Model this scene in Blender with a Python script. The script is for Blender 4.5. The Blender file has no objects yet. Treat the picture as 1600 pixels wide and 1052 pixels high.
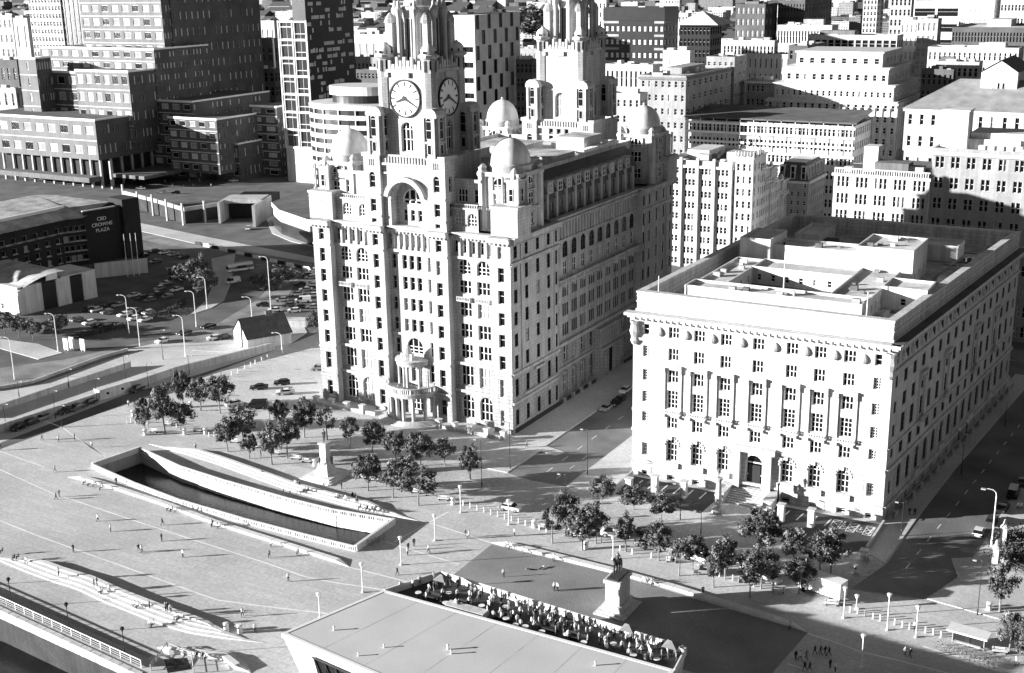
import bpy, bmesh, math, random
import numpy as np
from mathutils import Vector, Matrix
from mathutils.geometry import tessellate_polygon
R = math.radians
rng = random.Random(7)
S = bpy.context.scene
COL = S.collection
# ---------------------------------------------------------------- camera
CX, CY, CZ, YAW, PITCH, ROLL, FPX = 131.443, -228.695, 100.522, -0.5213, 0.2853, -0.0171, 1942.09
_c = np.array([CX, CY, CZ])
_fw = np.array([math.sin(YAW)*math.cos(PITCH), math.cos(YAW)*math.cos(PITCH), -math.sin(PITCH)])
_r = np.array([math.cos(YAW), -math.sin(YAW), 0.0]); _u = np.cross(_r, _fw)
_r2 = math.cos(ROLL)*_r+math.sin(ROLL)*_u; _u2 = -math.sin(ROLL)*_r+math.cos(ROLL)*_u
cam_d = bpy.data.cameras.new('camera'); cam = bpy.data.objects.new('camera', cam_d); COL.objects.link(cam)
M = Matrix.Identity(4)
for i in range(3):
    M[i][0] = _r2[i]; M[i][1] = _u2[i]; M[i][2] = -_fw[i]; M[i][3] = _c[i]
cam.matrix_world = M
cam_d.sensor_width = 36; cam_d.lens = 36*FPX/1600; cam_d.clip_start = 1; cam_d.clip_end = 30000
S.camera = cam
# ---------------------------------------------------------------- sky and sun
SUN_DIR = 36.0     # degrees: the way shadows run on the ground, from +x towards +y
SUN_EL = 10.8
W = bpy.data.worlds.new('World'); S.world = W; W.use_nodes = True
nt = W.node_tree; bg = nt.nodes['Background']
sky = nt.nodes.new('ShaderNodeTexSky'); sky.sky_type = 'NISHITA'; sky.sun_disc = False
sky.sun_elevation = R(SUN_EL); sky.sun_rotation = R(90-(SUN_DIR+180))
sky.air_density = 1.0; sky.dust_density = 0.6; sky.altitude = 50
bw = nt.nodes.new('ShaderNodeRGBToBW')      # a black and white photograph: neutral light
nt.links.new(sky.outputs[0], bw.inputs[0]); nt.links.new(bw.outputs[0], bg.inputs[0])
bg.inputs[1].default_value = 0.0245
sl = bpy.data.lights.new('sun', 'SUN'); sl.energy = 5.0; sl.angle = R(0.5); sl.color = (1, 1, 1)
so = bpy.data.objects.new('sun', sl); COL.objects.link(so)
_d = Vector((math.cos(R(SUN_DIR))*math.cos(R(SUN_EL)), math.sin(R(SUN_DIR))*math.cos(R(SUN_EL)), -math.sin(R(SUN_EL))))
so.rotation_euler = _d.to_track_quat('-Z', 'Y').to_euler(); so.location = (-100, -100, 200)
S.view_settings.view_transform = 'Standard'; S.view_settings.look = 'None'
S.view_settings.gamma = 1; S.view_settings.exposure = 1.70; S.view_settings.use_curve_mapping = False
S.cycles.max_bounces = 6; S.cycles.diffuse_bounces = 3; S.cycles.glossy_bounces = 2; S.cycles.transmission_bounces = 2
S.cycles.caustics_reflective = False; S.cycles.caustics_refractive = False
# ---------------------------------------------------------------- survey: sight lines of the photograph to places on the ground
def ray(px, py):
    return _fw+(px-800)/FPX*_r2-(py-526)/FPX*_u2
def GP(px, py, z=0.0):
    d = ray(px, py); t = (z-CZ)/d[2]; p = _c+t*d
    return (float(p[0]), float(p[1]))
def PW(px, py, y):
    d = ray(px, py); t = (y-CY)/d[1]; p = _c+t*d
    return (float(p[0]), float(p[2]))
def PX(px, py, x):
    d = ray(px, py); t = (x-CX)/d[0]; p = _c+t*d
    return (float(p[1]), float(p[2]))
def PJ(x, y, z):
    d = np.array([x, y, z])-_c; w = d@_fw
    return (800+FPX*(d@_r2)/w, 526-FPX*(d@_u2)/w)
def HZ(px, pyb, pyt):
    x, y = GP(px, pyb); lo, hi = 0, 200
    for _ in range(40):
        m = (lo+hi)/2
        if PJ(x, y, m)[1] > pyt: lo = m
        else: hi = m
    return lo
# ---------------------------------------------------------------- materials
MATS = {}
def mat(name, v, rough=0.85, var=0.12, scale=0.35, fine=0.0, fscale=6.0, streak=0.0, course=None, bump=0.0, bscale=3.0, spec=0.3, metal=0.0):
    """grey procedural material; var = broad mottling, fine = fine grain, streak = rain streaks, course=(w,h,joint,shift) masonry joints"""
    if name in MATS: return MATS[name]
    m = bpy.data.materials.new(name); m.use_nodes = True; t = m.node_tree; N = t.nodes; L = t.links
    b = N['Principled BSDF']; b.inputs['Roughness'].default_value = rough; b.inputs['Metallic'].default_value = metal
    b.inputs['Specular IOR Level'].default_value = spec
    geo = N.new('ShaderNodeNewGeometry')
    def noise(sc, det=4, vec=None):
        n = N.new('ShaderNodeTexNoise'); n.inputs['Scale'].default_value = sc; n.inputs['Detail'].default_value = det
        L.new(vec if vec is not None else geo.outputs['Position'], n.inputs['Vector']); return n.outputs['Fac']
    def mth(op, a, c, clamp=False):
        n = N.new('ShaderNodeMath'); n.operation = op; n.use_clamp = clamp
        for i, k in enumerate((a, c)):
            if isinstance(k, (int, float)): n.inputs[i].default_value = k
            else: L.new(k, n.inputs[i])
        return n.outputs[0]
    def amp(fac, a):      # 1 + a*2*(contrast of noise)
        mr = N.new('ShaderNodeMapRange'); mr.inputs[1].default_value = 0.3; mr.inputs[2].default_value = 0.7
        mr.inputs[3].default_value = 1-a; mr.inputs[4].default_value = 1+a; L.new(fac, mr.inputs[0]); return mr.outputs[0]
    val = None
    def mulin(k):
        nonlocal val
        val = k if val is None else mth('MULTIPLY', val, k)
    if var: mulin(amp(noise(scale, 5), var))
    if fine: mulin(amp(noise(fscale, 3), fine))
    if streak:
        mp = N.new('ShaderNodeMapping'); mp.inputs['Scale'].default_value = (1.3, 1.3, 0.09); L.new(geo.outputs['Position'], mp.inputs[0])
        mulin(amp(noise(1.0, 5, mp.outputs[0]), streak))
    if course:
        cw, chh, jd, sh = course
        sx = N.new('ShaderNodeSeparateXYZ'); L.new(geo.outputs['Position'], sx.inputs[0])
        cb = N.new('ShaderNodeCombineXYZ'); L.new(mth('ADD', sx.outputs[0], sx.outputs[1]) if sh != 'flat' else sx.outputs[0], cb.inputs[0]); L.new(sx.outputs[2] if sh != 'flat' else sx.outputs[1], cb.inputs[1])
        br = N.new('ShaderNodeTexBrick'); br.inputs['Scale'].default_value = 1.0
        br.inputs['Brick Width'].default_value = cw; br.inputs['Row Height'].default_value = chh
        br.inputs['Mortar Size'].default_value = min(cw, chh)*0.05; br.inputs['Mortar Smooth'].default_value = 0.3
        br.inputs['Color1'].default_value = (1.06,)*3+(1,); br.inputs['Color2'].default_value = (0.94,)*3+(1,); br.inputs['Mortar'].default_value = (1-jd,)*3+(1,)
        L.new(cb.outputs[0], br.inputs['Vector']); mulin(br.outputs['Color'])
    if val is None: b.inputs['Base Color'].default_value = (v, v, v, 1)
    else:
        fv = mth('MULTIPLY', val, v); L.new(fv, b.inputs['Base Color'])
    if bump:
        bp = N.new('ShaderNodeBump'); bp.inputs['Strength'].default_value = bump; bp.inputs['Distance'].default_value = 0.15
        L.new(noise(bscale, 4), bp.inputs['Height']); L.new(bp.outputs[0], b.inputs['Normal'])
    MATS[name] = m; return m
stone = mat('granite_ashlar', .42, .85, .16, .16, .12, 3, .26, (1.5, .75, .38, 'wall'))
stone_base = mat('rusticated_granite', .34, .9, .18, .2, .14, 4, .26, (1.8, .9, .6, 'wall'))
stone_trim = mat('granite_trim', .43, .8, .18, .3, .12, 5, .24)
port = mat('portland_stone', .50, .8, .10, .14, .08, 4, .18, (1.7, .85, .24, 'wall'))
port_base = mat('portland_rustic', .45, .85, .16, .18, .12, 4, .26, (2.1, .95, .5, 'wall'))
port_trim = mat('portland_trim', .51, .75, .14, .3, .10, 5, .2)
glass = mat('window_glass', .012, .22, 0, spec=.12)
glass2 = mat('office_glass', .03, .2, .3, .15, spec=.2)
def vary(m, lo, hi, share):
    t = m.node_tree; N, L = t.nodes, t.links; oi = N.new('ShaderNodeObjectInfo'); g = N.new('ShaderNodeMath'); g.operation = 'LESS_THAN'; g.inputs[1].default_value = share; L.new(oi.outputs['Random'], g.inputs[0])
    r = N.new('ShaderNodeMapRange'); r.inputs[3].default_value = lo; r.inputs[4].default_value = hi; L.new(g.outputs[0], r.inputs[0]); b = N['Principled BSDF']; L.new(r.outputs[0], b.inputs['Base Color'])
vary(glass, .010, .30, .10)      # now and then a drawn blind behind the pane
wet_wall = mat('stained_quay_stone', .50, .85, .35, .5, .25, 2, .45)
dark_wall = mat('blackish_wall', .035, .9, .3, .3, .2, 3, .2)  # near-black wall tone, mottled and faintly streaked
hotel_brick = mat('hotel_brick', .026, .9, .22, .12, .2, 3, .10, (.9, .45, .2, 'wall'))
blind = mat('blind_lit_pane', .55, .5, .15, .6)
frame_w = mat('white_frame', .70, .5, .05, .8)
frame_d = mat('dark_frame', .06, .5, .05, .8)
slate = mat('slate_roof', .07, .7, .2, .5, .15, 4, .15, (.9, .45, .25, 'wall'))
lead = mat('lead_roof', .24, .7, .25, .25, .12, 3)
felt = mat('roof_felt', .40, .9, .42, .22, .22, 1.6)
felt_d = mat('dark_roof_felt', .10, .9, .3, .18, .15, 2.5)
tarmac_d = mat('fresh_tarmac', .055, .9, .3, .12, .2, 3)
hall_roof = mat('hall_roof_membrane', .52, .85, .07, .12, .05, 3)
felt_w = mat('pale_roof_felt', .56, .9, .24, .16, .14, 1.6, 0, (5.0, 2.5, .08, 'flat'))
dome_m = mat('pale_dome', .60, .6, .10, .4, .06, 4, .16)
clock_w = mat('clock_opal', .85, .35, .03, 1)
clock_k = mat('clock_black', .015, .4, 0)
brick_d = mat('dark_brick', .095, .9, .22, .12, .2, 3, .10, (.9, .45, .2, 'wall'))
brick_m = mat('brown_brick', .28, .9, .14, .15, .12, 4, .14, (1.2, .6, .15, 'wall'))
brick_l = mat('pale_brick', .17, .9, .12, .15, .12, 4, .14, (1.2, .6, .15, 'wall'))
conc = mat('concrete', .40, .9, .16, .2, .1, 4, .2)
conc_d = mat('dark_concrete', .14, .9, .2, .2, .12, 4, .2)
conc_l = mat('pale_concrete', .50, .9, .12, .2, .08, 4, .18)
render_w = mat('white_render', .56, .8, .10, .25, .06, 4, .18)
paint_w = mat('white_paint', .75, .45, .06, 1.0)
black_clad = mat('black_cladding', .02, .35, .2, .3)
asphalt = mat('asphalt', .165, .9, .35, .10, .2, 3, bump=.2, bscale=6)
asphalt_l = mat('worn_asphalt', .12, .9, .3, .12, .18, 3)
pave = mat('granite_paving', .48, .85, .14, .04, .15, 1.6, 0, (3.6, 1.8, .12, 'flat'))
pave2 = mat('pale_paving', .50, .85, .16, .08, .12, 2, 0, (.9, .6, .10, 'flat'))
setts = mat('granite_setts', .40, .9, .30, .07, .22, 1.5, 0, (.5, .3, .15, 'flat'))
kerb_m = mat('kerb_granite', .5, .8, .15, .5, .1, 4)
line_m = mat('road_paint', .62, .8, .28, .8, .2, 5)
pline_m = mat('pale_paving_line', .75, .8, .14, .4)
bench_m = mat('pale_granite_bench', .64, .7, .10, .3, .08, 3)
grass_m = mat('lawn_grass', .22, .95, .22, .10, .30, 5.0)
hedge_m = mat('hedge_leaf', .06, .9, .5, .8, .4, 5, bump=.5)
leaf_m = mat('tree_leaf', .065, .8, .55, .35, .4, 3.0)
leaf_l = mat('pale_tree_leaf', .16, .8, .55, .35, .4, 3.0)
bark_m = mat('tree_bark', .20, .9, .3, 1.5, .2, 8)
water_m = mat('dock_water', .012, .22, .3, .3, bump=.3, bscale=1.4, spec=.2)
metal_d = mat('dark_metal', .03, .4, .1, 1)
metal_w = mat('white_metal', .72, .35, .06, 1)
metal_g = mat('grey_metal', .30, .45, .1, 1)
bronze = mat('bronze_statue', .035, .4, .4, 1.5, spec=.5)
rubber = mat('tyre_rubber', .012, .8, 0)
car_glass = mat('car_glass', .01, .06, 0, spec=.6)
lamp_glass = mat('lamp_lens', .85, .2, 0)
skin_m = mat('skin_tone', .34, .6, 0)
hair_m = mat('dark_hair', .03, .6, 0)
CAR = {'white': mat('car_white', .75, .25, 0, spec=.5), 'silver': mat('car_silver', .42, .28, 0, spec=.5, metal=.3), 'grey': mat('car_grey', .13, .28, 0, spec=.5),
       'black': mat('car_black', .012, .2, 0, spec=.5), 'dark': mat('car_dark', .05, .25, 0, spec=.5)}
CLO = [mat('cloth_white', .72, .9, 0), mat('cloth_pale', .48, .9, 0), mat('cloth_grey', .2, .9, 0), mat('cloth_dark', .045, .9, 0), mat('cloth_black', .014, .9, 0)]
# ---------------------------------------------------------------- mesh builder
class Fr:
    """a wall plane: u along it, v up, d outwards"""
    def __init__(s, x, y, z=0.0, rz=0.0):
        s.x, s.y, s.z, s.rz = x, y, z, rz; c, k = math.cos(R(rz)), math.sin(R(rz)); s.U = (c, k); s.N = (k, -c)
    def p(s, u, v, d=0.0):
        return (s.x+s.U[0]*u+s.N[0]*d, s.y+s.U[1]*u+s.N[1]*d, s.z+v)
class MB:
    def __init__(s, *mats): s.v = []; s.f = []; s.m = []; s.g = []; s.mats = list(mats) or [stone]
    def add(s, vs, fs, mi=0):
        b = len(s.v); s.g.append((b, len(s.f))); s.v += [tuple(map(float, q)) for q in vs]
        for f in fs: s.f.append(tuple(b+i for i in f)); s.m.append(mi)
    def quad(s, a, b, c, d, mi=0): s.add((a, b, c, d), ((0, 1, 2, 3),), mi)
    def box(s, x0, x1, y0, y1, z0, z1, mi=0, bottom=True):
        vs = [(x0, y0, z0), (x1, y0, z0), (x1, y1, z0), (x0, y1, z0), (x0, y0, z1), (x1, y0, z1), (x1, y1, z1), (x0, y1, z1)]
        fs = [(0, 1, 5, 4), (1, 2, 6, 5), (2, 3, 7, 6), (3, 0, 4, 7), (4, 5, 6, 7)]
        if bottom: fs.append((3, 2, 1, 0))
        s.add(vs, fs, mi)
    def fbox(s, f, u0, u1, v0, v1, d0, d1, mi=0):
        vs = [f.p(u0, v0, d1), f.p(u1, v0, d1), f.p(u1, v0, d0), f.p(u0, v0, d0), f.p(u0, v1, d1), f.p(u1, v1, d1), f.p(u1, v1, d0), f.p(u0, v1, d0)]
        s.add(vs, [(0, 1, 5, 4), (1, 2, 6, 5), (2, 3, 7, 6), (3, 0, 4, 7), (4, 5, 6, 7), (3, 2, 1, 0)], mi)
    def prism(s, poly, z0, z1, mi=0, top=None, cap=True, zs=None):
        n = len(poly); t0 = [(p[0], p[1], z0) for p in poly]; t1 = [(p[0], p[1], z1 if zs is None else zs[i]) for i, p in enumerate(poly)]
        area = sum(poly[i][0]*poly[(i+1) % n][1]-poly[(i+1) % n][0]*poly[i][1] for i in range(n))
        fs = []
        for i in range(n):
            j = (i+1) % n
            fs.append((i, j, n+j, n+i) if area > 0 else (j, i, n+i, n+j))
        s.add(t0+t1, fs, mi)
        if cap: s.add(t1, [tuple(range(n)) if area > 0 else tuple(range(n-1, -1, -1))], mi if top is None else top)
    def lathe(s, prof, cx, cy, seg=12, mi=0, a0=0.0, a1=360.0, zoff=0.0):
        full = abs(a1-a0-360) < 1e-6; k = seg if full else seg+1; b = len(s.v)
        for r, z in prof:
            for i in range(k):
                a = R(a0+(a1-a0)*i/seg); s.v.append((cx+r*math.cos(a), cy+r*math.sin(a), z+zoff))
        for j in range(len(prof)-1):
            for i in range(seg):
                i2 = (i+1) % k if full else i+1
                s.f.append((b+j*k+i, b+j*k+i2, b+(j+1)*k+i2, b+(j+1)*k+i)); s.m.append(mi)
    def tube(s, a, c, r0, r1=None, seg=6, mi=0, cap=True):
        r1 = r0 if r1 is None else r1; a = Vector(a); c = Vector(c); d = (c-a)
        if d.length < 1e-6: return
        q = d.normalized(); e1 = q.orthogonal().normalized(); e2 = q.cross(e1); b = len(s.v)
        for (o, r) in ((a, r0), (c, r1)):
            for i in range(seg):
                t = 2*math.pi*i/seg; s.v.append(tuple(o+e1*(r*math.cos(t))+e2*(r*math.sin(t))))
        for i in range(seg):
            j = (i+1) % seg; s.f.append((b+i, b+j, b+seg+j, b+seg+i)); s.m.append(mi)
        if cap: s.f.append(tuple(b+seg+i for i in range(seg))); s.m.append(mi)
    def facade(s, f, u0, u1, v0, v1, holes=(), d=0.0, depth=.45, mi=0, rmi=None):
        """wall sheet with real openings; holes = (a, b, c, e[, arch])"""
        rmi = mi if rmi is None else rmi
        us = sorted({u0, u1}|{h[0] for h in holes}|{h[1] for h in holes}); vs = sorted({v0, v1}|{h[2] for h in holes}|{h[3] for h in holes})
        us = [u for u in us if u0-1e-6 <= u <= u1+1e-6]; vs = [v for v in vs if v0-1e-6 <= v <= v1+1e-6]
        for j in range(len(vs)-1):
            vm = (vs[j]+vs[j+1])/2; run = None
            hs = [h for h in holes if h[2] < vm < h[3]]
            for i in range(len(us)-1):
                um = (us[i]+us[i+1])/2; hole = any(h[0] < um < h[1] for h in hs)
                if not hole and run is None: run = us[i]
                if hole and run is not None: s.quad(f.p(run, vs[j], d), f.p(us[i], vs[j], d), f.p(us[i], vs[j+1], d), f.p(run, vs[j+1], d), mi); run = None
            if run is not None: s.quad(f.p(run, vs[j], d), f.p(us[-1], vs[j], d), f.p(us[-1], vs[j+1], d), f.p(run, vs[j+1], d), mi)
        for h in holes:
            a, b, c, e = h[:4]; arch = len(h) > 4 and h[4]; di = d-depth
            if not arch: path = [(a, c), (a, e), (b, e), (b, c)]
            else:
                r = (b-a)/2; sp = e-r*(arch if arch is not True else 1.0); k = 8; m = (a+b)/2
                arc = [(m-r*math.cos(math.pi*i/k), sp+(e-sp)*math.sin(math.pi*i/k)) for i in range(k+1)]
                path = [(a, c)]+arc+[(b, c)]
                for i in range(k):
                    (ua, va), (ub, vb) = arc[i], arc[i+1]
                    s.quad(f.p(ua, va, d), f.p(ub, vb, d), f.p(ub, e, d), f.p(ua, e, d), mi)
            for i in range(len(path)-1):
                (ua, va), (ub, vb) = path[i], path[i+1]
                s.quad(f.p(ua, va, di), f.p(ub, vb, di), f.p(ub, vb, d), f.p(ua, va, d), rmi)
            s.quad(f.p(a, c, d), f.p(b, c, d), f.p(b, c, di), f.p(a, c, di), rmi)
    def mesh(s, name, off=(0, 0, 0)):
        me = bpy.data.meshes.new(name)
        vs = s.v if off == (0, 0, 0) else [(a-off[0], b-off[1], c-off[2]) for a, b, c in s.v]
        me.from_pydata(vs, [], s.f)
        for m in s.mats: me.materials.append(m)
        if len(s.mats) > 1: me.polygons.foreach_set('material_index', s.m)
        me.update(); return me
    def split(s, name, parent):
        """every separate piece becomes a part of its own"""
        g = s.g+[(len(s.v), len(s.f))]
        for (v0, f0), (v1, f1) in zip(g[:-1], g[1:]):
            k = MB(*s.mats); k.v = s.v[v0:v1]; k.f = [tuple(i-v0 for i in f) for f in s.f[f0:f1]]; k.m = s.m[f0:f1]; k.build(name, parent)
    def build(s, name, parent=None, smooth=False, off=None):
        """links the mesh; coordinates are world, moved into the parent's frame"""
        o = off if off is not None else WL.get(parent.name if parent else None, (0, 0, 0))
        me = s.mesh(name, o)
        if smooth: me.shade_smooth()
        ob = bpy.data.objects.new(name, me); COL.objects.link(ob)
        if parent is not None: ob.parent = parent
        WL[ob.name] = o
        return ob
WL = {None: (0, 0, 0)}
def tag(o, label=None, cat=None, group=None, kind=None):
    if label: o['label'] = label
    if cat: o['category'] = cat
    if group: o['group'] = group
    if kind: o['kind'] = kind
    return o
def empty(name, loc, label=None, cat=None, group=None, rz=0.0):
    o = bpy.data.objects.new(name, None); COL.objects.link(o); o.location = loc; o.rotation_euler = (0, 0, R(rz)); o.empty_display_size = .5
    WL[o.name] = tuple(loc); return tag(o, label, cat, group)
def inst(name, me, parent, loc, rz=0.0, sc=None):
    """an object that shares mesh data; loc is world"""
    o = bpy.data.objects.new(name, me); COL.objects.link(o)
    w = WL.get(parent.name, (0, 0, 0)) if parent else (0, 0, 0)
    if parent is not None: o.parent = parent
    o.location = (loc[0]-w[0], loc[1]-w[1], loc[2]-w[2])
    if rz: o.rotation_euler = (0, 0, R(rz))
    if sc is not None: o.scale = (sc, sc, sc) if isinstance(sc, (int, float)) else sc
    return o
def copy_tree(o, parent=None):
    c = o.copy(); COL.objects.link(c); c.parent = parent
    for ch in o.children: copy_tree(ch, c)
    return c
# ---------------------------------------------------------------- windows (shared meshes)
WINS = {}; SUBWIN = set()
def win_mesh(w, h, nx=2, nz=2, arch=False, fr=frame_w, gl=glass, t=.09, transom=None):
    key = (round(w, 2), round(h, 2), nx, nz, arch, fr.name, gl.name, t, transom)
    if key in WINS: return WINS[key]
    m = MB(gl, fr); a = w/2
    def bar(x0, x1, z0, z1):
        y0, y1 = -.10, .0
        m.add([(x0, y0, z0), (x1, y0, z0), (x1, y0, z1), (x0, y0, z1), (x0, y1, z0), (x1, y1, z0), (x1, y1, z1), (x0, y1, z1)], [(0, 1, 2, 3), (0, 3, 7, 4), (1, 5, 6, 2), (3, 2, 6, 7), (0, 4, 5, 1)], 1)
    if arch:
        r = a; k = 10; sp = h-r
        pts = [(-a, 0, 0), (a, 0, 0)]+[(r*math.cos(math.pi*i/k), 0, sp+r*math.sin(math.pi*i/k)) for i in range(k+1)]
        m.add(pts, [tuple(range(len(pts)))], 0)
        for i in range(k):
            p0 = Vector((r*math.cos(math.pi*i/k), -.05, sp+r*math.sin(math.pi*i/k))); p1 = Vector((r*math.cos(math.pi*(i+1)/k), -.05, sp+r*math.sin(math.pi*(i+1)/k)))
            m.tube(p0, p1, t*.8, seg=4, mi=1, cap=False)
        top = sp
    else:
        m.quad((-a, 0, 0), (a, 0, 0), (a, 0, h), (-a, 0, h)); top = h; bar(-a, a, h-t, h)
    bar(-a, -a+t, 0, top); bar(a-t, a, 0, top); bar(-a, a, 0, t)
    for i in range(1, nx):
        x = -a+w*i/nx; zt = h-t if not arch else sp+math.sqrt(max(0, a*a-x*x))
        bar(x-t*.6, x+t*.6, t, zt)
    for j in range(1, nz):
        z = top*j/nz if transom is None else top*transom; bar(-a, a, z-t*.5, z+t*.5)
    if arch: bar(-a, a, sp-t*.5, sp+t*.5)
    pane = MB(gl); k = [i for i, q in enumerate(m.m) if q == 0]; pane.add([m.v[i] for i in m.f[k[0]]], [tuple(range(len(m.f[k[0]])))])
    fr_ = MB(fr); fr_.v = m.v; fr_.f = [f for f, q in zip(m.f, m.m) if q]; fr_.m = [0]*len(fr_.f)
    WINS[key] = (m.mesh('window'), fr_.mesh('window'), pane.mesh('pane')); return WINS[key]
def put_win(parent, f, uc, v0, w, h, d, name='window', **kw):
    x, y, z = f.p(uc, v0, d); ms = win_mesh(w, h, **kw)
    if parent.name not in SUBWIN: return inst(name, ms[0], parent, (x, y, z), f.rz)
    o = inst(name, ms[1], parent, (x, y, z), f.rz); q = bpy.data.objects.new('pane', ms[2]); COL.objects.link(q); q.parent = o; return o
def wins(mb, parent, f, u0, u1, v0, v1, specs, d=0.0, depth=.45, mi=0, stuff=False, name='window', rmi=None):
    """specs = (uc, v0, w, h, kw); cuts the openings and sets a window in each"""
    holes = [(c-w/2, c+w/2, b, b+h, kw.get('arch', False)) for c, b, w, h, kw in specs]
    mb.facade(f, u0, u1, v0, v1, holes, d, depth, mi, rmi)
    for c, b, w, h, kw in specs: put_win(parent, f, c, b, w, h, d-depth+.02, 'arched_window' if kw.get('arch') else ('triple_window' if kw.get('nx') == 3 else ('narrow_window' if w < 1 else name)), **kw)  # any narrow window gets its own name, on whatever storey
ORD = ['zeroth', 'first', 'second', 'third', 'fourth', 'fifth', 'sixth', 'seventh', 'eighth', 'ninth', 'tenth', 'eleventh', 'twelfth', 'thirteenth', 'fourteenth', 'fifteenth', 'sixteenth', 'seventeenth', 'eighteenth', 'nineteenth', 'twentieth']
def nth(i):
    if i < len(ORD): return ORD[i]
    t = {2: 'twenty', 3: 'thirty', 4: 'forty', 5: 'fifty', 6: 'sixty', 7: 'seventy', 8: 'eighty', 9: 'ninety'}
    if i < 100: return (t[i//10]+('-'+ORD[i % 10] if i % 10 else '')).replace('twenty', 'twenty') + ('' if i % 10 else 'th')
    return str(i)+'th'
def merge(name, mbs): pass
# ================================================================ the setting
def sheet(name, polys, z, m, kind='structure', px=False, parent=None, th=None):
    polys = [[GP(*q) if px else q for q in pl] for pl in polys]
    vs = [Vector((p[0], p[1], 0)) for pl in polys for p in pl]
    tri = tessellate_polygon([[Vector((p[0], p[1], 0)) for p in pl] for pl in polys])
    b = MB(m); fs = []
    for t in tri:
        a, c, e = (vs[i] for i in t)
        fs.append(t if (c-a).cross(e-a).z > 0 else (t[0], t[2], t[1]))
    b.add([(v.x, v.y, z) for v in vs], fs)
    o = b.build(name, parent)
    if kind and parent is None: tag(o, kind=kind)
    return o
def pavement(name, poly, h=.12, top=pave2, px=False, side=kerb_m):
    poly = [GP(*q) if px else q for q in poly]
    b = MB(side, top); b.prism(poly, 0.0, h, 0, 1); return tag(b.build(name), kind='structure')
C_NEAR = [GP(*q) for q in ((145, 732), (210, 761), (278, 787), (383, 818), (475, 842), (556, 862))]
C_FAR = [GP(*q) for q in ((219, 706), (282, 735), (347, 756), (448, 785), (521, 803), (616, 819))]
CANAL = C_NEAR+C_FAR[::-1]
LZ = -2.7
base_hole = CANAL
QUAY = [(-7000, -96), (-36.5, -109.6), (15, -114.4), (7000, -114.4)]
sheet('ground', [QUAY+[(7000, 14000), (-7000, 14000)], base_hole], 0.0, asphalt_l)
b = MB(water_m); b.quad((-7000, -6000, -6.5), (7000, -6000, -6.5), (7000, -90, -6.5), (-7000, -90, -6.5)); tag(b.build('river_water'), kind='structure')
# quay wall below the promenade
b = MB(conc_d)
b = MB(dark_wall, wet_wall)
for (x0, y0), (x1, y1) in zip(QUAY[:-1], QUAY[1:]): b.quad((x0, y0, -9), (x1, y1, -9), (x1, y1, -2.1), (x0, y0, -2.1)); b.quad((x0, y0, -2.1), (x1, y1, -2.1), (x1, y1, .0), (x0, y0, .0), 1)
tag(b.build('quay_wall'), 'rough dark quay wall rising from the dock water', 'wall', kind='structure')
sheet('plaza', [[(-100.5, -103.4), (-36.5, -109.5), (15, -114.3), (260, -114.3), (260, 92), (-92, 92), (-92, 30)], base_hole], .004, pave)
# lighter and darker bands laid in the paving
def stripe(name, pts, w, m, z=.009, px=True):
    P = [GP(*q) if px else q for q in pts]; b = MB(m); L_ = []; R_ = []
    for i, p in enumerate(P):
        a = P[max(0, i-1)]; c = P[min(len(P)-1, i+1)]; dx, dy = c[0]-a[0], c[1]-a[1]; l = math.hypot(dx, dy) or 1; nx, ny = -dy/l*w/2, dx/l*w/2
        L_.append((p[0]+nx, p[1]+ny, z)); R_.append((p[0]-nx, p[1]-ny, z))
    for i in range(len(P)-1): b.quad(R_[i], R_[i+1], L_[i+1], L_[i])
    return tag(b.build(name), kind='structure')
for pts in ([(0, 734), (82, 771), (240, 823.5), (291, 840), (413, 879), (476, 901), (520, 910), (600, 922)],
            [(0, 814), (66, 840), (200, 888), (300, 924), (341, 938), (400, 946), (512, 959)],
            [(72, 659), (98, 668), (118, 683), (165, 714)], [(130, 690), (160, 712)],
            [(540, 885), (620, 905), (690, 925)], [(603, 847), (717, 882)], [(648, 811), (693, 824), (766, 848)],
            [(0, 705), (35, 718), (70, 730)], [(1230, 1037), (1270, 1050)], [(1262, 990), (1300, 1002), (1350, 1020), (1400, 1031), (1480, 1052)], [(616, 847), (700, 800)]):
    stripe('paving_line', pts, .32, pline_m)
stripe('paving_band', [(0, 921), (100, 965), (235, 1026)], 1.0, setts, .0075)
# granite sett carriageway in front of the two office palaces
sheet('sett_road', [[(-40, -38), (-6, -36), (12, -38.5), (30, -39.5), (60, -38.5), (86, -37.5), (100, -36), (100, -30), (88, -26), (62, -24), (30, -24), (24, -21), (10, -20.5), (-40, -24)]], .008, setts)
sheet('asphalt_road', [[(10.1, -20.2), (16.2, -21.3), (24, -20.8), (24.1, 96), (10.1, 96), (10.1, -2.8), (15.5, -4.2), (14.4, -6.8), (10.3, -6.2)]], .012, asphalt)
sheet('asphalt_road', [[(86.4, -37.2), (98, -35.2), (101.2, -25), (102.6, -12), (104.2, 20), (108.5, 96), (97.6, 96), (91.6, 23.6), (90.3, 0), (89.5, -25)]], .012, asphalt)
sheet('asphalt_road', [[(-420, 97), (300, 97), (300, 119), (-420, 119)]], .012, asphalt)
pavement('pavement', [(0.3, -20), (9.9, -20), (9.9, -6.2), (14.2, -7), (15.3, -4.3), (9.9, -2.9), (9.9, 95), (0.3, 95)])
pavement('pavement', [(24.3, -20.6), (32.9, -20), (32.9, -8), (33.4, 88), (24.3, 95)])
pavement('pavement', [(84.7, -22), (89.2, -25.5), (90.1, 0), (91.4, 23.6), (97.4, 96), (92.8, 96), (85, -9)])
pavement('pavement', [(98.4, -35), (101.5, -25), (99, -18), (103, -15.5), (104.5, 20), (108.8, 96), (125, 96), (119, -15), (122, -38)])
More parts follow.
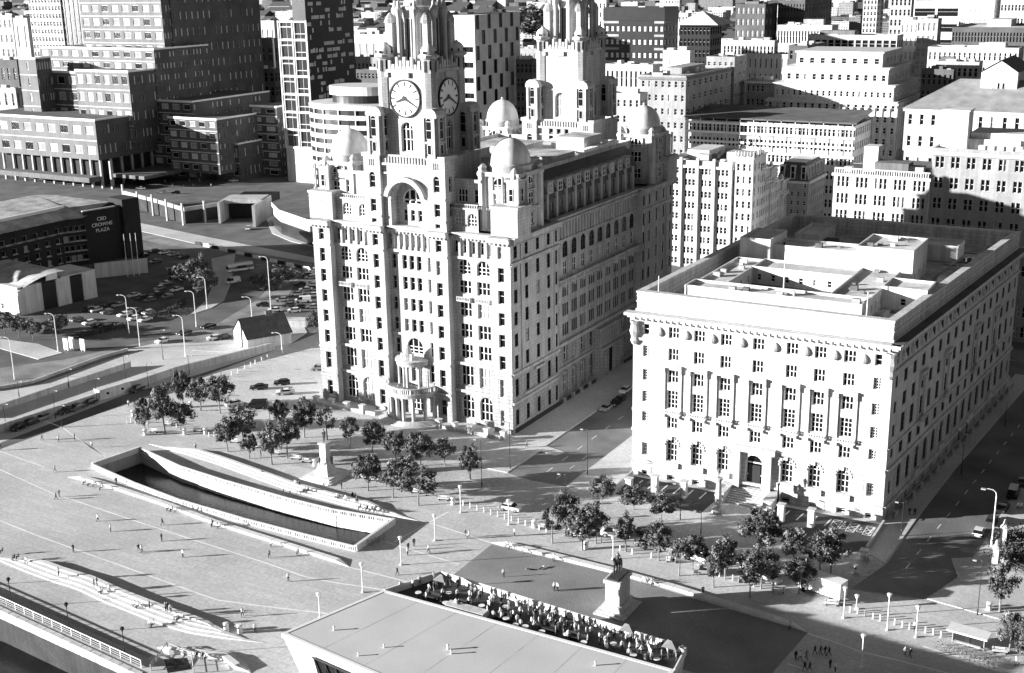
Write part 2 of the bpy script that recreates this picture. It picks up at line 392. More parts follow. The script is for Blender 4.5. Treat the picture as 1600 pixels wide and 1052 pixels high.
# painted marks
def dashes(pts, n, l, w, z=.018):
    (x0, y0), (x1, y1) = pts; ang = math.atan2(y1-y0, x1-x0); L = math.hypot(x1-x0, y1-y0)
    me = MB(line_m); me.quad((-l/2, -w/2, 0), (l/2, -w/2, 0), (l/2, w/2, 0), (-l/2, w/2, 0)); me = me.mesh('lane_dash')
    for i in range(n):
        t = (i+.5)/n; o = bpy.data.objects.new('lane_dash', me); COL.objects.link(o); o.location = (x0+(x1-x0)*t, y0+(y1-y0)*t, z); o.rotation_euler = (0, 0, ang); tag(o, kind='structure')
dashes((GP(1410, 895), (99.5, 60)), 14, 2.4, .22); dashes(((17, -18), (17, 60)), 11, 2.6, .2); dashes(((20.5, -20), (20.5, -2)), 3, 2.4, .16)
dashes(((-300, 108), (250, 108)), 60, 3, .25)
# car parks of dark tarmac before the white palace
sheet('car_park', [[(34, -9.4), (53.6, -9.6), (53, -20.5), (34.5, -19.6)]], .014, tarmac_d)
sheet('car_park', [[(64.8, -10), (85.2, -9.6), (84.6, -22.5), (80, -26), (75, -25.5), (65, -22.6)]], .014, tarmac_d)
def bays(x0, dx, n, y0, y1, sl=0, z=.02, w=.14):
    for i in range(n):
        x = x0+i*dx; b = MB(line_m); b.quad((x-w, y0, z), (x+w, y0, z), (x+w+sl, y1, z), (x-w+sl, y1, z)); tag(b.build('bay_line'), kind='structure')
bays(36.5, 2.75, 6, -14.2, -10.6, 0.1); bays(38, 2.75, 4, -20, -17.6, .3); bays(67.4, 2.7, 7, -15, -11.4, .3); bays(70.5, 2.75, 3, -22.4, -20, .3)
for k in range(3):      # hatched disabled bays with a wheelchair mark between them
    x = 76.4+k*3.1; b = MB(line_m)
    for a, c in (((x, -15.4), (x, -11.4)), ((x+1.5, -15.4), (x+1.5, -11.4)), ((x, -15.4), (x+1.5, -15.4)), ((x, -11.4), (x+1.5, -11.4)), ((x, -15.4), (x+1.5, -13.8)), ((x, -13.9), (x+1.5, -12.3)), ((x, -12.5), (x+1.2, -11.4)), ((x+1.5, -15.4), (x, -13.8)), ((x+1.5, -13.9), (x, -12.3))):
        dx, dy = c[0]-a[0], c[1]-a[1]; l = math.hypot(dx, dy); nx, ny = -dy/l*.07, dx/l*.07
        z = .020+.001*rng.random(); b.quad((a[0]-nx, a[1]-ny, z), (c[0]-nx, c[1]-ny, z), (c[0]+nx, c[1]+ny, z), (a[0]+nx, a[1]+ny, z))
    tag(b.build('hatched_bay_marking'), kind='structure')
    if k < 2:
        b = MB(line_m); cx, cy = x+2.3, -14.3; z = .021
        b.lathe([(.42, z), (.55, z)], cx, cy, 10, a0=120, a1=380); b.quad((cx-.1, cy+.4, z+.001), (cx+.1, cy+.4, z+.001), (cx+.1, cy+1.3, z+.001), (cx-.1, cy+1.3, z+.001)); b.lathe([(0, z), (.2, z)], cx, cy+1.6, 8)
        b.quad((cx-.5, cy+.8, z+.002), (cx+.5, cy+.8, z+.002), (cx+.5, cy+.95, z+.002), (cx-.5, cy+.95, z+.002)); tag(b.build('wheelchair_marking'), kind='structure')
# lawn with its pale kerb bench
LAWN = [GP(768, 851), GP(955, 896), GP(1100, 940), GP(1262, 989), (83.2, -67), (83, -74), (24.5, -74), (24.4, -62.8)]
sheet('lawn', [LAWN], .03, grass_m)
b = MB(asphalt); # asphalt path beside the lawn
# north side: forecourts and car parks
sheet('pale_yard', [[(-101, -70), (-101, -20), (-96, 0), (-92, 30), (-100, 40), (-118, 22), (-134, 8), (-146, -30), (-150, -90), (-101, -103)]], .006, pave2)
sheet('visitor_car_park', [[(-91, 20), (-62, 4), (-57, 4), (-57, 62), (-88, 66), (-92, 34)]], .008, pave)
for i in range(10):
    y = 24+i*3.4
    for x in (-86, -72):
        b = MB(line_m); b.quad((x, y, .012), (x+4.6, y, .012), (x+4.6, y+.22, .012), (x, y+.22, .012)); tag(b.build('bay_line'), kind='structure')
pavement('pavement', [(330, 405), (368, 396), (362, 440), (350, 470), (330, 482), (298, 492), (322, 470), (335, 440)], px=True)
pavement('pavement', [(188, 548), (240, 538), (330, 536), (395, 520), (440, 500), (470, 502), (480, 520), (440, 546), (380, 552), (300, 548)], px=True)
pavement('pavement', [(0, 530), (60, 538), (98, 552), (60, 562), (0, 545)], px=True)
pavement('pavement', [(200, 345), (330, 372), (500, 405), (500, 413), (400, 396), (300, 380), (200, 357)], px=True)
pavement('pavement', [(415, 340), (440, 336), (500, 362), (500, 388), (455, 378), (425, 365)], px=True)
sheet('worn_road', [[(212, 354), (330, 380), (500, 416), (500, 446), (440, 424), (380, 408), (320, 400), (212, 372)]], .0105, mat('pale_worn_road', .24, .9, .35, .15, .2, 2), px=True)
sheet('worn_road', [[(0, 575), (100, 562), (200, 540), (330, 512), (400, 470), (430, 440), (470, 430), (440, 480), (400, 512), (330, 534), (200, 552), (60, 600), (0, 612)]], .0105, MATS['pale_worn_road'], px=True)
dashes((GP(300, 385), GP(495, 415)), 9, 3, .25); dashes((GP(60, 590), GP(240, 548)), 8, 3, .25)
# ================================================================ sunken canal basin
def lerp(a, b, t): return (a[0]+(b[0]-a[0])*t, a[1]+(b[1]-a[1])*t)
cb = empty('canal_basin', (-35, -58, 0), 'long sunken stone basin of dark canal water in the paved square', 'canal')
sheet('water', [CANAL], LZ, water_m, None, parent=cb)
for o in COL.objects:
    if o.name == 'water': o.location = (0, 0, 0)
b = MB(conc)
def wallrun(mb, P, z0, z1, mi=0):
    for a, c in zip(P[:-1], P[1:]): mb.quad((a[0], a[1], z0), (c[0], c[1], z0), (c[0], c[1], z1), (a[0], a[1], z1), mi)
wallrun(b, C_NEAR, LZ-.5, .02); wallrun(b, [C_NEAR[-1], C_FAR[-1]], LZ-.5, .02); wallrun(b, [C_FAR[0], C_NEAR[0]], LZ-.5, .02); wallrun(b, C_FAR[::-1], LZ-.5, .02)
b.build('basin_wall', cb)
def along(P, n):
    acc = [0]
    for i in range(1, len(P)): acc.append(acc[-1]+math.hypot(P[i][0]-P[i-1][0], P[i][1]-P[i-1][1]))
    out = []
    for k in range(n):
        s_ = acc[-1]*(k+.5)/n
        for i in range(1, len(P)):
            if s_ <= acc[i]: 
                t = (s_-acc[i-1])/(acc[i]-acc[i-1]); out.append((lerp(P[i-1], P[i], t), math.degrees(math.atan2(P[i][1]-P[i-1][1], P[i][0]-P[i-1][0])), acc[-1]/n)); break
    return out
# big pale facing blocks along the far side, the first third left as plain concrete
for k, (p, an, w) in enumerate(along(C_FAR, 46)):
    if k < 14: continue
    if 'me_blk' not in globals(): m = MB(bench_m); m.box(-w/2+.05, w/2-.05, -.22, .1, -1.1, 0); me_blk = m.mesh('stone_block'); m = MB(bench_m); m.box(-w/2+.03, w/2-.03, -.1, .1, -1.1, 0); me_blk2 = m.mesh('stone_block')
    inst('stone_block', me_blk, cb, (p[0], p[1], -1.45-.03*(k % 3)), an); inst('stone_block', me_blk2, cb, (p[0], p[1], -.25), an)
def parapet(P, n, h=1.05, pan=6):
    """low white wall of slats over a black panel along the basin"""
    me = None
    for p, an, w in along(P, n):
        if me is None:
            m = MB(bench_m, black_clad)  # black back panel paints the shade of the gaps between slats
            m.box(-w/2, w/2, -.16, .16, 0, .16); m.box(-w/2, w/2, -.2, .2, h-.16, h); m.box(-w/2, -w/2+.4, -.15, .15, .16, h-.16); m.box(-w/2, w/2, -.03, .03, .16, h-.16, 1)
            for k in range(pan):
                x = -w/2+.4+(w-.4)*(k+.5)/pan; m.box(x-.07, x+.07, -.06, .06, .16, h-.16)
            me = m.mesh('parapet_panel')
        inst('parapet_panel', me, cb, (p[0], p[1], .01), an)
parapet(C_NEAR, 36, pan=4); parapet(C_FAR, 36, pan=4)
b = MB(bench_m)
for a, c in ((C_FAR[0], C_NEAR[0]), (C_NEAR[-1], C_FAR[-1])):
    dx, dy = c[0]-a[0], c[1]-a[1]; l = math.hypot(dx, dy); nx, ny = -dy/l*.3, dx/l*.3
    b.prism([(a[0]-nx, a[1]-ny), (c[0]-nx, c[1]-ny), (c[0]+nx, c[1]+ny), (a[0]+nx, a[1]+ny)], .0, 1.25); b.build('end_wall', cb); b = MB(bench_m)
# ================================================================ stepped granite seats
def terrace(name, label, pts, nst, wst, hst, side=1, taper=6.0, seg=18, lead=0.0):
    P = [GP(*q) for q in pts]
    acc = [0]
    for i in range(1, len(P)): acc.append(acc[-1]+math.hypot(P[i][0]-P[i-1][0], P[i][1]-P[i-1][1]))
    T = acc[-1]
    def at(s):
        for i in range(1, len(P)):
            if s <= acc[i] or i == len(P)-1:
                t = (s-acc[i-1])/(acc[i]-acc[i-1]); a, c = P[i-1], P[i]; l = acc[i]-acc[i-1]
                return (a[0]+(c[0]-a[0])*t, a[1]+(c[1]-a[1])*t), (-(c[1]-a[1])/l*side, (c[0]-a[0])/l*side)
    root = empty(name, (P[0][0], P[0][1], 0), label, 'terrace')
    n = max(seg, int(T/3.0))
    for k in range(nst):
        b = MB(bench_m); o0, o1 = k*wst, (k+1)*wst-.03
        s0, s1 = k*lead, T-k*lead
        rows = []
        for i in range(n+1):
            s = s0+(s1-s0)*i/n; p, nn = at(s); tp = min(1.0, (s-s0)/taper+.12, (s1-s)/taper+.12); h = hst*(k+1)*tp; jj = rng.uniform(-.02, .02)
            rows.append(((p[0]+nn[0]*o0*tp, p[1]+nn[1]*o0*tp), (p[0]+nn[0]*o1*tp, p[1]+nn[1]*o1*tp), h+jj))
        for i in range(n):      # each stone has a joint beside it
            (a0, a1, ha), (b0, b1, hb) = rows[i], rows[i+1]
            g = .012
            a0_, b0_ = lerp(a0, b0, g), lerp(a0, b0, 1-g); a1_, b1_ = lerp(a1, b1, g), lerp(a1, b1, 1-g)
            v = [(*a0_, 0), (*b0_, 0), (*b1_, 0), (*a1_, 0), (*a0_, ha), (*b0_, hb), (*b1_, hb), (*a1_, ha)]
            fs = [(0, 1, 5, 4), (1, 2, 6, 5), (2, 3, 7, 6), (3, 0, 4, 7), (4, 5, 6, 7)]
            if side < 0: fs = [tuple(reversed(f)) for f in fs]
            b.add(v, fs)
        b.build('step', root)
    return root
terrace('stone_terrace', 'three-step pale granite seat along the far side of the canal basin', [(232, 694), (290, 710), (340, 726), (400, 748), (452, 767), (544, 792), (660, 816)], 3, .85, .28, 1, 8, lead=3)
terrace('stone_terrace', 'low pale granite bench wall beside the near side of the canal basin', [(106, 746), (140, 753), (200, 772), (260, 792), (330, 818), (400, 840), (470, 862), (545, 886)], 1, 1.1, .46, 1, 3, lead=.8)
terrace('stone_terrace', 'broad curving granite steps across the riverside promenade', [(-30, 868), (0, 877), (45, 896), (80, 909), (120, 921), (160, 940), (240, 972), (290, 989), (340, 997), (412, 1005)], 4, .95, .22, 1, 7, lead=2.0)
terrace('stone_terrace', 'long pale kerb bench curving along the top of the lawn', [(766, 848), (860, 871), (955, 895), (1050, 921), (1130, 946), (1200, 968), (1260, 988)], 1, 1.25, .45, 1, 1.5)
terrace('stone_terrace', 'short curved granite seat by the sloping gangway', [(246, 1012), (290, 1013), (330, 1018), (362, 1022), (385, 1040), (392, 1052)], 2, 1.0, .4, -1, 2, lead=.5)
# ================================================================ riverside railing
def railing(name, label, P, h=1.2, step=2.2, m=metal_g, slab=True, top=.09):
    root = empty(name, (P[0][0], P[0][1], 0), label, 'railing')
    post = MB(m); post.box(-.06, .06, -.06, .06, 0, h); pm = post.mesh('post')
    for a, c in zip(P[:-1], P[1:]):
        L = math.hypot(c[0]-a[0], c[1]-a[1]); n = max(1, int(L/step))
        for i in range(n+1):
            p = lerp(a, c, i/n); inst('post', pm, root, (p[0], p[1], 0))
        b = MB(m); b.tube((*a, h), (*c, h), top, seg=6); b.build('top_rail', root)
        for z in (h*.33, h*.62):
            b = MB(m); b.tube((*a, z), (*c, z), .035, seg=4); b.build('rail', root)
    return root
railing('river_railing', 'steel railing along the river edge of the promenade', [(-60, -106.4), (-36, -108.6), (-16, -110.6), (-1.5, -112)], 1.25, 2.4, metal_w)
for a_, c_ in (((-60, -106.4), (-36, -108.6)), ((-36, -108.6), (-16, -110.6)), ((-16, -110.6), (-1.5, -112))):
    b = MB(metal_d); f_ = Fr(*a_, 0, math.degrees(math.atan2(c_[1]-a_[1], c_[0]-a_[0]))); b.fbox(f_, 0, math.hypot(c_[0]-a_[0], c_[1]-a_[1]), .15, 1.0, -.02, .02); b.build('infill_panel', bpy.data.objects['river_railing'])
railing('gangway_railing', 'short railing round the gangway head at the river edge', [GP(236, 1048), GP(262, 1014), GP(300, 1030), GP(303, 1052)], 1.1, 1.7, metal_g)
sheet('gangway_pit', [[(256, 1030), (292, 1028), (300, 1046), (262, 1052)]], .012, black_clad, px=True)
b = MB(conc_l); 
for i in range(16):
    p = lerp((-38, -109.2), (0, -113), i/16); q = lerp((-38, -109.2), (0, -113), (i+.94)/16); b.prism([(p[0], p[1]-.9), (q[0], q[1]-.9), q, p], -.6, .14)
tag(b.build('quay_coping'), kind='structure')
# ================================================================ the domed twin clock tower building
LV = empty('clock_tower_building', (-27, 45.85, 0), 'pale granite office palace with twin clock towers and corner domes', 'building')
SUBWIN.add(LV.name); F = Fr(-54, 0); SF = Fr(0, 0, 0, 90)
TOPC = 44.6
K2 = dict(nx=1, nz=2, transom=.58); K2D = dict(nx=1, nz=2, transom=.6, fr=frame_d, t=.07); K6 = dict(nx=3, nz=2, t=.16, transom=.52); KA = dict(nx=3, nz=2, arch=True, t=.16)
PR = [(1.6, 5.3), (8.5, 12.6), (15.0, 18.2), (20.2, 23.2), (25.2, 28.2), (30.2, 33.3), (35.1, 38.4), (40.4, 43.1)]
RR = [(1.2, 7.0, True), (9.1, 13.9, False), (15.7, 19.1, False), (20.6, 24.0, False), (25.6, 29.0, False), (31.0, 34.1, False), (35.5, 39.0, True)]
REC = -1.9
def pier(f, u0, u1, cols, wall=None, rows=PR, w=1.55, base=True):
    w_ = MB(stone, stone_base); sp = []
    kk, dp = (K2, .5) if f is F else (K2D, .2); sp = [(c, a, w, e-a, kk) for c in cols for a, e in rows]
    lo = [q for q in sp if q[1] < 13.5]; hi = [q for q in sp if q[1] >= 13.5]
    wins(w_, LV, f, u0, u1, 0, 14.2, lo, 0, dp, 1); wins(w_, LV, f, u0, u1, 14.2, TOPC, hi, 0, dp, 0)
    w_.build('pier_wall', LV)
def bandf(mb, f, u0, u1, v0, v1, d, back=-.2): mb.fbox(f, u0, u1, v0, v1, back, d)
P_ = [(0, 5), (15.9, 20.4), (33.2, 37.8), (49.1, 54)]
for (a, c) in P_: pier(F, a, c, [(a+c)/2])
# recessed bays with paired columns of triple lights
def recess_bay(f, u0, u1, cols, rec=REC, w=3.3, rr=RR, balc=True, att=5):
    b = MB(stone, stone_base)
    sp = []
    for c in cols:
        for a, e, ar in rr: sp.append((c, a, w, e-a, KA if ar else K6))
    n = att
    for i in range(n): sp.append((u0+(u1-u0)*(i+.5)/n, 40.4, .95, 2.7, K2))
    lo = [q for q in sp if q[1] < 13.5]; hi = [q for q in sp if q[1] >= 13.5]
    wins(b, LV, f, u0, u1, 0, 14.2, lo, rec, .55, 1); wins(b, LV, f, u0, u1, 14.2, TOPC, hi, rec, .55, 0)
    b.quad(f.p(u0, 0, 0), f.p(u0, 0, rec), f.p(u0, TOPC, rec), f.p(u0, TOPC, 0)); b.quad(f.p(u1, 0, rec), f.p(u1, 0, 0), f.p(u1, TOPC, 0), f.p(u1, TOPC, rec))
    b.build('bay_wall', LV)
    m = MB(stone_trim)
    for i in range(n+1): m.fbox(f, u0+(u1-u0)*i/n-.28, u0+(u1-u0)*i/n+.28, 39.8, 43.4, rec-.1, rec+.42)
    m.fbox(f, u0, u1, 39.1, 39.75, rec-.1, rec+.55); m.fbox(f, u0, u1, 14.3, 14.9, rec-.1, rec+.6); m.fbox(f, u0, u1, 7.6, 8.2, rec-.1, rec+.6)
    m.split('string_course', LV)
    if balc:
        for c in cols:
            for vv in (29.35, ):
                m = MB(stone_trim); m.fbox(f, c-1.75, c+1.75, vv, vv+.3, rec-.05, rec+1.0); m.fbox(f, c-1.75, c+1.75, vv+.95, vv+1.1, rec+.8, rec+1.0)
                for k in range(9): m.fbox(f, c-1.7+k*.41, c-1.56+k*.41, vv+.3, vv+.95, rec+.83, rec+.97)
                for s in (-1, 1): m.fbox(f, c+s*1.68-.08, c+s*1.68+.08, vv+.3, vv+.95, rec, rec+1.0)
                m.build('balcony', LV)
recess_bay(F, 5, 15.9, [7.9, 12.7]); recess_bay(F, 37.8, 49.1, [41.0, 45.9])
# centre bay
b = MB(stone, stone_base); sp = []
for a, e in PR[3:7]:
    for du in (-5.0, 5.0): sp.append((26.8+du, a, 1.2, e-a, K2))
    for du in (-2.0, 0, 2.0): sp.append((26.8+du, a, 1.3, e-a, K2))
for i in range(8): sp.append((20.4+12.8*(i+.5)/8, 40.4, .95, 2.7, K2))
sp += [(21.9, 14.6, 1.3, 3.6, K2), (31.7, 14.6, 1.3, 3.6, K2), (26.8, 14.8, 4.4, 3.9, KA)]
wins(b, LV, F, 20.4, 33.2, 14.2, TOPC, sp, REC, .55)
wins(b, LV, F, 20.4, 33.2, 0, 14.2, [(26.8, .9, 3.4, 5.0, KA), (22.3, .9, 1.7, 4.6, K2), (31.3, .9, 1.7, 4.6, K2), (26.8, 8, 2.6, 4.8, K2), (22.3, 8.3, 1.4, 4.2, K2), (31.3, 8.3, 1.4, 4.2, K2)], REC, .6, 1)
b.quad(F.p(20.4, 0, 0), F.p(20.4, 0, REC), F.p(20.4, TOPC, REC), F.p(20.4, TOPC, 0)); b.quad(F.p(33.2, 0, REC), F.p(33.2, 0, 0), F.p(33.2, TOPC, 0), F.p(33.2, TOPC, REC)); b.build('bay_wall', LV)
m = MB(stone_trim)
for i in range(9): m.fbox(F, 20.4+12.8*i/8-.28, 20.4+12.8*i/8+.28, 39.8, 43.4, REC-.1, REC+.4)
m.fbox(F, 20.4, 33.2, 39.1, 39.75, REC-.1, REC+.55); m.fbox(F, 20.4, 33.2, 19.2, 19.7, REC-.1, REC+.4); m.split('string_course', LV)
# entrance portico: a ring of columns carrying a round balcony, a pillared niche above
px, py = -27.2, 1.0; po = empty('portico', (px, py, 0)); po.parent = LV; po.location = (px+27, py-45.85, 0); WL[po.name] = (px, py, 0)
b = MB(stone_trim); b.lathe([(0, 6.1), (6.6, 6.1), (6.6, 6.9), (7.0, 6.9), (7.0, 7.3), (6.4, 7.3), (0, 7.3)], px, py, 26, a0=180, a1=360)
b.build('round_balcony', po)
b = MB(stone_trim); b.lathe([(6.35, 8.3), (6.75, 8.3), (6.75, 8.55), (6.35, 8.55), (6.35, 8.3)], px, py, 26, a0=180, a1=360)
for i in range(40):
    a = R(180+180*(i+.5)/40); wd = .28 if i % 5 == 0 else .1
    b.box(px+6.55*math.cos(a)-wd, px+6.55*math.cos(a)+wd, py+6.55*math.sin(a)-.12, py+6.55*math.sin(a)+.12, 7.3, 8.3)
tag(b.build('balustrade', po), kind='stuff')
col = MB(stone_trim); col.lathe([(.62, 0), (.62, .5), (.42, .6), (.42, 5.3), (.58, 5.6), (.62, 6.1)], 0, 0, 10); cm = col.mesh('column')
for a in (190, 214, 240, 262, 278, 300, 326, 350): inst('column', cm, po, (px+6.1*math.cos(R(a)), py+6.1*math.sin(R(a)), 0))
for a in (215, 262, 278, 325): inst('column', cm, po, (px+3.4*math.cos(R(a)), py+3.4*math.sin(R(a)), 7.3), 0, (.8, .8, .95))
b = MB(stone_trim); b.lathe([(0, 13.0), (4.0, 13.0), (4.0, 13.7), (4.3, 13.9), (4.3, 14.3), (2.2, 14.6), (0, 14.6)], px, py, 20, a0=180, a1=360); b.build('niche_roof', po)
b = MB(stone_trim); b.lathe([(1.1, 14.5), (1.0, 15.4), (1.2, 15.6), (.9, 16.6), (.5, 17.4), (.15, 17.9)], px, py-2.3, 8); b.box(px-1.6, px-1.0, py-3, py-2, 14.5, 16.0); b.box(px+1.0, px+1.6, py-3, py-2, 14.5, 16.0); b.build('crest_sculpture', po)
b = MB(kerb_m)
for k in range(4): b.lathe([(8.6-k*.45, .0+k*.16), (8.6-k*.45, .16+k*.16), (8.1-k*.45, .16+k*.16)], px, py, 24, a0=180, a1=360)
b.build('doorstep', po)
b = MB(metal_w); b.tube((px-4.2, py-4.6, 7.3), (px-4.2, py-4.6, 14.6), .12, .07); b.build('flagpole', po)
# side elevation facing the street: two pavilions and ten arcaded bays
def pavilion(y0, y1, corner_first):
    cols = [y0+2.2] if corner_first else [y1-2.2]
    a, c = (y0+4.6, y1-2.2) if corner_first else (y0+2.2, y1-4.6)
    pier(SF, *( (y0, a) if corner_first else (c, y1) ), cols, w=1.5)
    n = 3; cc = [a+(c-a)*(i+.5)/n for i in range(n)]
    pier(SF, a, c, cc, w=1.45)
    pier(SF, *( (c, y1) if corner_first else (y0, a) ), [ (c+y1)/2 if corner_first else (y0+a)/2 ], w=1.1)
    m = MB(stone_trim)
    for v0, v1, d in ((13.7, 14.3, .45), (7.0, 7.5, .4), (39.0, 39.6, .4)): m.fbox(SF, y0, y1, v0, v1, -.1, d)
    for e in (a, c): m.fbox(SF, e-.22, e+.22, 14.3, 43.6, -.1, .25)
    m.fbox(SF, a+.3, c-.3, 8.2, 8.6, -.1, .5); m.fbox(SF, (a+c)/2-2.2, (a+c)/2+2.2, 12.6, 13.2, -.1, .6)
    m.split('string_course', LV)
pavilion(0, 22.5, True); pavilion(70.5, 91.7, False)
b = MB(stone, stone_base); sp = []; Y0, Y1 = 22.5, 70.5; nb = 10; bw_ = (Y1-Y0)/nb
for i in range(nb):
    c = Y0+bw_*(i+.5)
    for a, e in ((15.5, 18.6), (20.4, 23.6), (25.2, 28.3)): sp.extend((c+k_, a, .92, e-a, K2D) for k_ in (-1.08, 0, 1.08))
    sp.append((c, 30.6, 2.0, 3.4, dict(nx=2, nz=2, t=.14))); sp.append((c, 34.9, 2.8, 4.0, dict(nx=2, nz=2, arch=True, t=.12, fr=frame_d)))
    for k in (-1.55, 0, 1.55): sp.append((c+k, 40.4, .95, 2.8, K2D))
wins(b, LV, SF, Y0, Y1, 14.2, TOPC, sp, REC, .28)
lo = []
for i in range(nb):
    c = Y0+bw_*(i+.5)
    if i in (5, 6): lo.append((c, .3, 2.4, 6.8, KA)); lo.append((c, 9, 1.8, 3.6, K2))
    else: lo.append((c, .8, 2.6, 6.0, KA)); lo.append((c, 8.8, 2.2, 4.0, dict(nx=2, nz=2, t=.14)))
wins(b, LV, SF, Y0, Y1, 0, 14.2, lo, REC, .7, 1)
for y in (Y0, Y1): b.quad(SF.p(y, 0, REC), SF.p(y, 0, 0), SF.p(y, TOPC, 0), SF.p(y, TOPC, REC)) if y == Y1 else b.quad(SF.p(y, 0, 0), SF.p(y, 0, REC), SF.p(y, TOPC, REC), SF.p(y, TOPC, 0))
b.build('bay_wall', LV)
m = MB(stone_trim)
for i in range(nb*3+1):
    u = Y0+(Y1-Y0)*i/(nb*3); m.fbox(SF, u-.3, u+.3, 39.7, 43.5, REC-.1, REC+.45)
m.fbox(SF, Y0, Y1, 39.1, 39.7, REC-.1, REC+.6); m.fbox(SF, Y0, Y1, 13.6, 14.4, REC-.1, REC+1.1); m.fbox(SF, Y0, Y1, 7.4, 7.9, REC-.1, REC+.5)
m.split('string_course', LV)
m = MB(stone_trim); m.fbox(SF, Y0, Y1, 28.7, 29.1, REC-.1, REC+1.5); m.fbox(SF, Y0, Y1, 30.0, 30.25, REC+1.2, REC+1.5)
for i in range(96):
    u = Y0+.25+i*.5; m.fbox(SF, u-.1, u+.1, 29.1, 30.0, REC+1.25, REC+1.42)
for i in range(nb+1): m.fbox(SF, Y0+bw_*i-.3, Y0+bw_*i+.3, 28.0, 30.2, REC-.1, REC+1.55)
m.build('balcony', LV)
m = MB(stone_base); m.fbox(SF, 44.5, 58, 0, 13.6, REC-.1, -.2); m.fbox(SF, 44, 58.5, 12.4, 13.4, -.2, .5); m.fbox(SF, 45.5, 57, 7.2, 8.0, -.2, .7)
for u in (46, 49, 53.5, 56.5):
    m.fbox(SF, u-.45, u+.45, 0, 7.2, -.2, .5)
m.build('street_porch', LV)
m = MB(glass); m.fbox(SF, 49.8, 52.7, .3, 6.6, -.25, -.12); m.build('doorway', LV)
# hidden flanks and the core
b = MB(stone); b.quad((-54, 91.7, 0), (-54, 0, 0), (-54, 0, TOPC), (-54, 91.7, TOPC)); b.quad((0, 91.7, 0), (-54, 91.7, 0), (-54, 91.7, TOPC), (0, 91.7, TOPC)); b.build('rear_wall', LV)
b = MB(felt); b.quad((-53.6, .4, TOPC-.1), (-.4, .4, TOPC-.1), (-.4, 91.3, TOPC-.1), (-53.6, 91.3, TOPC-.1)); b.build('roof_deck', LV)
# main cornice with modillions
def cornice(f, u0, u1, d, v=43.6):
    m = MB(stone_trim); m.fbox(f, u0, u1, v, v+.45, d-.3, d+.45); m.fbox(f, u0, u1, v+.45, v+1.25, d-.3, d+1.05); m.fbox(f, u0, u1, v+1.25, v+1.6, d-.6, d+1.3)
    m.build('cornice', LV)
    n = int((u1-u0)/.95); m = MB(stone_trim)
    for i in range(n):
        u = u0+(u1-u0)*(i+.5)/n; m.fbox(f, u-.2, u+.2, v-.05, v+.43, d+.4, d+.95)
    tag(m.build('modillions', LV), kind='stuff')
for a, c in P_: cornice(F, a-.25, c+.25, 0)
for a, c in ((5.25, 15.65), (20.65, 32.95), (38.05, 48.85)): cornice(F, a, c, REC)
cornice(SF, -.2, 22.7, 0); cornice(SF, 22.7, 70.3, REC); cornice(SF, 70.3, 91.9, 0)
for v0, v1, d in ((13.7, 14.2, .3), (39.2, 39.6, .3), (6.6, 7.0, .3)):
    m = MB(stone_trim)
    for a, c in P_: m.fbox(F, a, c, v0, v1, -.1, d)
    m.split('string_course', LV)
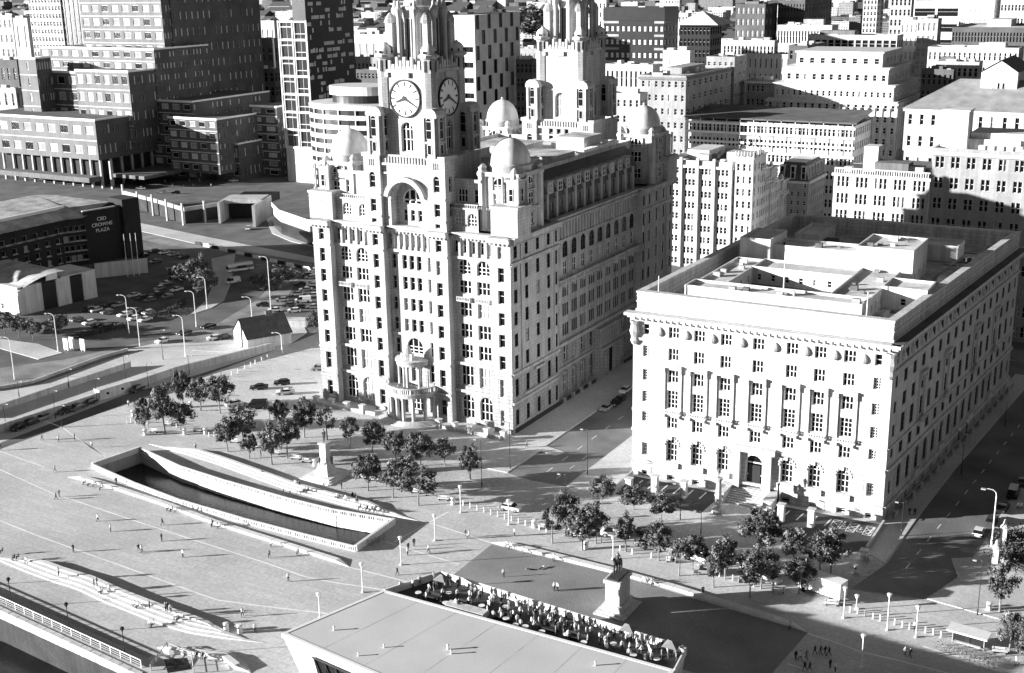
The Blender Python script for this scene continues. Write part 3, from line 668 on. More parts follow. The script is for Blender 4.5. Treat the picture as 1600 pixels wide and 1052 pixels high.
# ---------------------------------------------------------------- corner pavilions with domes
def dome_pavilion(cx, cy, sx, sy, front):
    """cx,cy centre; sx,sy point to the outer corner"""
    b = MB(stone)
    b.box(cx-4.6, cx+4.6, cy-4.8, cy+4.8, 45.2, 58.2, bottom=False)
    b.build('pavilion_wall', LV)
    for (f, half) in ((Fr(cx-4.6, cy-4.8), 9.2), (Fr(cx+4.6, cy-4.8, 0, 90), 9.6)):
        m = MB(stone_trim)
        c = half/2
        for k, (v, w, h, kw) in enumerate(((46.6, 3.0, 2.8, K6), (51.0, 3.2, 2.9, K6), (54.8, 3.4, 2.6, KA))):
            put_win(LV, f, c, v, w, h, .05, **kw)
            m.fbox(f, c-w/2-.35, c-w/2, v-.2, v+h, -.05, .4); m.fbox(f, c+w/2, c+w/2+.35, v-.2, v+h, -.05, .4); m.fbox(f, c-w/2-.4, c+w/2+.4, v-.45, v-.2, -.05, .5)
        m.fbox(f, -.4, half+.4, 57.6, 58.5, -.05, .6); m.fbox(f, 0, half, 50.0, 50.5, -.05, .45)
        m.build('window_surround', LV)
    # outer corner block and its turret with paired columns
    bx, by = cx+sx*3.0, cy+sy*5.6
    b = MB(stone); b.box(bx-3.4, bx+3.4, by-2.9, by+2.9, 45.2, 51.2); b.box(bx-3.6, bx+3.6, by-3.1, by+3.1, 51.2, 51.8); b.build('corner_block', LV)
    tx, ty = cx+sx*3.6, cy+sy*4.6
    b = MB(stone); b.box(tx-1.7, tx+1.7, ty-1.7, ty+1.7, 51.8, 56.8); b.box(tx-2.0, tx+2.0, ty-2.0, ty+2.0, 56.8, 57.4); b.lathe([(1.3, 57.4), (1.2, 58.2), (.7, 59.2), (.2, 59.7), (0, 59.7)], tx, ty, 10); b.build('corner_turret', LV)
    put_win(LV, Fr(tx-1.7, ty-1.7), 1.7, 52.6, 1.1, 2.8, .04, nx=1, nz=2); put_win(LV, Fr(tx+1.7, ty-1.7, 0, 90), 1.7, 52.6, 1.1, 2.8, .04, nx=1, nz=2)
    m = MB(stone_trim); m.lathe([(.32, 0), (.26, .3), (.26, 5.2), (.4, 5.6)], 0, 0, 8); me = m.mesh('turret_column')
    for ax, ay in ((-1.95, -1.95), (1.95, -1.95), (1.95, 1.95)): inst('turret_column', me, LV, (tx+ax, ty+ay, 52.3))
    for qx, qy in ((-1, -1), (1, -1), (1, 1), (-1, 1)):       # scrolled pots round the drum
        if qx == sx and qy == sy: continue
        b = MB(stone_trim); b.lathe([(1.0, 45.4), (1.0, 57.4), (1.25, 57.8), (1.25, 58.3), (.8, 58.9), (.95, 59.5), (.5, 60.2), (0, 60.4)], cx+qx*4.5, cy+qy*4.7, 10); b.build('drum_turret', LV)
    b = MB(dome_m, stone_trim); b.lathe([(4.75, 58.2), (4.75, 59.6), (4.95, 59.9), (4.5, 60.2)], cx, cy, 20, 1)
    b.lathe([(4.5*math.cos(R(a)), 60.2+5.4*math.sin(R(a))) for a in range(0, 90, 9)]+[(.3, 65.6), (.28, 66.2), (0, 66.3)], cx, cy, 24, 0)
    b.build('dome', LV, smooth=True)
for cx, sx in ((-49.0, -1), (-5.0, 1)):
    for cy, sy in ((9.6, -1), (82.2, 1)): dome_pavilion(cx, cy, sx, sy, cy < 40)
# attic storeys between the tower and the corner pavilions
for u0, u1, col in ((5.5, 16.5, (8.6, 13.2)), (37.2, 44.6, (39.6, 43.0))):
    b = MB(stone); sp = [(c, 46.4, 2.4, 2.9, KA) for c in col]; wins(b, LV, F, u0, u1, 45.2, 50.2, sp, REC-.6, .4)
    b.quad(F.p(u0, 50.2, REC-.6), F.p(u1, 50.2, REC-.6), F.p(u1, 50.2, -6), F.p(u0, 50.2, -6))
    sp = [(col[0], 51.4, 2.5, 3.0, K6), (col[1]+.2, 51.4, 1.4, 3.0, K2)]; wins(b, LV, F, u0, u1, 50.2, 56.4, sp, REC-2.4, .4); b.build('attic_wall', LV)
    m = MB(stone_trim); m.fbox(F, u0, u1, 50.2, 50.55, REC-.9, REC-.3); m.fbox(F, u0, u1, 51.2, 51.4, REC-.85, REC-.5)
    for i in range(int((u1-u0)/.6)): m.fbox(F, u0+.3+i*.6, u0+.5+i*.6, 50.55, 51.2, REC-.8, REC-.6)
    m.fbox(F, u0, u1, 56.0, 56.7, REC-2.9, REC-1.9); tag(m.build('balustrade', LV), kind='stuff')
# flank attic: ten dormers under a curved slate mansard
b = MB(conc_d, slate); sp = []
for i in range(nb): sp.append((Y0+bw_*(i+.5)-1.0, 46.2, 1.2, 2.6, dict(nx=1, nz=2, arch=True))); sp.append((Y0+bw_*(i+.5)+1.0, 46.2, 1.2, 2.6, dict(nx=1, nz=2, arch=True)))
wins(b, LV, SF, Y0-2, Y1+2, 45.2, 49.6, sp, -3.4, .5)
b.build('attic_wall', LV)
b = MB(slate); prof = [(-2.9, 49.6), (-3.3, 51.2), (-4.1, 53.0), (-5.2, 54.6), (-6.6, 55.8)]
for (d0, v0), (d1, v1) in zip(prof[:-1], prof[1:]): b.quad(SF.p(Y0-3, v0, d0), SF.p(Y1+3, v0, d0), SF.p(Y1+3, v1, d1), SF.p(Y0-3, v1, d1))
b.build('mansard_roof', LV)
m = MB(conc)
for i in range(nb+1): m.fbox(SF, Y0+bw_*i-.4, Y0+bw_*i+.4, 45.2, 51.0, -3.6, -2.6)
m.split('pilaster', LV)
for i in range(nb):
    c = Y0+bw_*(i+.5); m = MB(conc, lead); m.fbox(SF, c-1.5, c+1.5, 50.6, 53.6, -6, -3.2); m.fbox(SF, c-1.8, c+1.8, 53.6, 53.9, -6, -2.95, 1); o = m.build('dormer', LV); put_win(o, SF, c, 51.0, 1.9, 2.2, -3.17, nx=2, nz=2)
b = MB(felt_w, stone); b.box(-47.5, -6.6, 15, 77, 44, 55.8, 1, bottom=False); b.quad((-47.2, 15.3, 55.82), (-6.9, 15.3, 55.82), (-6.9, 76.7, 55.82), (-47.2, 76.7, 55.82)); b.build('main_roof', LV)
for (x0, x1, y0, y1, z1, nm) in ((-22, -9, 24, 30, 58.2, 'plant_room'), (-20, -8.5, 36, 48, 57.4, 'roof_light'), (-40, -26, 28, 36, 59, 'plant_room'), (-38, -24, 46, 60, 57.6, 'roof_light'), (-18, -10, 56, 66, 59.5, 'plant_room'), (-12, -8, 16.5, 22, 58.6, 'plant_room')):
    b = MB(conc_l, felt); b.box(x0, x1, y0, y1, 55.8, z1); b.box(x0-.2, x1+.2, y0-.2, y1+.2, z1, z1+.25, 1); b.build(nm, LV)
for i in range(14):
    b = MB(metal_w); y = 50+i*1.5; b.prism([(-8.6, y), (-7.0, y), (-7.0, y+1.1), (-8.6, y+1.1)], 55.8, 57.6); b.build('vent_cowl', LV)
for i in range(26):
    x, y = rng.uniform(-44, -12), rng.uniform(18, 74); s = rng.uniform(.5, 1.4); b = MB(rng.choice([metal_g, conc_l, felt_d, metal_w])); b.box(x, x+s*1.5, y, y+s, 55.8, 55.8+s); b.build('roof_unit', LV)
b = MB(stone_trim)
for x0, x1, y0, y1 in ((-47.5, -6.6, 14.8, 15.3), (-47.5, -6.6, 76.6, 77.1), (-7.1, -6.6, 15, 77), (-47.6, -47.1, 15, 77)): b.box(x0, x1, y0, y1, 55.7, 56.7)
b.build('roof_parapet', LV)
# ---------------------------------------------------------------- clock towers
def clock_face(f, uc, vc, r, d):
    root_loc = f.p(uc, vc, d)
    def disc(mb, r0, r1, dd, mi, k=36):
        for i in range(k):
            a, c = 2*math.pi*i/k, 2*math.pi*(i+1)/k
            mb.quad(f.p(uc+r0*math.cos(a), vc+r0*math.sin(a), dd), f.p(uc+r1*math.cos(a), vc+r1*math.sin(a), dd), f.p(uc+r1*math.cos(c), vc+r1*math.sin(c), dd), f.p(uc+r0*math.cos(c), vc+r0*math.sin(c), dd), mi)
    m = MB(clock_w); disc(m, 0.0, r*.97, d+.25, 0); dial = m.build('clock_dial', LV)
    m = MB(clock_k)
    for i in range(36):
        a, c = 2*math.pi*i/36, 2*math.pi*(i+1)/36; ri, ro = r*.955, r*1.03
        for (q0, q1, e0, e1) in ((ri, ro, .45, .45), (ri, ri, .2, .45), (ro, ro, .45, -.1)):
            m.quad(f.p(uc+q0*math.cos(a), vc+q0*math.sin(a), d+e0), f.p(uc+q1*math.cos(a), vc+q1*math.sin(a), d+e1), f.p(uc+q1*math.cos(c), vc+q1*math.sin(c), d+e1), f.p(uc+q0*math.cos(c), vc+q0*math.sin(c), d+e0))
    m.build('clock_rim', dial)
    def bar(mb, ang, r0, r1, w0, w1, dd):
        s, c = math.sin(R(ang)), math.cos(R(ang))
        P = lambda rr, ww: f.p(uc+s*rr+c*ww, vc+c*rr-s*ww, dd)
        mb.quad(P(r0, -w0), P(r0, w0), P(r1, w1), P(r1, -w1))
    for h in range(12):
        m = MB(clock_k); bar(m, h*30, r*.66, r*.9, .16, .2, d+.29); m.build('hour_mark', dial)
    m = MB(clock_k); bar(m, 120, -r*.18, r*.86, .34, .12, d+.36); bar(m, 120, -r*.18, r*.1, .4, .4, d+.365); m.build('minute_hand', dial)
    m = MB(clock_k); bar(m, 250, -r*.12, r*.62, .42, .2, d+.33); m.build('hour_hand', dial)
def tower(yc, zb, front):
    x = -27.2; H = 6.8
    b = MB(stone)
    Ft = Fr(x-H, yc-H); Rt = Fr(x+H, yc-H, 0, 90); Bt = Fr(x+H, yc+H, 0, 180); Lt = Fr(x-H, yc+H, 0, -90)
    for f in (Ft, Rt, Bt, Lt):
        vis = f in (Ft, Rt)
        sp = [(H, 62.2, 3.2, 6.6, dict(nx=3, nz=2, arch=True, t=.2, transom=.55))] if vis else []
        wins(b, LV, f, 0, 2*H, 55, 80.0, sp, 0, .7)
        if vis: clock_face(f, H, 74.0, 4.05, 0.0) if front else None
    b.build('tower_shaft', LV)
    m = MB(stone_trim)
    for f in (Ft, Rt, Bt, Lt):
        m.fbox(f, -.3, 2*H+.3, 79.6, 80.3, -.2, .35); m.fbox(f, 2, 2*H-2, 69.4, 69.8, -.1, .25) if not (f in (Ft, Rt) and front) else None
        for i in range(11):          # pierced parapet of fins
            u = 1.9+(2*H-3.8)*i/10; h = 82.2 if i % 2 else 81.4
            if 3 <= i <= 7: h += .8
            m.fbox(f, u-.3, u+.3, 80.3, h, -.5, .15)
        m.fbox(f, 1.6, 2*H-1.6, 80.3, 81.0, -.35, .05)
        for k in (-1, 1): m.fbox(f, H+k*4.6-.4, H+k*4.6+.4, 78.6, 79.6, -.1, .5)
        m.fbox(f, H-1.4, H+1.4, 78.6, 79.7, -.1, .6)
    tag(m.build('tower_parapet', LV), kind='stuff')
    for qx in (-1, 1):
        for qy in (-1, 1):
            tx, ty = x+qx*(H-1.0), yc+qy*(H-1.0)
            t = MB(stone, stone_trim); t.lathe([(1.75, 70.5), (1.75, 82.6)], tx, ty, 8, 0); t.lathe([(1.75, 82.6), (2.3, 82.9), (2.3, 83.4), (1.9, 83.5)], tx, ty, 10, 1); tu = t.build('corner_turret', LV)
            t = MB(dome_m); t.lathe([(1.85*math.cos(R(a)), 83.5+2.3*math.sin(R(a))) for a in range(0, 90, 15)]+[(.15, 86.1), (0, 86.2)], tx, ty, 12); t.build('turret_dome', tu, smooth=True)
            g_ = MB(clock_k)
            for k in range(8):
                a = R(45*k); c_, s_ = math.cos(a), math.sin(a); r = 1.78
                g_.quad((tx+c_*r-s_*.22, ty+s_*r+c_*.22, 79.8), (tx+c_*r+s_*.22, ty+s_*r-c_*.22, 79.8), (tx+c_*r+s_*.22, ty+s_*r-c_*.22, 82.3), (tx+c_*r-s_*.22, ty+s_*r+c_*.22, 82.3))
                p0 = 1.95
                g_.box(tx+c_*p0-.14, tx+c_*p0+.14, ty+s_*p0-.14, ty+s_*p0+.14, 83.75, 84.3)
            g_.build('turret_slit', tu)
            # buttress aedicule with a curved cap
            ax, ay = x+qx*(H+.6), yc+qy*(H+.3)
            t = MB(stone, stone_trim); t.box(ax-1.9, ax+1.9, ay-1.9, ay+1.9, 61.5, 70.2)
            pts = [(-2.1, 70.2), (-2.1, 70.9), (-1.7, 71.7), (-.9, 72.2), (.9, 72.2), (1.7, 71.7), (2.1, 70.9), (2.1, 70.2)]
            t.add([(ax+u, ay-2.1, v) for u, v in pts]+[(ax+u, ay+2.1, v) for u, v in pts], [tuple(range(7, -1, -1))[::-1]]+[tuple(range(8, 16))[::-1]]+[(i, i+8, i+9, i+1) for i in range(7)], 1)
            bt = t.build('buttress_aedicule', LV)
            for f in (Fr(ax-1.9, ay-1.9), Fr(ax+1.9, ay-1.9, 0, 90)):
                put_win(bt, f, 1.9, 62.2, 1.1, 2.2, .03, nx=1, nz=1); put_win(bt, f, 1.9, 65.6, 1.5, 4.6, .03, nx=1, nz=2, arch=True)
                t = MB(stone_trim)
                for k in (-1, 1): t.fbox(f, 1.9+k*1.35-.3, 1.9+k*1.35+.3, 61.5, 70.2, -.05, .4)
                t.fbox(f, .5, 3.3, 64.6, 65.1, -.05, .35); t.build('aedicule_pilasters', bt)
    # upper lantern stage
    t = MB(stone); t.lathe([(4.3, 80), (4.3, 92.6), (4.7, 92.9), (4.7, 93.6), (3.3, 93.8), (3.3, 97.0), (3.6, 97.3), (3.0, 98.0)], x, yc, 16); t.build('lantern_drum', LV)
    t = MB(dome_m); t.lathe([(3.0*math.cos(R(a)), 98+2.8*math.sin(R(a))) for a in range(0, 90, 15)]+[(0, 100.8)], x, yc, 16); t.build('lantern_dome', LV, smooth=True)
    for k in range(8):
        a = R(45*k+22.5); cx_, cy_ = x+5.5*math.cos(a), yc+5.5*math.sin(a)
        t = MB(stone_trim); t.lathe([(.85, 80), (.85, 81), (.55, 81.3), (.5, 91.2), (.75, 91.8), (.9, 92.4), (.9, 93.0), (.5, 93.6), (.3, 94.8), (0, 95)], cx_, cy_, 10); t.build('lantern_column', LV)
        a = R(45*k); cx_, cy_ = x+6.6*math.cos(a), yc+6.6*math.sin(a)
        if k % 2 == 1:
            t = MB(stone); t.box(cx_-.9, cx_+.9, cy_-.9, cy_+.9, 80, 90.2); t.lathe([(1.3, 90.2), (1.3, 90.8), (.9, 91.6), (.3, 92.3), (0, 92.4)], cx_, cy_, 8); t.build('lantern_pier', LV)
        t = MB(glass); c_, s_ = math.cos(a), math.sin(a); r = 4.34
        t.quad((x+c_*r+s_*.6, yc+s_*r-c_*.6, 82), (x+c_*r-s_*.6, yc+s_*r+c_*.6, 82), (x+c_*r-s_*.6, yc+s_*r+c_*.6, 91), (x+c_*r+s_*.6, yc+s_*r-c_*.6, 91)); t.build('lantern_opening', LV)
    t = MB(bronze); t.lathe([(.5, 100.8), (.8, 102), (.9, 103.4), (.4, 104.6), (.45, 105.2), (0, 105.7)], x, yc, 8); t.box(x-2.0, x+2.0, yc-.2, yc+.2, 103.2, 105.0); t.build('bird_statue', LV)
    t = MB(metal_w); t.tube((x+2.2, yc-H-.1, 80.3), (x+2.2, yc-H-.1, 99), .17, .09, seg=8); t.build('flagpole', LV)
tower(8.8, 45, True); tower(82.9, 45, False)
# tower base above the cornice: two piers, the great arch and its balustrade
for yb, fr_ in ((0.0, True), (74.2, False)):
    Fb = Fr(-54, yb); zl = 45.2
    for (a, c) in ((15.9, 20.4), (33.2, 37.8)):
        b = MB(stone); m_ = (a+c)/2
        sp = [(m_, 45.8, 1.3, 1.0, dict(nx=1, nz=1)), (m_, 48.4, 1.5, 2.9, K2), (m_, 53.9, 1.6, 3.6, dict(nx=1, nz=2, arch=True)), (m_-.55, 58.9, .35, 1.5, dict(nx=1, nz=1)), (m_+.55, 58.9, .35, 1.5, dict(nx=1, nz=1)), (m_, 58.9, .35, 1.5, dict(nx=1, nz=1))]
        wins(b, LV, Fb, a, c, 45.2, 61.6, sp, 0, .4)
        for s_, uu in ((0, a), (1, c)):
            f2 = Fr(-54+uu, yb, 0, 90) if s_ else Fr(-54+uu, yb+15.5, 0, -90)
            if s_: wins(b, LV, f2, 0, 4.6, 45.2, 61.6, [(2.2, 48.4, 1.2, 2.9, K2), (2.2, 53.9, 1.2, 3.6, dict(nx=1, nz=2, arch=True))] if uu > 30 else [], 0, .4); wins(b, LV, f2, 4.6, 15.5, 45.2, 61.6, [], -.01, .4) if uu > 30 else None
            else: b.facade(f2, 11, 15.5, 45.2, 61.6)
        b.quad(Fb.p(a, 61.6, 0), Fb.p(c, 61.6, 0), Fb.p(c, 61.6, -4.6), Fb.p(a, 61.6, -4.6)); b.build('tower_pier', LV)
        m = MB(stone_trim); m.fbox(Fb, a-.25, c+.25, 61.0, 61.9, -4.8, .35); m.fbox(Fb, a, c, 47.2, 47.7, -.1, .3); m.fbox(Fb, a, c, 52.2, 52.6, -.1, .25); m.split('pier_cap', LV)
    b = MB(stone)
    if fr_:
        sp = []
        b.facade(Fb, 20.4, 33.2, 45.2, 59.4, [(22.4, 31.2, 45.3, 55.6, True)], -.9, 2.2)
        b.build('great_arch_wall', LV)
        b = MB(stone); Fi = Fr(-54, yb); wins(b, LV, Fi, 22.3, 31.3, 45.2, 56, [(26.8, 50.0, 5.0, 3.6, dict(nx=3, nz=1, arch=True, t=.3)), (24.8, 46.2, 1.1, 2.6, K2), (26.8, 46.2, 1.1, 2.6, K2), (28.8, 46.2, 1.1, 2.6, K2)], -3.1, .4); b.build('arch_screen', LV)
        m = MB(stone_trim); k = 16; r0, r1 = 4.5, 5.6; uc, vs_ = 26.8, 51.2
        for i in range(k):
            a, c = math.pi*(.06+.88*i/k), math.pi*(.06+.88*(i+1)/k)
            for (q0, q1, e0, e1) in ((r1, r0, .35, .35), (r0, r0, .35, -1.0), (r1, r1, -1.0, .35)):
                m.quad(Fb.p(uc+q0*math.cos(a), vs_+q0*math.sin(a), e0), Fb.p(uc+q1*math.cos(a), vs_+q1*math.sin(a), e1), Fb.p(uc+q1*math.cos(c), vs_+q1*math.sin(c), e1), Fb.p(uc+q0*math.cos(c), vs_+q0*math.sin(c), e0))
        m.build('arch_hood', LV); m = MB(stone_trim)
        for i in range(13):
            a = math.pi*(.1+.8*i/12); m.fbox(Fb, uc+4.75*math.cos(a)-.2, uc+4.75*math.cos(a)+.2, vs_+4.75*math.sin(a)-.2, vs_+4.75*math.sin(a)+.2, -1.0, .12)
        tag(m.build('hood_dentils', LV), kind='stuff')
    else:
        wins(b, LV, Fb, 20.4, 33.2, 45.2, 59.4, [(24.4, 56.2, 1.3, 2.8, K2), (26.8, 56.2, 1.3, 2.8, K2), (29.2, 56.2, 1.3, 2.8, K2)], -.9, .5); b.build('tower_base_wall', LV)
    m = MB(stone_trim); m.fbox(Fb, 20.4, 33.2, 57.2, 57.6, -1.0, -.5); m.fbox(Fb, 20.4, 33.2, 59.2, 59.7, -2.2, -.3); m.fbox(Fb, 20.4, 33.2, 61.2, 61.6, -1.2, -.45)
    for i in range(16): u = 20.8+i*.8; m.fbox(Fb, u-.16, u+.16, 59.7, 61.2, -1.0, -.6)
    tag(m.build('tower_balustrade', LV), kind='stuff')
# area walls with piers before the basement lights, and the little stone gate piers
for x in list(np.arange(-53, -35, 4.6))+list(np.arange(-17.5, 0, 4.3)):
    b = MB(kerb_m); b.box(x-.55, x+.55, -4.4, -3.3, 0, 1.9); b.box(x-.7, x+.7, -4.55, -3.15, 1.9, 2.15); b.build('forecourt_pier', LV)
for x0, x1 in ((-54, -35.5), (-18, -.5)):
    b = MB(kerb_m); b.box(x0, x1, -4.1, -3.6, 0, .8); b.build('forecourt_wall', LV)
for i in range(8):
    y = 24+i*4.6
    if 42 < y < 60: continue
    b = MB(stone_base); b.box(.0, 1.0, y-.4, y+.4, .1, 1.5); b.build('area_pier', LV)
b = MB(metal_d); b.box(.3, .42, 1, 42, .1, 1.1); b.box(.3, .42, 59, 91, .1, 1.1); b.build('area_railing', LV)
# ================================================================ the white palazzo office
CN = empty('palazzo_office', (60, 38, 0), 'bright white stone palazzo office with deep cornice and flat roof', 'building')
SUBWIN.add(CN.name); CW = 51.5; CF = Fr(33, -8.2); CL = math.hypot(8, 93.2); CRZ = math.degrees(math.atan2(93.2, 8)); CS = Fr(84.5, -8.2, 0, CRZ)
BR_ = CS.p(CL, 0); BL_ = (36.0, 85.0)
KC0 = dict(nx=3, nz=2, t=.13); KC20 = dict(nx=3, nz=4, t=.11); KCA0 = dict(nx=3, nz=3, arch=True, t=.12); KG0 = dict(nx=3, nz=4, t=.1, gl=glass2)
def cunard_face(f, L, cols, ends, door=None, hood_all=True, hoods=None):
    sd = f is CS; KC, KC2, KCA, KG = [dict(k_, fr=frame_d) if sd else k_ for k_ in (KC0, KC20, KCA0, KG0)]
    b = MB(port, port_base); lo = []; hi = []
    for i, c in enumerate(cols):
        lo.append((c, -.1+.15, 1.7, 1.15, dict(nx=1, nz=2, t=.1)))
        if door is not None and i == door: continue
        lo.append((c, 4.2, 2.3, 4.8, KCA))
    for c in ends: lo.append((c, 4.6, 1.3, 2.7, KG)); lo.append((c, .05, 1.2, 1.15, dict(nx=1, nz=2)))
    if door is not None: lo = [q for q in lo if abs(q[0]-cols[door]) > .1]; lo.append((cols[door], 1.8, 3.5, 6.9, dict(nx=1, nz=2, arch=True, t=.25)))
    for c in cols:
        hi.append((c, 11.3, 2.2, 2.4, KC)); hi.append((c, 15.6, 2.25, 3.8, KC2)); hi.append((c, 21.0, 2.2, 2.7, KC)); hi.append((c, 25.7, 2.1, 2.5, KC)); hi.append((c, 30.3, 2.2, 2.3, KC))
    for c in ends:
        for v in (12.0, 16.2, 20.8, 25.8): hi.append((c, v, 1.35, 2.3, KG))
        hi.append((c, 30.4, 1.3, 2.2, dict(nx=1, nz=2, t=.12)))
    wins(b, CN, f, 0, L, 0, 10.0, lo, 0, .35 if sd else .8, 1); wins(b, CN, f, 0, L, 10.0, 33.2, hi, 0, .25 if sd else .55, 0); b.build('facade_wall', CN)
    m = MB(port_trim)
    m.fbox(f, 0, L, 2.5, 2.95, -.1, .5); m.fbox(f, 0, L, 9.8, 10.4, -.1, .45); m.fbox(f, 0, L, 14.2, 14.6, -.1, .3); m.fbox(f, 0, L, 29.2, 29.7, -.1, .4); m.split('string_course', CN)
    for i, c in enumerate(cols):
        if hoods is not None and i not in hoods: continue
        m = MB(port_trim); w = 1.75
        m.fbox(f, c-w-.25, c+w+.25, 24.3, 24.8, -.05, .75)                       # hood slab on brackets
        for s in (-1, 1): m.fbox(f, c+s*w-.22, c+s*w+.22, 23.2, 24.3, -.05, .55); m.fbox(f, c+s*w-.24, c+s*w+.24, 15.0, 23.2, -.05, .28)
        m.build('window_hood', CN)
        m = MB(port_trim); m.fbox(f, c-w-.35, c+w+.35, 14.65, 14.95, -.05, 1.0); m.fbox(f, c-w-.3, c+w+.3, 15.35, 15.55, .75, .95)
        for k in range(8): m.fbox(f, c-w-.15+k*.5, c-w+.05+k*.5, 14.95, 15.35, .78, .92)
        for s in (-1, 1): m.fbox(f, c+s*(w-.2)-.2, c+s*(w-.2)+.2, 13.7, 14.65, -.05, .7)
        m.build('balcony', CN)
        if door is None or i != door:
            m = MB(port_trim); m.fbox(f, c-1.7, c+1.7, 2.95, 4.1, -.05, .55); m.fbox(f, c-.25, c+.25, 9.0, 9.9, -.05, .45); m.split('arch_sill', CN)
            m = MB(port_trim)
            for k in range(9):
                a = math.pi*k/8; r = 1.55; m.fbox(f, c+r*math.cos(a)-.2, c+r*math.cos(a)+.2, 7.85+r*math.sin(a)-.2, 7.85+r*math.sin(a)+.2, -.05, .16)
            tag(m.build('voussoirs', CN), kind='stuff')
    allc = sorted(list(cols)+list(ends))
    me = MB(port_trim); me.lathe([(0, -.0), (.35, .1), (.62, .45), (.7, .9), (.55, 1.5), (.25, 1.9), (0, 2.0)], 0, 0, 8); shield = me.mesh('carved_shield')
    for a, c in zip(allc[:-1], allc[1:]):
        p = f.p((a+c)/2, 30.4, .1); inst('carved_shield', shield, CN, p, f.rz)
    # cornice and parapet
    m = MB(port_trim); m.fbox(f, -.5, L+.5, 33.2, 33.9, -.3, .5); m.fbox(f, -.9, L+.9, 33.9, 34.4, -.3, 1.1); m.fbox(f, -1.4, L+1.4, 34.4, 35.0, -.3, 1.7); m.build('cornice', CN)
    n = int(L/1.3); m = MB(port_trim)
    for i in range(n): u = (i+.5)*L/n; m.fbox(f, u-.22, u+.22, 33.5, 34.38, .45, 1.3)
    tag(m.build('modillions', CN), kind='stuff')
cols = [41.7-33, 47.1-33, 52.6-33, 59.1-33, 65.7-33, 71.1-33, 76.6-33]
cunard_face(CF, CW, cols, [2.8, 48.8], door=3)
ncol = 15; cs = [8.2+i*(CL-16.4)/(ncol-1) for i in range(ncol)]
cunard_face(CS, CL, cs, [2.8, CL-2.8], None, hoods=[2, 5, 9, 12])
b = MB(port, port); b.quad((BL_[0], BL_[1], 0), (33, -8.2, 0), (33, -8.2, 33.2), (BL_[0], BL_[1], 33.2)); b.quad((BR_[0], BR_[1], 0), (BL_[0], BL_[1], 0), (BL_[0], BL_[1], 33.2), (BR_[0], BR_[1], 33.2)); b.build('facade_wall', CN)
OUT = [(33, -8.2), (84.5, -8.2), BR_[:2], BL_]
# parapet wall ring set back on the cornice
def ring(poly, inset0, inset1, z0, z1, m, name, top=None):
    def ins(d):
        n = len(poly); out = []
        for i in range(n):
            p0, p1, p2 = poly[i-1], poly[i], poly[(i+1) % n]
            def nrm(a, c): l = math.hypot(c[0]-a[0], c[1]-a[1]); return (-(c[1]-a[1])/l, (c[0]-a[0])/l)
            n1, n2 = nrm(p0, p1), nrm(p1, p2); k = 1+n1[0]*n2[0]+n1[1]*n2[1]
            out.append((p1[0]+(n1[0]+n2[0])/k*d, p1[1]+(n1[1]+n2[1])/k*d))
        return out
    A, B_ = ins(inset0), ins(inset1); n = len(poly); b = MB(m)
    for i in range(n):
        j = (i+1) % n
        b.quad((*A[i], z0), (*A[j], z0), (*A[j], z1), (*A[i], z1)); b.quad((*B_[j], z0), (*B_[i], z0), (*B_[i], z1), (*B_[j], z1)); b.quad((*A[i], z1), (*A[j], z1), (*B_[j], z1), (*B_[i], z1))
    return b.build(name, CN), ins
_, ins = ring(OUT, .5, 1.7, 35.0, 38.7, port_base, 'parapet_wall'); ring(OUT, .35, 1.9, 38.7, 39.1, port_trim, 'parapet_coping'); ring(OUT, .35, .9, 36.9, 37.15, port_trim, 'parapet_moulding'); ring(OUT, .3, .9, 35.02, 35.5, port_trim, 'parapet_plinth'); ring(OUT, .42, .9, 38.0, 38.2, port_trim, 'parapet_moulding')
b = MB(felt); q = ins(1.6); b.add([(*p, 35.3) for p in q], [(0, 1, 2, 3)]); b.add([(*p, 35.05) for p in ins(.0)], [(0, 1, 2, 3)]); b.build('roof_deck', CN)
b = MB(felt_d); b.fbox(CS, -.3, CL, 35.0, 35.06, -.5, 1.6); b.build('cornice_dark_strip', CN)  # dark strip laid along the ledge of the side cornice
for P0, sx in ((CF.p(.4, 31.2, .2), 1), (CF.p(CW-.4, 31.2, .2), -1)):
    b = MB(port_trim); b.lathe([(.5, 28.2), (.9, 29), (.7, 29.8), (1.1, 31), (.8, 32.4), (1.1, 33.2)], P0[0], P0[1], 8); b.build('corner_eagle', CN)
# roof-top storeys seen behind the parapet
def pent(x0, x1, y0, y1, z1, wf=(), ws=(), z0=35.3, m=render_w, roof=felt_w, par=.5, nm='penthouse'):
    b = MB(m, roof)
    f = Fr(x0, y0); s = Fr(x1, y0, 0, 90)
    wins(b, CN, f, 0, x1-x0, z0, z1, [(u, z0+1.0, w, 1.4, dict(nx=1, nz=2)) for u, w in wf], 0, .25); wins(b, CN, s, 0, y1-y0, z0, z1, [(u, z0+1.0, w, 1.4, dict(nx=1, nz=2)) for u, w in ws], 0, .25)
    b.quad((x1, y1, z0), (x0, y1, z0), (x0, y1, z1), (x1, y1, z1)); b.quad((x0, y1, z0), (x0, y0, z0), (x0, y0, z1), (x0, y1, z1))
    b.quad((x0, y0, z1), (x1, y0, z1), (x1, y1, z1), (x0, y1, z1), 1)
    o = b.build(nm, CN)
    if par:
        p = MB(m); t = .3; e = .02
        for a in ((x0-e, x1+e, y0-e, y0+t), (x0-e, x1+e, y1-t, y1+e), (x0-e, x0+t, y0+t, y1-t), (x1-t, x1+e, y0+t, y1-t)): p.box(a[0], a[1], a[2], a[3], z1-.02, z1+par)
        p.build('penthouse_parapet', CN)
    return o
wl = lambda L, n, w=.9: [(L*(i+.5)/n, w) for i in range(n)]
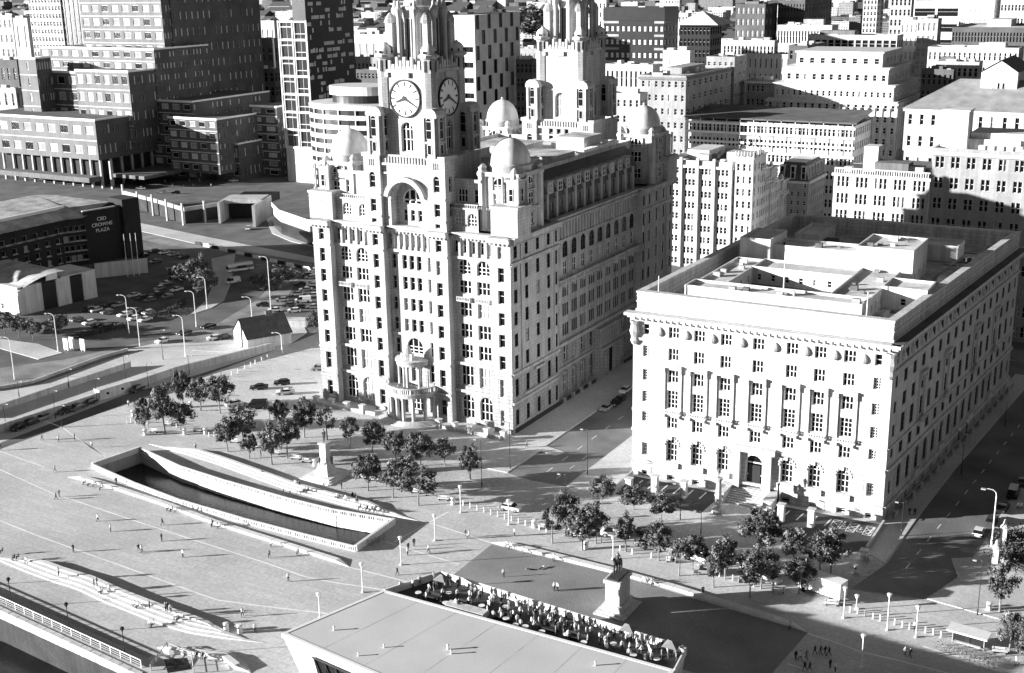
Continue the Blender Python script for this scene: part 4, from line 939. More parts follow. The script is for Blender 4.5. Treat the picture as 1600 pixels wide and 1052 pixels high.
pent(41, 76.5, -1.2, 4.5, 39.2, [(1.2, .9), (5, .8), (6.2, .8), (7.4, .8), (11.2, .8), (12.4, .8), (13.6, .8), (18, .8), (19.2, .8), (20.4, .8), (26, .9), (30, .9)], wl(5.7, 2))
pent(41, 47.2, 4.5, 30, 38.6, (), wl(25.5, 6)); pent(68.5, 76.5, 4.5, 30, 38.9, (), wl(25.5, 7, 1.0)); pent(76.5, 85.2, 14, 22, 39.4, [(4.2, 1.1)], wl(8, 2))
pent(47.2, 68.5, 22, 30, 38.8, wl(21.3, 7), (), nm='light_well_wall')
pent(45, 72, 36, 44, 40.8, wl(27, 9, 1.1), wl(8, 2)); pent(40, 47, 34, 46, 42.2, wl(7, 2, 1.0), wl(12, 3)); pent(66, 78, 34, 48, 42.6, [(2.6, .8), (3.8, .8), (9, .8)], wl(14, 3)); pent(44, 50, 62, 76, 38.2); pent(68, 82, 62, 70, 38.4, m=conc_l)
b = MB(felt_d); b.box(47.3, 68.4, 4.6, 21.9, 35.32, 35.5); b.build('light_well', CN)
for (x, y, w, d, h) in ((58, 10, 3, 3, 1.8), (79, 5, 2, 3, 1.2), (80, 32, 4, 2, 1.5), (82, 40, 2, 4, 1.0), (84, 50, 3, 5, .8), (50, 66, 3, 3, 1.6), (60, 52, 5, 3, 1.4), (72, 55, 3, 3, 2.2), (79, 28, 3, 2, 1.3), (86, 62, 3, 6, .5), (62, 70, 2, 2, 2.4)):
    b = MB(rng.choice([metal_g, conc_l, felt_d, render_w])); b.box(x, x+w, y, y+d, 35.3, 35.3+h); b.build('roof_unit', CN)
for (x, y, h) in ((36.8, -4.6, 6.5), (60.5, 1.5, 12.5), (78, -3.5, 7.5)):
    b = MB(metal_w); b.tube((x, y, 35.3), (x, y, 35.3+h), .16, .08, seg=8); b.build('flagpole', CN)
for i in range(46):
    x, y = rng.choice([rng.uniform(36, 40), rng.uniform(77, 84), rng.uniform(38, 86), rng.uniform(48, 66)]), rng.uniform(6, 80)
    if 40 < x < 86 and (30 < y < 50) and x < 79: continue
    s_ = rng.uniform(.4, 1.3); b = MB(rng.choice([metal_g, conc_d, felt_d, conc_l, metal_d])); b.box(x, x+s_*rng.uniform(.6, 2.4), y, y+s_, 35.3, 35.3+s_*rng.uniform(.5, 1.6)); b.build('roof_unit', CN)
for (x0_, x1_, y0_, y1_, z_) in ((41, 76.5, -1.2, 4.5, 39.2), (68.5, 76.5, 4.5, 30, 38.9), (41, 47.2, 4.5, 30, 38.6), (45, 72, 36, 44, 40.8), (66, 78, 34, 48, 42.6)):
    for k in range(6):
        s_ = rng.uniform(.4, 1.1); x, y = rng.uniform(x0_+.8, x1_-2), rng.uniform(y0_+.6, y1_-1.4); b = MB(rng.choice([metal_g, conc_d, felt_d, metal_w])); b.box(x, x+s_*1.5, y, y+s_, z_, z_+s_); b.build('roof_unit', CN)
for (a_, c_) in (((79, 26), (83, 70)), ((38, 6), (38.5, 60)), ((50, 58), (80, 60)), ((77.5, 4), (77.5, 30))):
    b = MB(metal_g); b.tube((*a_, 35.55), (*c_, 35.55), .14, seg=5); b.build('roof_pipe', CN)
for i in range(9):
    b = MB(felt_d); x, y = rng.uniform(78, 84), rng.uniform(30, 75); b.box(x, x+rng.uniform(1, 4), y, y+rng.uniform(.3, 3), 35.3, 35.42); b.build('roof_patch', CN)
# entrance: steps, flanking plinths, bronze door
b = MB(metal_d, port_trim); b.fbox(CF, 24.9, 27.3, 1.8, 6.4, -.78, -.6); b.build('front_door', CN)
for k in range(8):
    b = MB(kerb_m); b.box(55.2, 63.2, -13.2+k*.62, -8.3, 0.0+k*.22, .22+k*.22); b.build('entrance_step', CN)
for x in (54.2, 64.0):
    b = MB(port_trim); b.box(x-.9, x+.9, -14.0, -8.3, 0, 1.9); b.box(x-1.05, x+1.05, -14.1, -8.2, 1.9, 2.2); b.build('entrance_plinth', CN)
b = MB(port_trim); 
for s in (-1, 1): b.fbox(CF, 26.1+s*3.2-.6, 26.1+s*3.2+.6, 1.6, 9.6, -.05, 1.0)
b.fbox(CF, 21.6, 30.6, 9.6, 10.7, -.05, 1.3); b.build('door_surround', CN)
b = MB(metal_d)
for u in np.arange(0.6, CL, 1.2): b.fbox(CS, u, u+.06, .1, 1.2, 1.5, 1.56)
b.fbox(CS, .4, CL, 1.15, 1.25, 1.48, 1.58); tag(b.build('area_railing', CN), kind='stuff')
for u in np.arange(3, CL-3, 5.3):
    b = MB(port_base); b.fbox(CS, u-.35, u+.35, .1, 1.6, 1.2, 1.9); b.build('area_pier', CN)
# low wall with stone piers round the tarmac forecourt
for (pq, h) in (((983, 760), 1.6), ((1023, 769), 3.4), ((1068, 778), 3.4), ((1220, 815), 3.4), ((1267, 823), 3.4), ((1350, 872), 1.4)):
    x, y = GP(*pq); b = MB(port_trim); b.box(x-.6, x+.6, y-.6, y+.6, 0, h); b.box(x-.75, x+.75, y-.75, y+.75, h, h+.25); b.build('forecourt_pier', CN)
b = MB(port_trim); b.box(84.9, 85.3, -22, -9.5, 0, 1.0); b.box(33.3, 33.7, -20, -9, 0, 1.0); b.split('forecourt_wall', CN)
# ================================================================ white angular riverside hall with a roof terrace
TZ = 10.0
tA, tB = GP(600, 922, TZ), GP(440, 990, TZ); tC = GP(585, 1053, TZ); tD = GP(1062, 1049, TZ)
dx, dy = tC[0]-tB[0], tC[1]-tB[1]; k = (77-tB[0])/dx; tE = (77.0, tB[1]+dy*k)
tD = (76.2, tA[1]+(tD[1]-tA[1])*1.0)
TM = empty('riverside_hall', (50, -95, 0), 'white angular riverside hall with sloping walls and crowded roof terrace', 'building')
def shrink(p, d, c=(50, -97)):
    v = Vector((p[0]-c[0], p[1]-c[1])); return (p[0]-v.x/abs(v.x)*d if abs(v.x) > 4 else p[0], p[1]-v.y/abs(v.y)*d*.8 if abs(v.y) > 4 else p[1])
rp = [tB, tE, tD, tA]
b = MB(render_w); bp_ = [shrink(p, 2.6) for p in rp]
for i in (0, 1, 2, 3):
    j = (i+1) % 4
    b.quad((*bp_[i], 0), (*bp_[j], 0), (*rp[j], TZ), (*rp[i], TZ))
b.build('wall', TM)
b = MB(hall_roof); b.add([(*p, TZ-.0) for p in rp], [(0, 1, 2, 3)]); b.build('roof', TM)
b = MB(paint_w)
for i in range(4):
    a, c = rp[i], rp[(i+1) % 4]; l = math.hypot(c[0]-a[0], c[1]-a[1]); nx, ny = -(c[1]-a[1])/l*.55, (c[0]-a[0])/l*.55
    b.prism([a, c, (c[0]+nx, c[1]+ny), (a[0]+nx, a[1]+ny)], TZ-.6, TZ+.05+.002*i)
b.build('roof_edge', TM)
for (p_, s) in (((522, 985), .5), ((700, 1015), .6), ((600, 1012), .4), ((705, 1022), .5), ((930, 1040), .5), ((560, 1025), .4)):
    x, y = GP(*p_, TZ); b = MB(metal_w); b.lathe([(.25*s, TZ-.2), (.25*s, TZ+1.1*s), (.4*s, TZ+1.2*s), (0, TZ+1.4*s)], x, y, 8); b.build('roof_vent', TM)
for k in range(1, 7):
    a_, c_ = lerp(tB, tE, k/7), lerp(tA, tD, k/7); w_ = .05; b = MB(felt); b.quad((a_[0]-w_, a_[1], TZ+.006), (a_[0]+w_, a_[1], TZ+.006), (c_[0]+w_, c_[1], TZ+.006), (c_[0]-w_, c_[1], TZ+.006)); b.build('roof_seam', TM)
# framed window with zigzag struts in the river face
fE = Fr(tB[0], tB[1], 0, math.degrees(math.atan2(dy, dx)))
b = MB(glass); b.add([fE.p(6, 1.5, -1.75), fE.p(40, 1.5, -1.75), fE.p(40, 8.2, -.2), fE.p(6, 8.2, -.2)], [(0, 1, 2, 3)]); b.build('glazing', TM)
b = MB(metal_d)
for i in range(16):
    u = 6.4+i*2.1
    b.tube(fE.p(u, 8.0, -.12), fE.p(u+1.05, 2, -1.5), .1, seg=4); b.tube(fE.p(u+1.05, 2, -1.5), fE.p(u+2.1, 8.0, -.12), .1, seg=4)
b.tube(fE.p(6, 8.2, -.1), fE.p(40, 8.2, -.1), .14, seg=4); b.build('window_struts', TM)
# terrace deck, its parapet and the end wall
q0, q1 = GP(688, 893, TZ), GP(1073, 1012, TZ)
tz = TZ-1.0
poly = [tA, tD, q1, q0]
b = MB(mat('dark_decking', .06, .7, .25, .3, .2, 4)); b.add([(*p, tz) for p in poly], [(0, 1, 2, 3)]); b.build('terrace_deck', TM)
b = MB(render_w); lo_ = [shrink(p, 1.2) for p in poly]
for i in (1, 2, 3): j = (i+1) % 4; b.quad((*lo_[i], 0), (*lo_[j], 0), (*poly[j], TZ), (*poly[i], TZ))
b.build('terrace_wall', TM)
b = MB(paint_w)
for a, c in ((q1, q0), (tD, q1), (q0, tA)):
    l = math.hypot(c[0]-a[0], c[1]-a[1]); nx, ny = -(c[1]-a[1])/l*.22, (c[0]-a[0])/l*.22; b.prism([a, c, (c[0]+nx, c[1]+ny), (a[0]+nx, a[1]+ny)], tz-.05, TZ+.15)
b.build('terrace_parapet', TM)
b = MB(metal_g); b.tube((*lerp(tA, tD, .16), tz+.9), (*lerp(tA, tD, .3), tz+.9), .08); b.build('skylight_rail', TM)
b = MB(conc_l, glass2)
a, c = lerp(tA, tD, .22), lerp(tA, tD, .36); l = math.hypot(c[0]-a[0], c[1]-a[1]); n_ = (-(c[1]-a[1])/l, (c[0]-a[0])/l)
pp = [(a[0]+n_[0]*.7, a[1]+n_[1]*.7), (c[0]+n_[0]*.7, c[1]+n_[1]*.7), (c[0]+n_[0]*2.4, c[1]+n_[1]*2.4), (a[0]+n_[0]*2.4, a[1]+n_[1]*2.4)]
b.prism(pp, tz, tz+.9, 0); b.build('stair_upstand', TM)
TERR = (q0, q1, tA, tD, tz)
# ================================================================ the city behind
FOOT = []
BL_SEEN = {}
def solve_depth(x1, y0, zt, pxS):
    lo, hi = y0, y0+400
    for _ in range(50):
        m = (lo+hi)/2
        if PJ(x1, m, zt)[0] < pxS: lo = m
        else: hi = m
    return lo-y0
def bld(name, label, y0, pxL, pxR, pyT, pxS=None, depth=None, fl=5, nf=6, ns=4, wall=conc, gl=glass, fr=frame_w, roof=felt, ww=.55, wh=.55, zb=0.0, single=True, g0=0.0, nx=1, nz=2, par=.8, units=4, cat='building', zt=None, cornice=None, base=None, group=None, win_rows=None, arch=False, parent=None, side=True, grp=1, gw=.8, x0=None, x1=None, strips=False):
    if x1 is None: x1, zz = PW(pxR, pyT, y0); x0 = PW(pxL, pyT, y0)[0]; zt = zz if zt is None else zt
    if depth is None: depth = max(6, solve_depth(x1, y0, zt, pxS)) if pxS else 18
    cx, cy = (x0+x1)/2, y0+depth/2; FOOT.append((x0-3, x1+3, y0-3, y0+depth+3))
    root = empty(name, (cx, cy, 0), label, cat, group) if parent is None else parent
    b = MB(wall); f = Fr(x0, y0); s = Fr(x1, y0, 0, 90); H = zt-zb
    fh = (H-g0)/fl
    panes = MB(gl, fr)
    for (fr_f, L, n) in ((f, x1-x0, nf), (s, depth, ns if side else 0)):
        sp = []
        for r in range(fl):
            for i in range(n):
                w = L/n*ww; nbay = max(1, n//grp); bw2 = L/nbay; bay, kk = divmod(i, grp); bay = min(bay, nbay-1); uc_ = L*(i+.5)/n if grp == 1 else bw2*(bay+.5)+bw2*gw*((kk+.5)/grp-.5); w = w if grp == 1 else bw2*gw/grp*ww; sp.append((uc_, zb+g0+fh*r+fh*(1-wh)*.5, round(w, 2), round(fh*wh, 2), dict(nx=nx, nz=nz, t=min(.16, w*.1), fr=fr, gl=gl, arch=arch and fh*wh > w*.6)))
        if single and len(sp) < 320: wins(b, root, fr_f, 0, L, zb, zt, sp, 0, .35)
        else:
            holes = [(c-w/2, c+w/2, v, v+h) for c, v, w, h, _ in sp]; b.facade(fr_f, 0, L, zb, zt, holes, 0, .35)
            for c, v, w, h, _ in sp:
                panes.quad(fr_f.p(c-w/2, v, -.33), fr_f.p(c+w/2, v, -.33), fr_f.p(c+w/2, v+h, -.33), fr_f.p(c-w/2, v+h, -.33), 0)
                if nx > 1 or nz > 1: panes.fbox(fr_f, c-w/2, c+w/2, v+h*.55, v+h*.55+.12, -.33, -.25, 1)
    b.quad((x1, y0+depth, zb), (x0, y0+depth, zb), (x0, y0+depth, zt), (x1, y0+depth, zt)); b.quad((x0, y0+depth, zb), (x0, y0, zb), (x0, y0, zt), (x0, y0+depth, zt))
    b.build('wall', root)
    if panes.f: tag(panes.build('windows', root), kind='stuff')
    r_ = MB(roof, wall); r_.quad((x0+.4, y0+.4, zt-.05), (x1-.4, y0+.4, zt-.05), (x1-.4, y0+depth-.4, zt-.05), (x0+.4, y0+depth-.4, zt-.05))
    if par:
        for a in ((x0-.05, x1+.05, y0-.05, y0+.4), (x0-.05, x1+.05, y0+depth-.4, y0+depth+.05), (x0-.05, x0+.4, y0+.4, y0+depth-.4), (x1-.4, x1+.05, y0+.4, y0+depth-.4)): r_.box(*a, zt-.06, zt+par, 1)
    ro = r_.build('roof', root)
    if cornice:
        m = MB(cornice)
        for v in (zt-.9,)+((zb+g0-.5,) if g0 else ()):
            m.fbox(f, -.6, x1-x0+.6, v, v+.9, -.2, .7); m.fbox(s, -.6, depth, v, v+.9, -.2, .7)
        m.split('cornice', root)
    if units > 3 and x1-x0 > 14 and depth > 9:
        pw, pd_ = (x1-x0)*rng.uniform(.2, .5), depth*rng.uniform(.3, .6); ux, uy = rng.uniform(x0+1, x1-1-pw), rng.uniform(y0+1.5, y0+depth-1-pd_); m = MB(rng.choice([conc, render_w, conc_d, brick_m]), felt_d); m.box(ux, ux+pw, uy, uy+pd_, zt-.05, zt+rng.uniform(2.2, 4)); m.build('plant_room', ro)
    for i in range(units):
        w_, d_, h_ = rng.uniform(1.5, 5), rng.uniform(1.5, 4), rng.uniform(.8, 2.6)
        if x1-x0 < w_+2 or depth < d_+2: continue
        ux, uy = rng.uniform(x0+1, x1-1-w_), rng.uniform(y0+1, y0+depth-1-d_); m = MB(rng.choice([metal_g, conc_l, felt_d, conc, render_w])); m.box(ux, ux+w_, uy, uy+d_, zt-.05, zt+h_); m.build('roof_unit', ro)
    return root, (x0, x1, y0, y0+depth, zt)
def bldp(name, label, pxL, pxR, pyT, pyB, pxS=None, **kw):
    y0 = GP((pxL+pxR)/2, pyB)[1]; return bld(name, label, y0, pxL, pxR, pyT, pxS, **kw)
# --- white office with vertical piers beside the clock tower building
y0 = 172.0
tb, (x0, x1, ya, yb_, zt) = bld('office_block', 'white stone office with tall ribbed piers behind the domed building', y0, 1040, 1143, 262, depth=34, fl=9, nf=12, ns=10, wall=port, roof=felt_d, ww=.72, wh=.56, grp=3, gw=.72, par=1.6, nz=2, units=6, cornice=port_trim)
f = Fr(x0, y0); n = 4
for i in range(n+1):
    m = MB(port_trim); u = (x1-x0)*i/n; m.fbox(f, u-.45, u+.45, 0, zt+2.6, -.1, .9); m.build('pier', tb)
xa, za = PW(1150, 243, y0-1.0); xb, zb_ = PW(1178, 243, y0-1.0)
b = MB(port); fT = Fr(xa, y0-1.2); sT = Fr(xb, y0-1.2, 0, 90); sp = []
for r in range(11): sp += [((xb-xa)*(i+.5)/3, 1.5+r*4.2, .9, 2.4, dict(nx=1, nz=2)) for i in range(3)]
wins(b, tb, fT, 0, xb-xa, 0, za, sp, 0, .35); wins(b, tb, sT, 0, 8, 0, za, [((8)*(i+.5)/2, 1.5+r*4.2, 1.1, 2.4, dict(nx=1, nz=2)) for r in range(11) for i in range(2)], 0, .35)
b.quad((xa, y0+6.8, 0), (xa, y0-1.2, 0), (xa, y0-1.2, za), (xa, y0+6.8, za)); b.quad((xa, y0-1.2, za), (xb, y0-1.2, za), (xb, y0+6.8, za), (xa, y0+6.8, za)); b.build('corner_tower', tb)
m = MB(port_trim)
for i in range(7): m.fbox(fT, (xb-xa)*i/6-.2, (xb-xa)*i/6+.2, za, za+1.4, -.5, .2)
m.fbox(fT, -.3, xb-xa+.3, za-1, za-.3, -.1, .4); m.build('tower_parapet', tb)
# its stepped, ornate flank along the side street
zz = za-5
for i in range(5):
    ys = y0+7+i*6.4; h = 40-i*3.2-(2.5 if i % 2 else 0)
    b = MB(stone); s = Fr(xb-.4-.5*(i % 2), ys, 0, 90); wins(b, tb, s, 0, 6.3, 0, h, [(6.3*(k+.5)/3, 2+r*4.0, 1.2, 2.4, dict(nx=2, nz=2)) for r in range(int(h/4)-1) for k in range(3)], 0, .4)
    b.quad(s.p(0, 0, -12), s.p(0, 0, 0), s.p(0, h, 0), s.p(0, h, -12)); b.quad(s.p(0, h, 0), s.p(6.3, h, 0), s.p(6.3, h, -12), s.p(0, h, -12)); b.build('flank_wing', tb)
    m = MB(port_trim); m.fbox(s, -.1, 6.4, h-.6, h, -.2, .7); m.fbox(s, 0, 6.3, h-5.5, h-5.0, -.1, .9)
    for k in range(8): m.fbox(s, k*.8, k*.8+.25, h-5.0, h-4.2, .6, .8)
    m.fbox(s, 0, 6.3, h-4.2, h-4.0, .55, .85); m.lathe([(.7, h), (.8, h+.9), (.4, h+1.8), (0, h+2.6)], *s.p(0.5, 0, -.4)[:2], 8); m.build('flank_balcony', tb)
# --- mansard block
mb_, (x0, x1, ya, yb_, zt) = bld('mansard_block', 'grey office with dark mansard roof on the side street', 213, 1213, 1263, 284, None, depth=22, fl=8, nf=5, ns=8, wall=brick_m, ww=.42, wh=.5, par=0, units=0, cornice=conc_l)
b = MB(slate, felt_w); i_ = 2.0; zr = zt+6.5
lo4 = [(x0, ya), (x1, ya), (x1, yb_), (x0, yb_)]; hi4 = [(x0+i_, ya+i_), (x1-i_, ya+i_), (x1-i_, yb_-i_), (x0+i_, yb_-i_)]
for i in range(4): j = (i+1) % 4; b.quad((*lo4[i], zt), (*lo4[j], zt), (*hi4[j], zr), (*hi4[i], zr))
b.add([(*p, zr) for p in hi4], [(0, 1, 2, 3)], 1); b.build('mansard_roof', mb_)
for f, L, n in ((Fr(x0, ya), x1-x0, 3), (Fr(x1, ya, 0, 90), yb_-ya, 6)):
    for k in range(n):
        c = L*(k+.5)/n; m = MB(conc_l); m.fbox(f, c-.9, c-.7, zt+.6, zt+5.2, -1.6, -.1); m.fbox(f, c+.7, c+.9, zt+.6, zt+5.2, -1.6, -.1); m.fbox(f, c-1, c+1, zt+5.2, zt+5.5, -2, 0); o = m.build('dormer', mb_); put_win(o, f, c, zt+.7, 1.4, 4.4, -.25, nx=1, nz=2)
# --- white balustraded bank
wb, (x0, x1, ya, yb_, zt) = bld('balustraded_bank', 'white classical office with roof balustrade behind the palazzo roof', 165, 1303, 1453, 279, depth=22, fl=7, nf=15, ns=6, wall=port, ww=.62, wh=.62, grp=3, gw=.7, par=0, units=9, cornice=port_trim, roof=felt_d, arch=False)
m = MB(port_trim); f = Fr(x0, ya)
for i in range(40): m.fbox(f, (x1-x0)*i/40, (x1-x0)*i/40+.3, zt, zt+1.3, -.6, -.2)
m.fbox(f, 0, x1-x0, zt+1.3, zt+1.7, -.7, -.1); tag(m.build('balustrade', wb), kind='stuff')
b = MB(render_w); b.box(x0+7.5, x0+12, ya+6, ya+12, zt, zt+8); b.build('lift_tower', wb); b = MB(black_clad); b.box(x0+13, x1-3, ya+8, ya+18, zt, zt+2.6); b.build('plant_screen', wb); b = MB(conc); b.lathe([(1.2, zt), (1.2, zt+6), (1.0, zt+6.2)], x0+17, ya+14, 10); b.build('flue', wb)
# --- grey stone office at the right edge
gb, (x0, x1, ya, yb_, zt) = bld('grey_office', 'large grey stone office rising at the right edge behind the palazzo', 126, 1457, 1660, 247, depth=34, fl=9, nf=16, ns=4, wall=brick_m, ww=.8, wh=.55, grp=2, gw=.62, par=1.0, units=5, cornice=conc_l, roof=felt_w, nx=1)
b = MB(render_w); b.box(x0+.8, x0+7.8, ya+5, ya+12, zt, zt+10.5); b.box(x0+.5, x0+8.1, ya+4.7, ya+12.3, zt+10.5, zt+10.9); b.build('lift_tower', gb)
b = MB(render_w, glass); f = Fr(x0, ya); b.box(x0+8, x1, ya+9, ya+22, zt, zt+4.5); b.build('penthouse', gb)
for i in range(9): b = MB(metal_w); b.box(x0+11+i*2.4, x0+12.6+i*2.4, ya+5, ya+7, zt, zt+1.5); b.build('roof_unit', gb)
# --- scaffolded low block
sb, (x0, x1, ya, yb_, zt) = bld('scaffolded_block', 'long office wrapped in pale horizontal scaffold decks under a dark sheet roof', 240, 1076, 1334, 198, depth=26, fl=8, nf=40, ns=8, wall=conc_l, ww=.55, wh=.55, par=0, units=0, roof=felt_d, single=False, zt=None)
f = Fr(x0, ya)
for k in range(4):
    m = MB(paint_w); v = zt-1.2-k*3.6; m.fbox(f, -1, x1-x0+1, v, v+.9, 1.3, 1.6); m.build('scaffold_board', sb)
for i in range(13):
    m = MB(metal_w); u = (x1-x0)*i/12; m.fbox(f, u-.1, u+.1, zt-16, zt+1.5, 1.4, 1.6); m.build('scaffold_pole', sb)
b = MB(felt_d); b.quad((x0-1.5, ya-1.5, zt+1.4), (x1+1.5, ya-1.5, zt+1.4), (x1+1, yb_, zt+3.5), (x0-1, yb_, zt+3.5)); b.box(x0-1.5, x1+1.5, ya-1.6, ya-1.3, zt+.9, zt+1.5); b.build('sheet_roof', sb)
# --- tiered white stone bank
ib, (x0, x1, ya, yb_, zt) = bld('tiered_office', 'huge tiered white stone office with stacked setbacks and cornices', 278, 1198, 1402, 162, 1444, fl=11, nf=18, ns=14, wall=port, ww=.42, wh=.55, par=.6, units=0, cornice=port_trim, single=True)
for k, (ins_, dz, fl_, nf_) in enumerate(((2.2, 6.0, 1, 20), (5.5, 12.5, 2, 12), (9, 18.5, 1, 8))):
    b = MB(port); zl = zt+(0 if k == 0 else (6.0, 12.5)[k-1]); zh = zt+dz; L = x1-x0-2*ins_; D = yb_-ya-2*ins_
    for ff, LL, nn in ((Fr(x0+ins_, ya+ins_), L, nf_), (Fr(x1-ins_, ya+ins_, 0, 90), D, nf_*2//3)):
        wins(b, ib, ff, 0, LL, zl, zh, [(LL*(i+.5)/nn, zl+(zh-zl)*.3, min(1.8, LL/nn*.4), (zh-zl)*.36, dict(nx=1, nz=2)) for i in range(nn)], 0, .35)
    b.quad((x0+ins_, yb_-ins_, zl), (x0+ins_, ya+ins_, zl), (x0+ins_, ya+ins_, zh), (x0+ins_, yb_-ins_, zh)); b.build('setback_wall', ib)
    m = MB(port_trim, felt_w); m.box(x0+ins_-.6, x1-ins_+.6, ya+ins_-.6, yb_-ins_+.6, zh, zh+.7); m.build('setback_cornice', ib)
f = Fr(x0, ya); 
for i in range(19): m = MB(port_trim); u = (x1-x0)*i/18; m.fbox(f, u-.35, u+.35, zt-20, zt-2, -.1, .45); m.build('pilaster', ib)
f = Fr(x1, ya, 0, 90)
for i in range(15): m = MB(port_trim); u = (yb_-ya)*i/14; m.fbox(f, u-.35, u+.35, zt-20, zt-2, -.1, .45); m.build('pilaster', ib)
# --- columned white bank with hipped tile roof
cbk, (x0, x1, ya, yb_, zt) = bld('hipped_bank', 'white stone bank with shallow tiled hip roof and roof lantern house', 222, 1414, 1680, 179, depth=46, fl=7, nf=14, ns=6, wall=port, ww=.34, wh=.5, par=0, units=0, cornice=port_trim)
b = MB(lead); zr = zt+9; b.quad((x0-1, ya-1, zt), (x1+1, ya-1, zt), (x1-14, ya+20, zr), (x0+14, ya+20, zr)); b.add([(x0-1, yb_, zt), (x0-1, ya-1, zt), (x0+14, ya+20, zr)], [(0, 1, 2)]); b.quad((x1+1, yb_, zt), (x0-1, yb_, zt), (x0+14, ya+20, zr), (x1-14, ya+20, zr)); b.build('hip_roof', cbk)
lh = (x0+22, x0+34, ya+14, ya+44); b = MB(render_w); b.box(*lh, zt, zt+12); b.build('lantern_house', cbk)
b = MB(slate); mx = (lh[0]+lh[1])/2; b.quad((lh[1]+.5, lh[2]-.5, zt+12), (lh[1]+.5, lh[3], zt+12), (mx, lh[3], zt+16), (mx, lh[2]-.5, zt+16)); b.quad((lh[0]-.5, lh[3], zt+12), (lh[0]-.5, lh[2]-.5, zt+12), (mx, lh[2]-.5, zt+16), (mx, lh[3], zt+16)); b.build('lantern_roof', cbk)
b = MB(render_w); b.add([(lh[0], lh[2], zt+12), (lh[1], lh[2], zt+12), (mx, lh[2], zt+16)], [(0, 1, 2)]); b.build('gable', cbk)
for i in range(3): put_win(cbk, Fr(lh[0], lh[2]), 4.4+i*1.6, zt+6, .9, 2.4, .03, nx=1, nz=1)
# --- grey brick pair behind the rear dome
bld('brick_office', 'grey brick office block standing behind the rear dome', 240, 1000, 1072, 122, 1148, fl=11, nf=7, ns=9, wall=brick_m, ww=.38, wh=.45, units=6, cornice=brick_l)
bld('brick_office', 'taller grey brick slab attached behind the grey brick office', 292, 1104, 1148, 92, 1167, fl=14, nf=5, ns=3, wall=brick_m, ww=.45, wh=.35, units=3)
bld('corner_shop_block', 'low pale corner block with curved parapet between dome and brick office', 215, 952, 1000, 150, 1012, fl=9, nf=5, ns=2, wall=conc, ww=.4, wh=.45, units=2)
bld('dark_brick_hotel', 'dark brick block with white dormers beside the tiered office', 300, 1166, 1210, 128, 1212, fl=9, nf=6, ns=2, wall=brick_m, ww=.5, wh=.45, units=3, cornice=render_w)
# --- black glass office
bo, (x0, x1, ya, yb_, zt) = bld('black_office', 'black clad office with pale window bands behind the rear clock tower', 345, 944, 1038, 14, 1060, fl=13, nf=11, ns=4, wall=black_clad, gl=blind, fr=frame_d, ww=.62, wh=.4, zb=0, units=2, roof=felt_d, g0=0)
m = MB(brick_m)
for k in range(1, 13):
    v = zt*k/13-.55; m.fbox(Fr(x0, ya), 0, 8, v, v+1.1, -.1, .12); m.fbox(Fr(x0, ya), 27, x1-x0, v, v+1.1, -.1, .12); m.fbox(Fr(x1, ya, 0, 90), 0, yb_-ya, v, v+1.1, -.1, .12)
m.split('spandrel_band', bo); m = MB(black_clad); m.fbox(Fr(x0, ya), -.4, x1-x0+.4, zt-5.6, zt+.3, -.2, .35); m.fbox(Fr(x1, ya, 0, 90), -.3, yb_-ya, zt-5.6, zt+.3, -.2, .35); m.build('fascia', bo)
# --- chequered apartment slab
y0 = 300; x1, zt = PW(741, 24, y0); x0 = PW(699, 24, y0)[0]; D = solve_depth(x1, y0, zt, 812); FOOT.append((x0, x1, y0, y0+D))
ch = empty('chequered_flats', ((x0+x1)/2, y0+D/2, 0), 'apartment slab with chequered dark windows and pale panels behind the clock tower', 'building')
b = MB(render_w); f = Fr(x0, y0); s = Fr(x1, y0, 0, 90)
sp = [((x1-x0)*(i+.5)/2, 4+r*7.4, (x1-x0)*.36, 2.6, dict(nx=2, nz=1, fr=frame_d)) for r in range(int(zt/7.4)-1) for i in range(2)]; wins(b, ch, f, 0, x1-x0, 0, zt, sp, 0, .8)
nfl = 22; fh = zt/nfl; cw_ = D/8; sp2 = []
for r in range(nfl-1):
    for i in range(8):
        if (i+r//2) % 2 == 0 and r % 2 == 0 and r > 9: sp2.append((cw_*(i+.5), .6+r*fh, cw_*.6, fh*1.85, dict(nx=1, nz=1, fr=frame_d, t=.05)))
        elif r <= 9 and r % 2 == 0 and (i+r//2) % 2 == 0: sp2.append((cw_*(i+.5)+.2, .6+r*fh, cw_*1.3 if 0 < i < 7 else cw_*.7, fh*1.1, dict(nx=1, nz=1, fr=frame_d, t=.05)))
b2 = MB(conc_l); wins(b2, ch, s, 0, D, 0, zt, sp2, 0, .4); b2.build('panelled_wall', ch)
b.quad((x0, y0+D, 0), (x0, y0, 0), (x0, y0, zt), (x0, y0+D, zt)); b.quad((x0, y0, zt), (x1, y0, zt), (x1, y0+D, zt), (x0, y0+D, zt)); b.build('wall', ch)
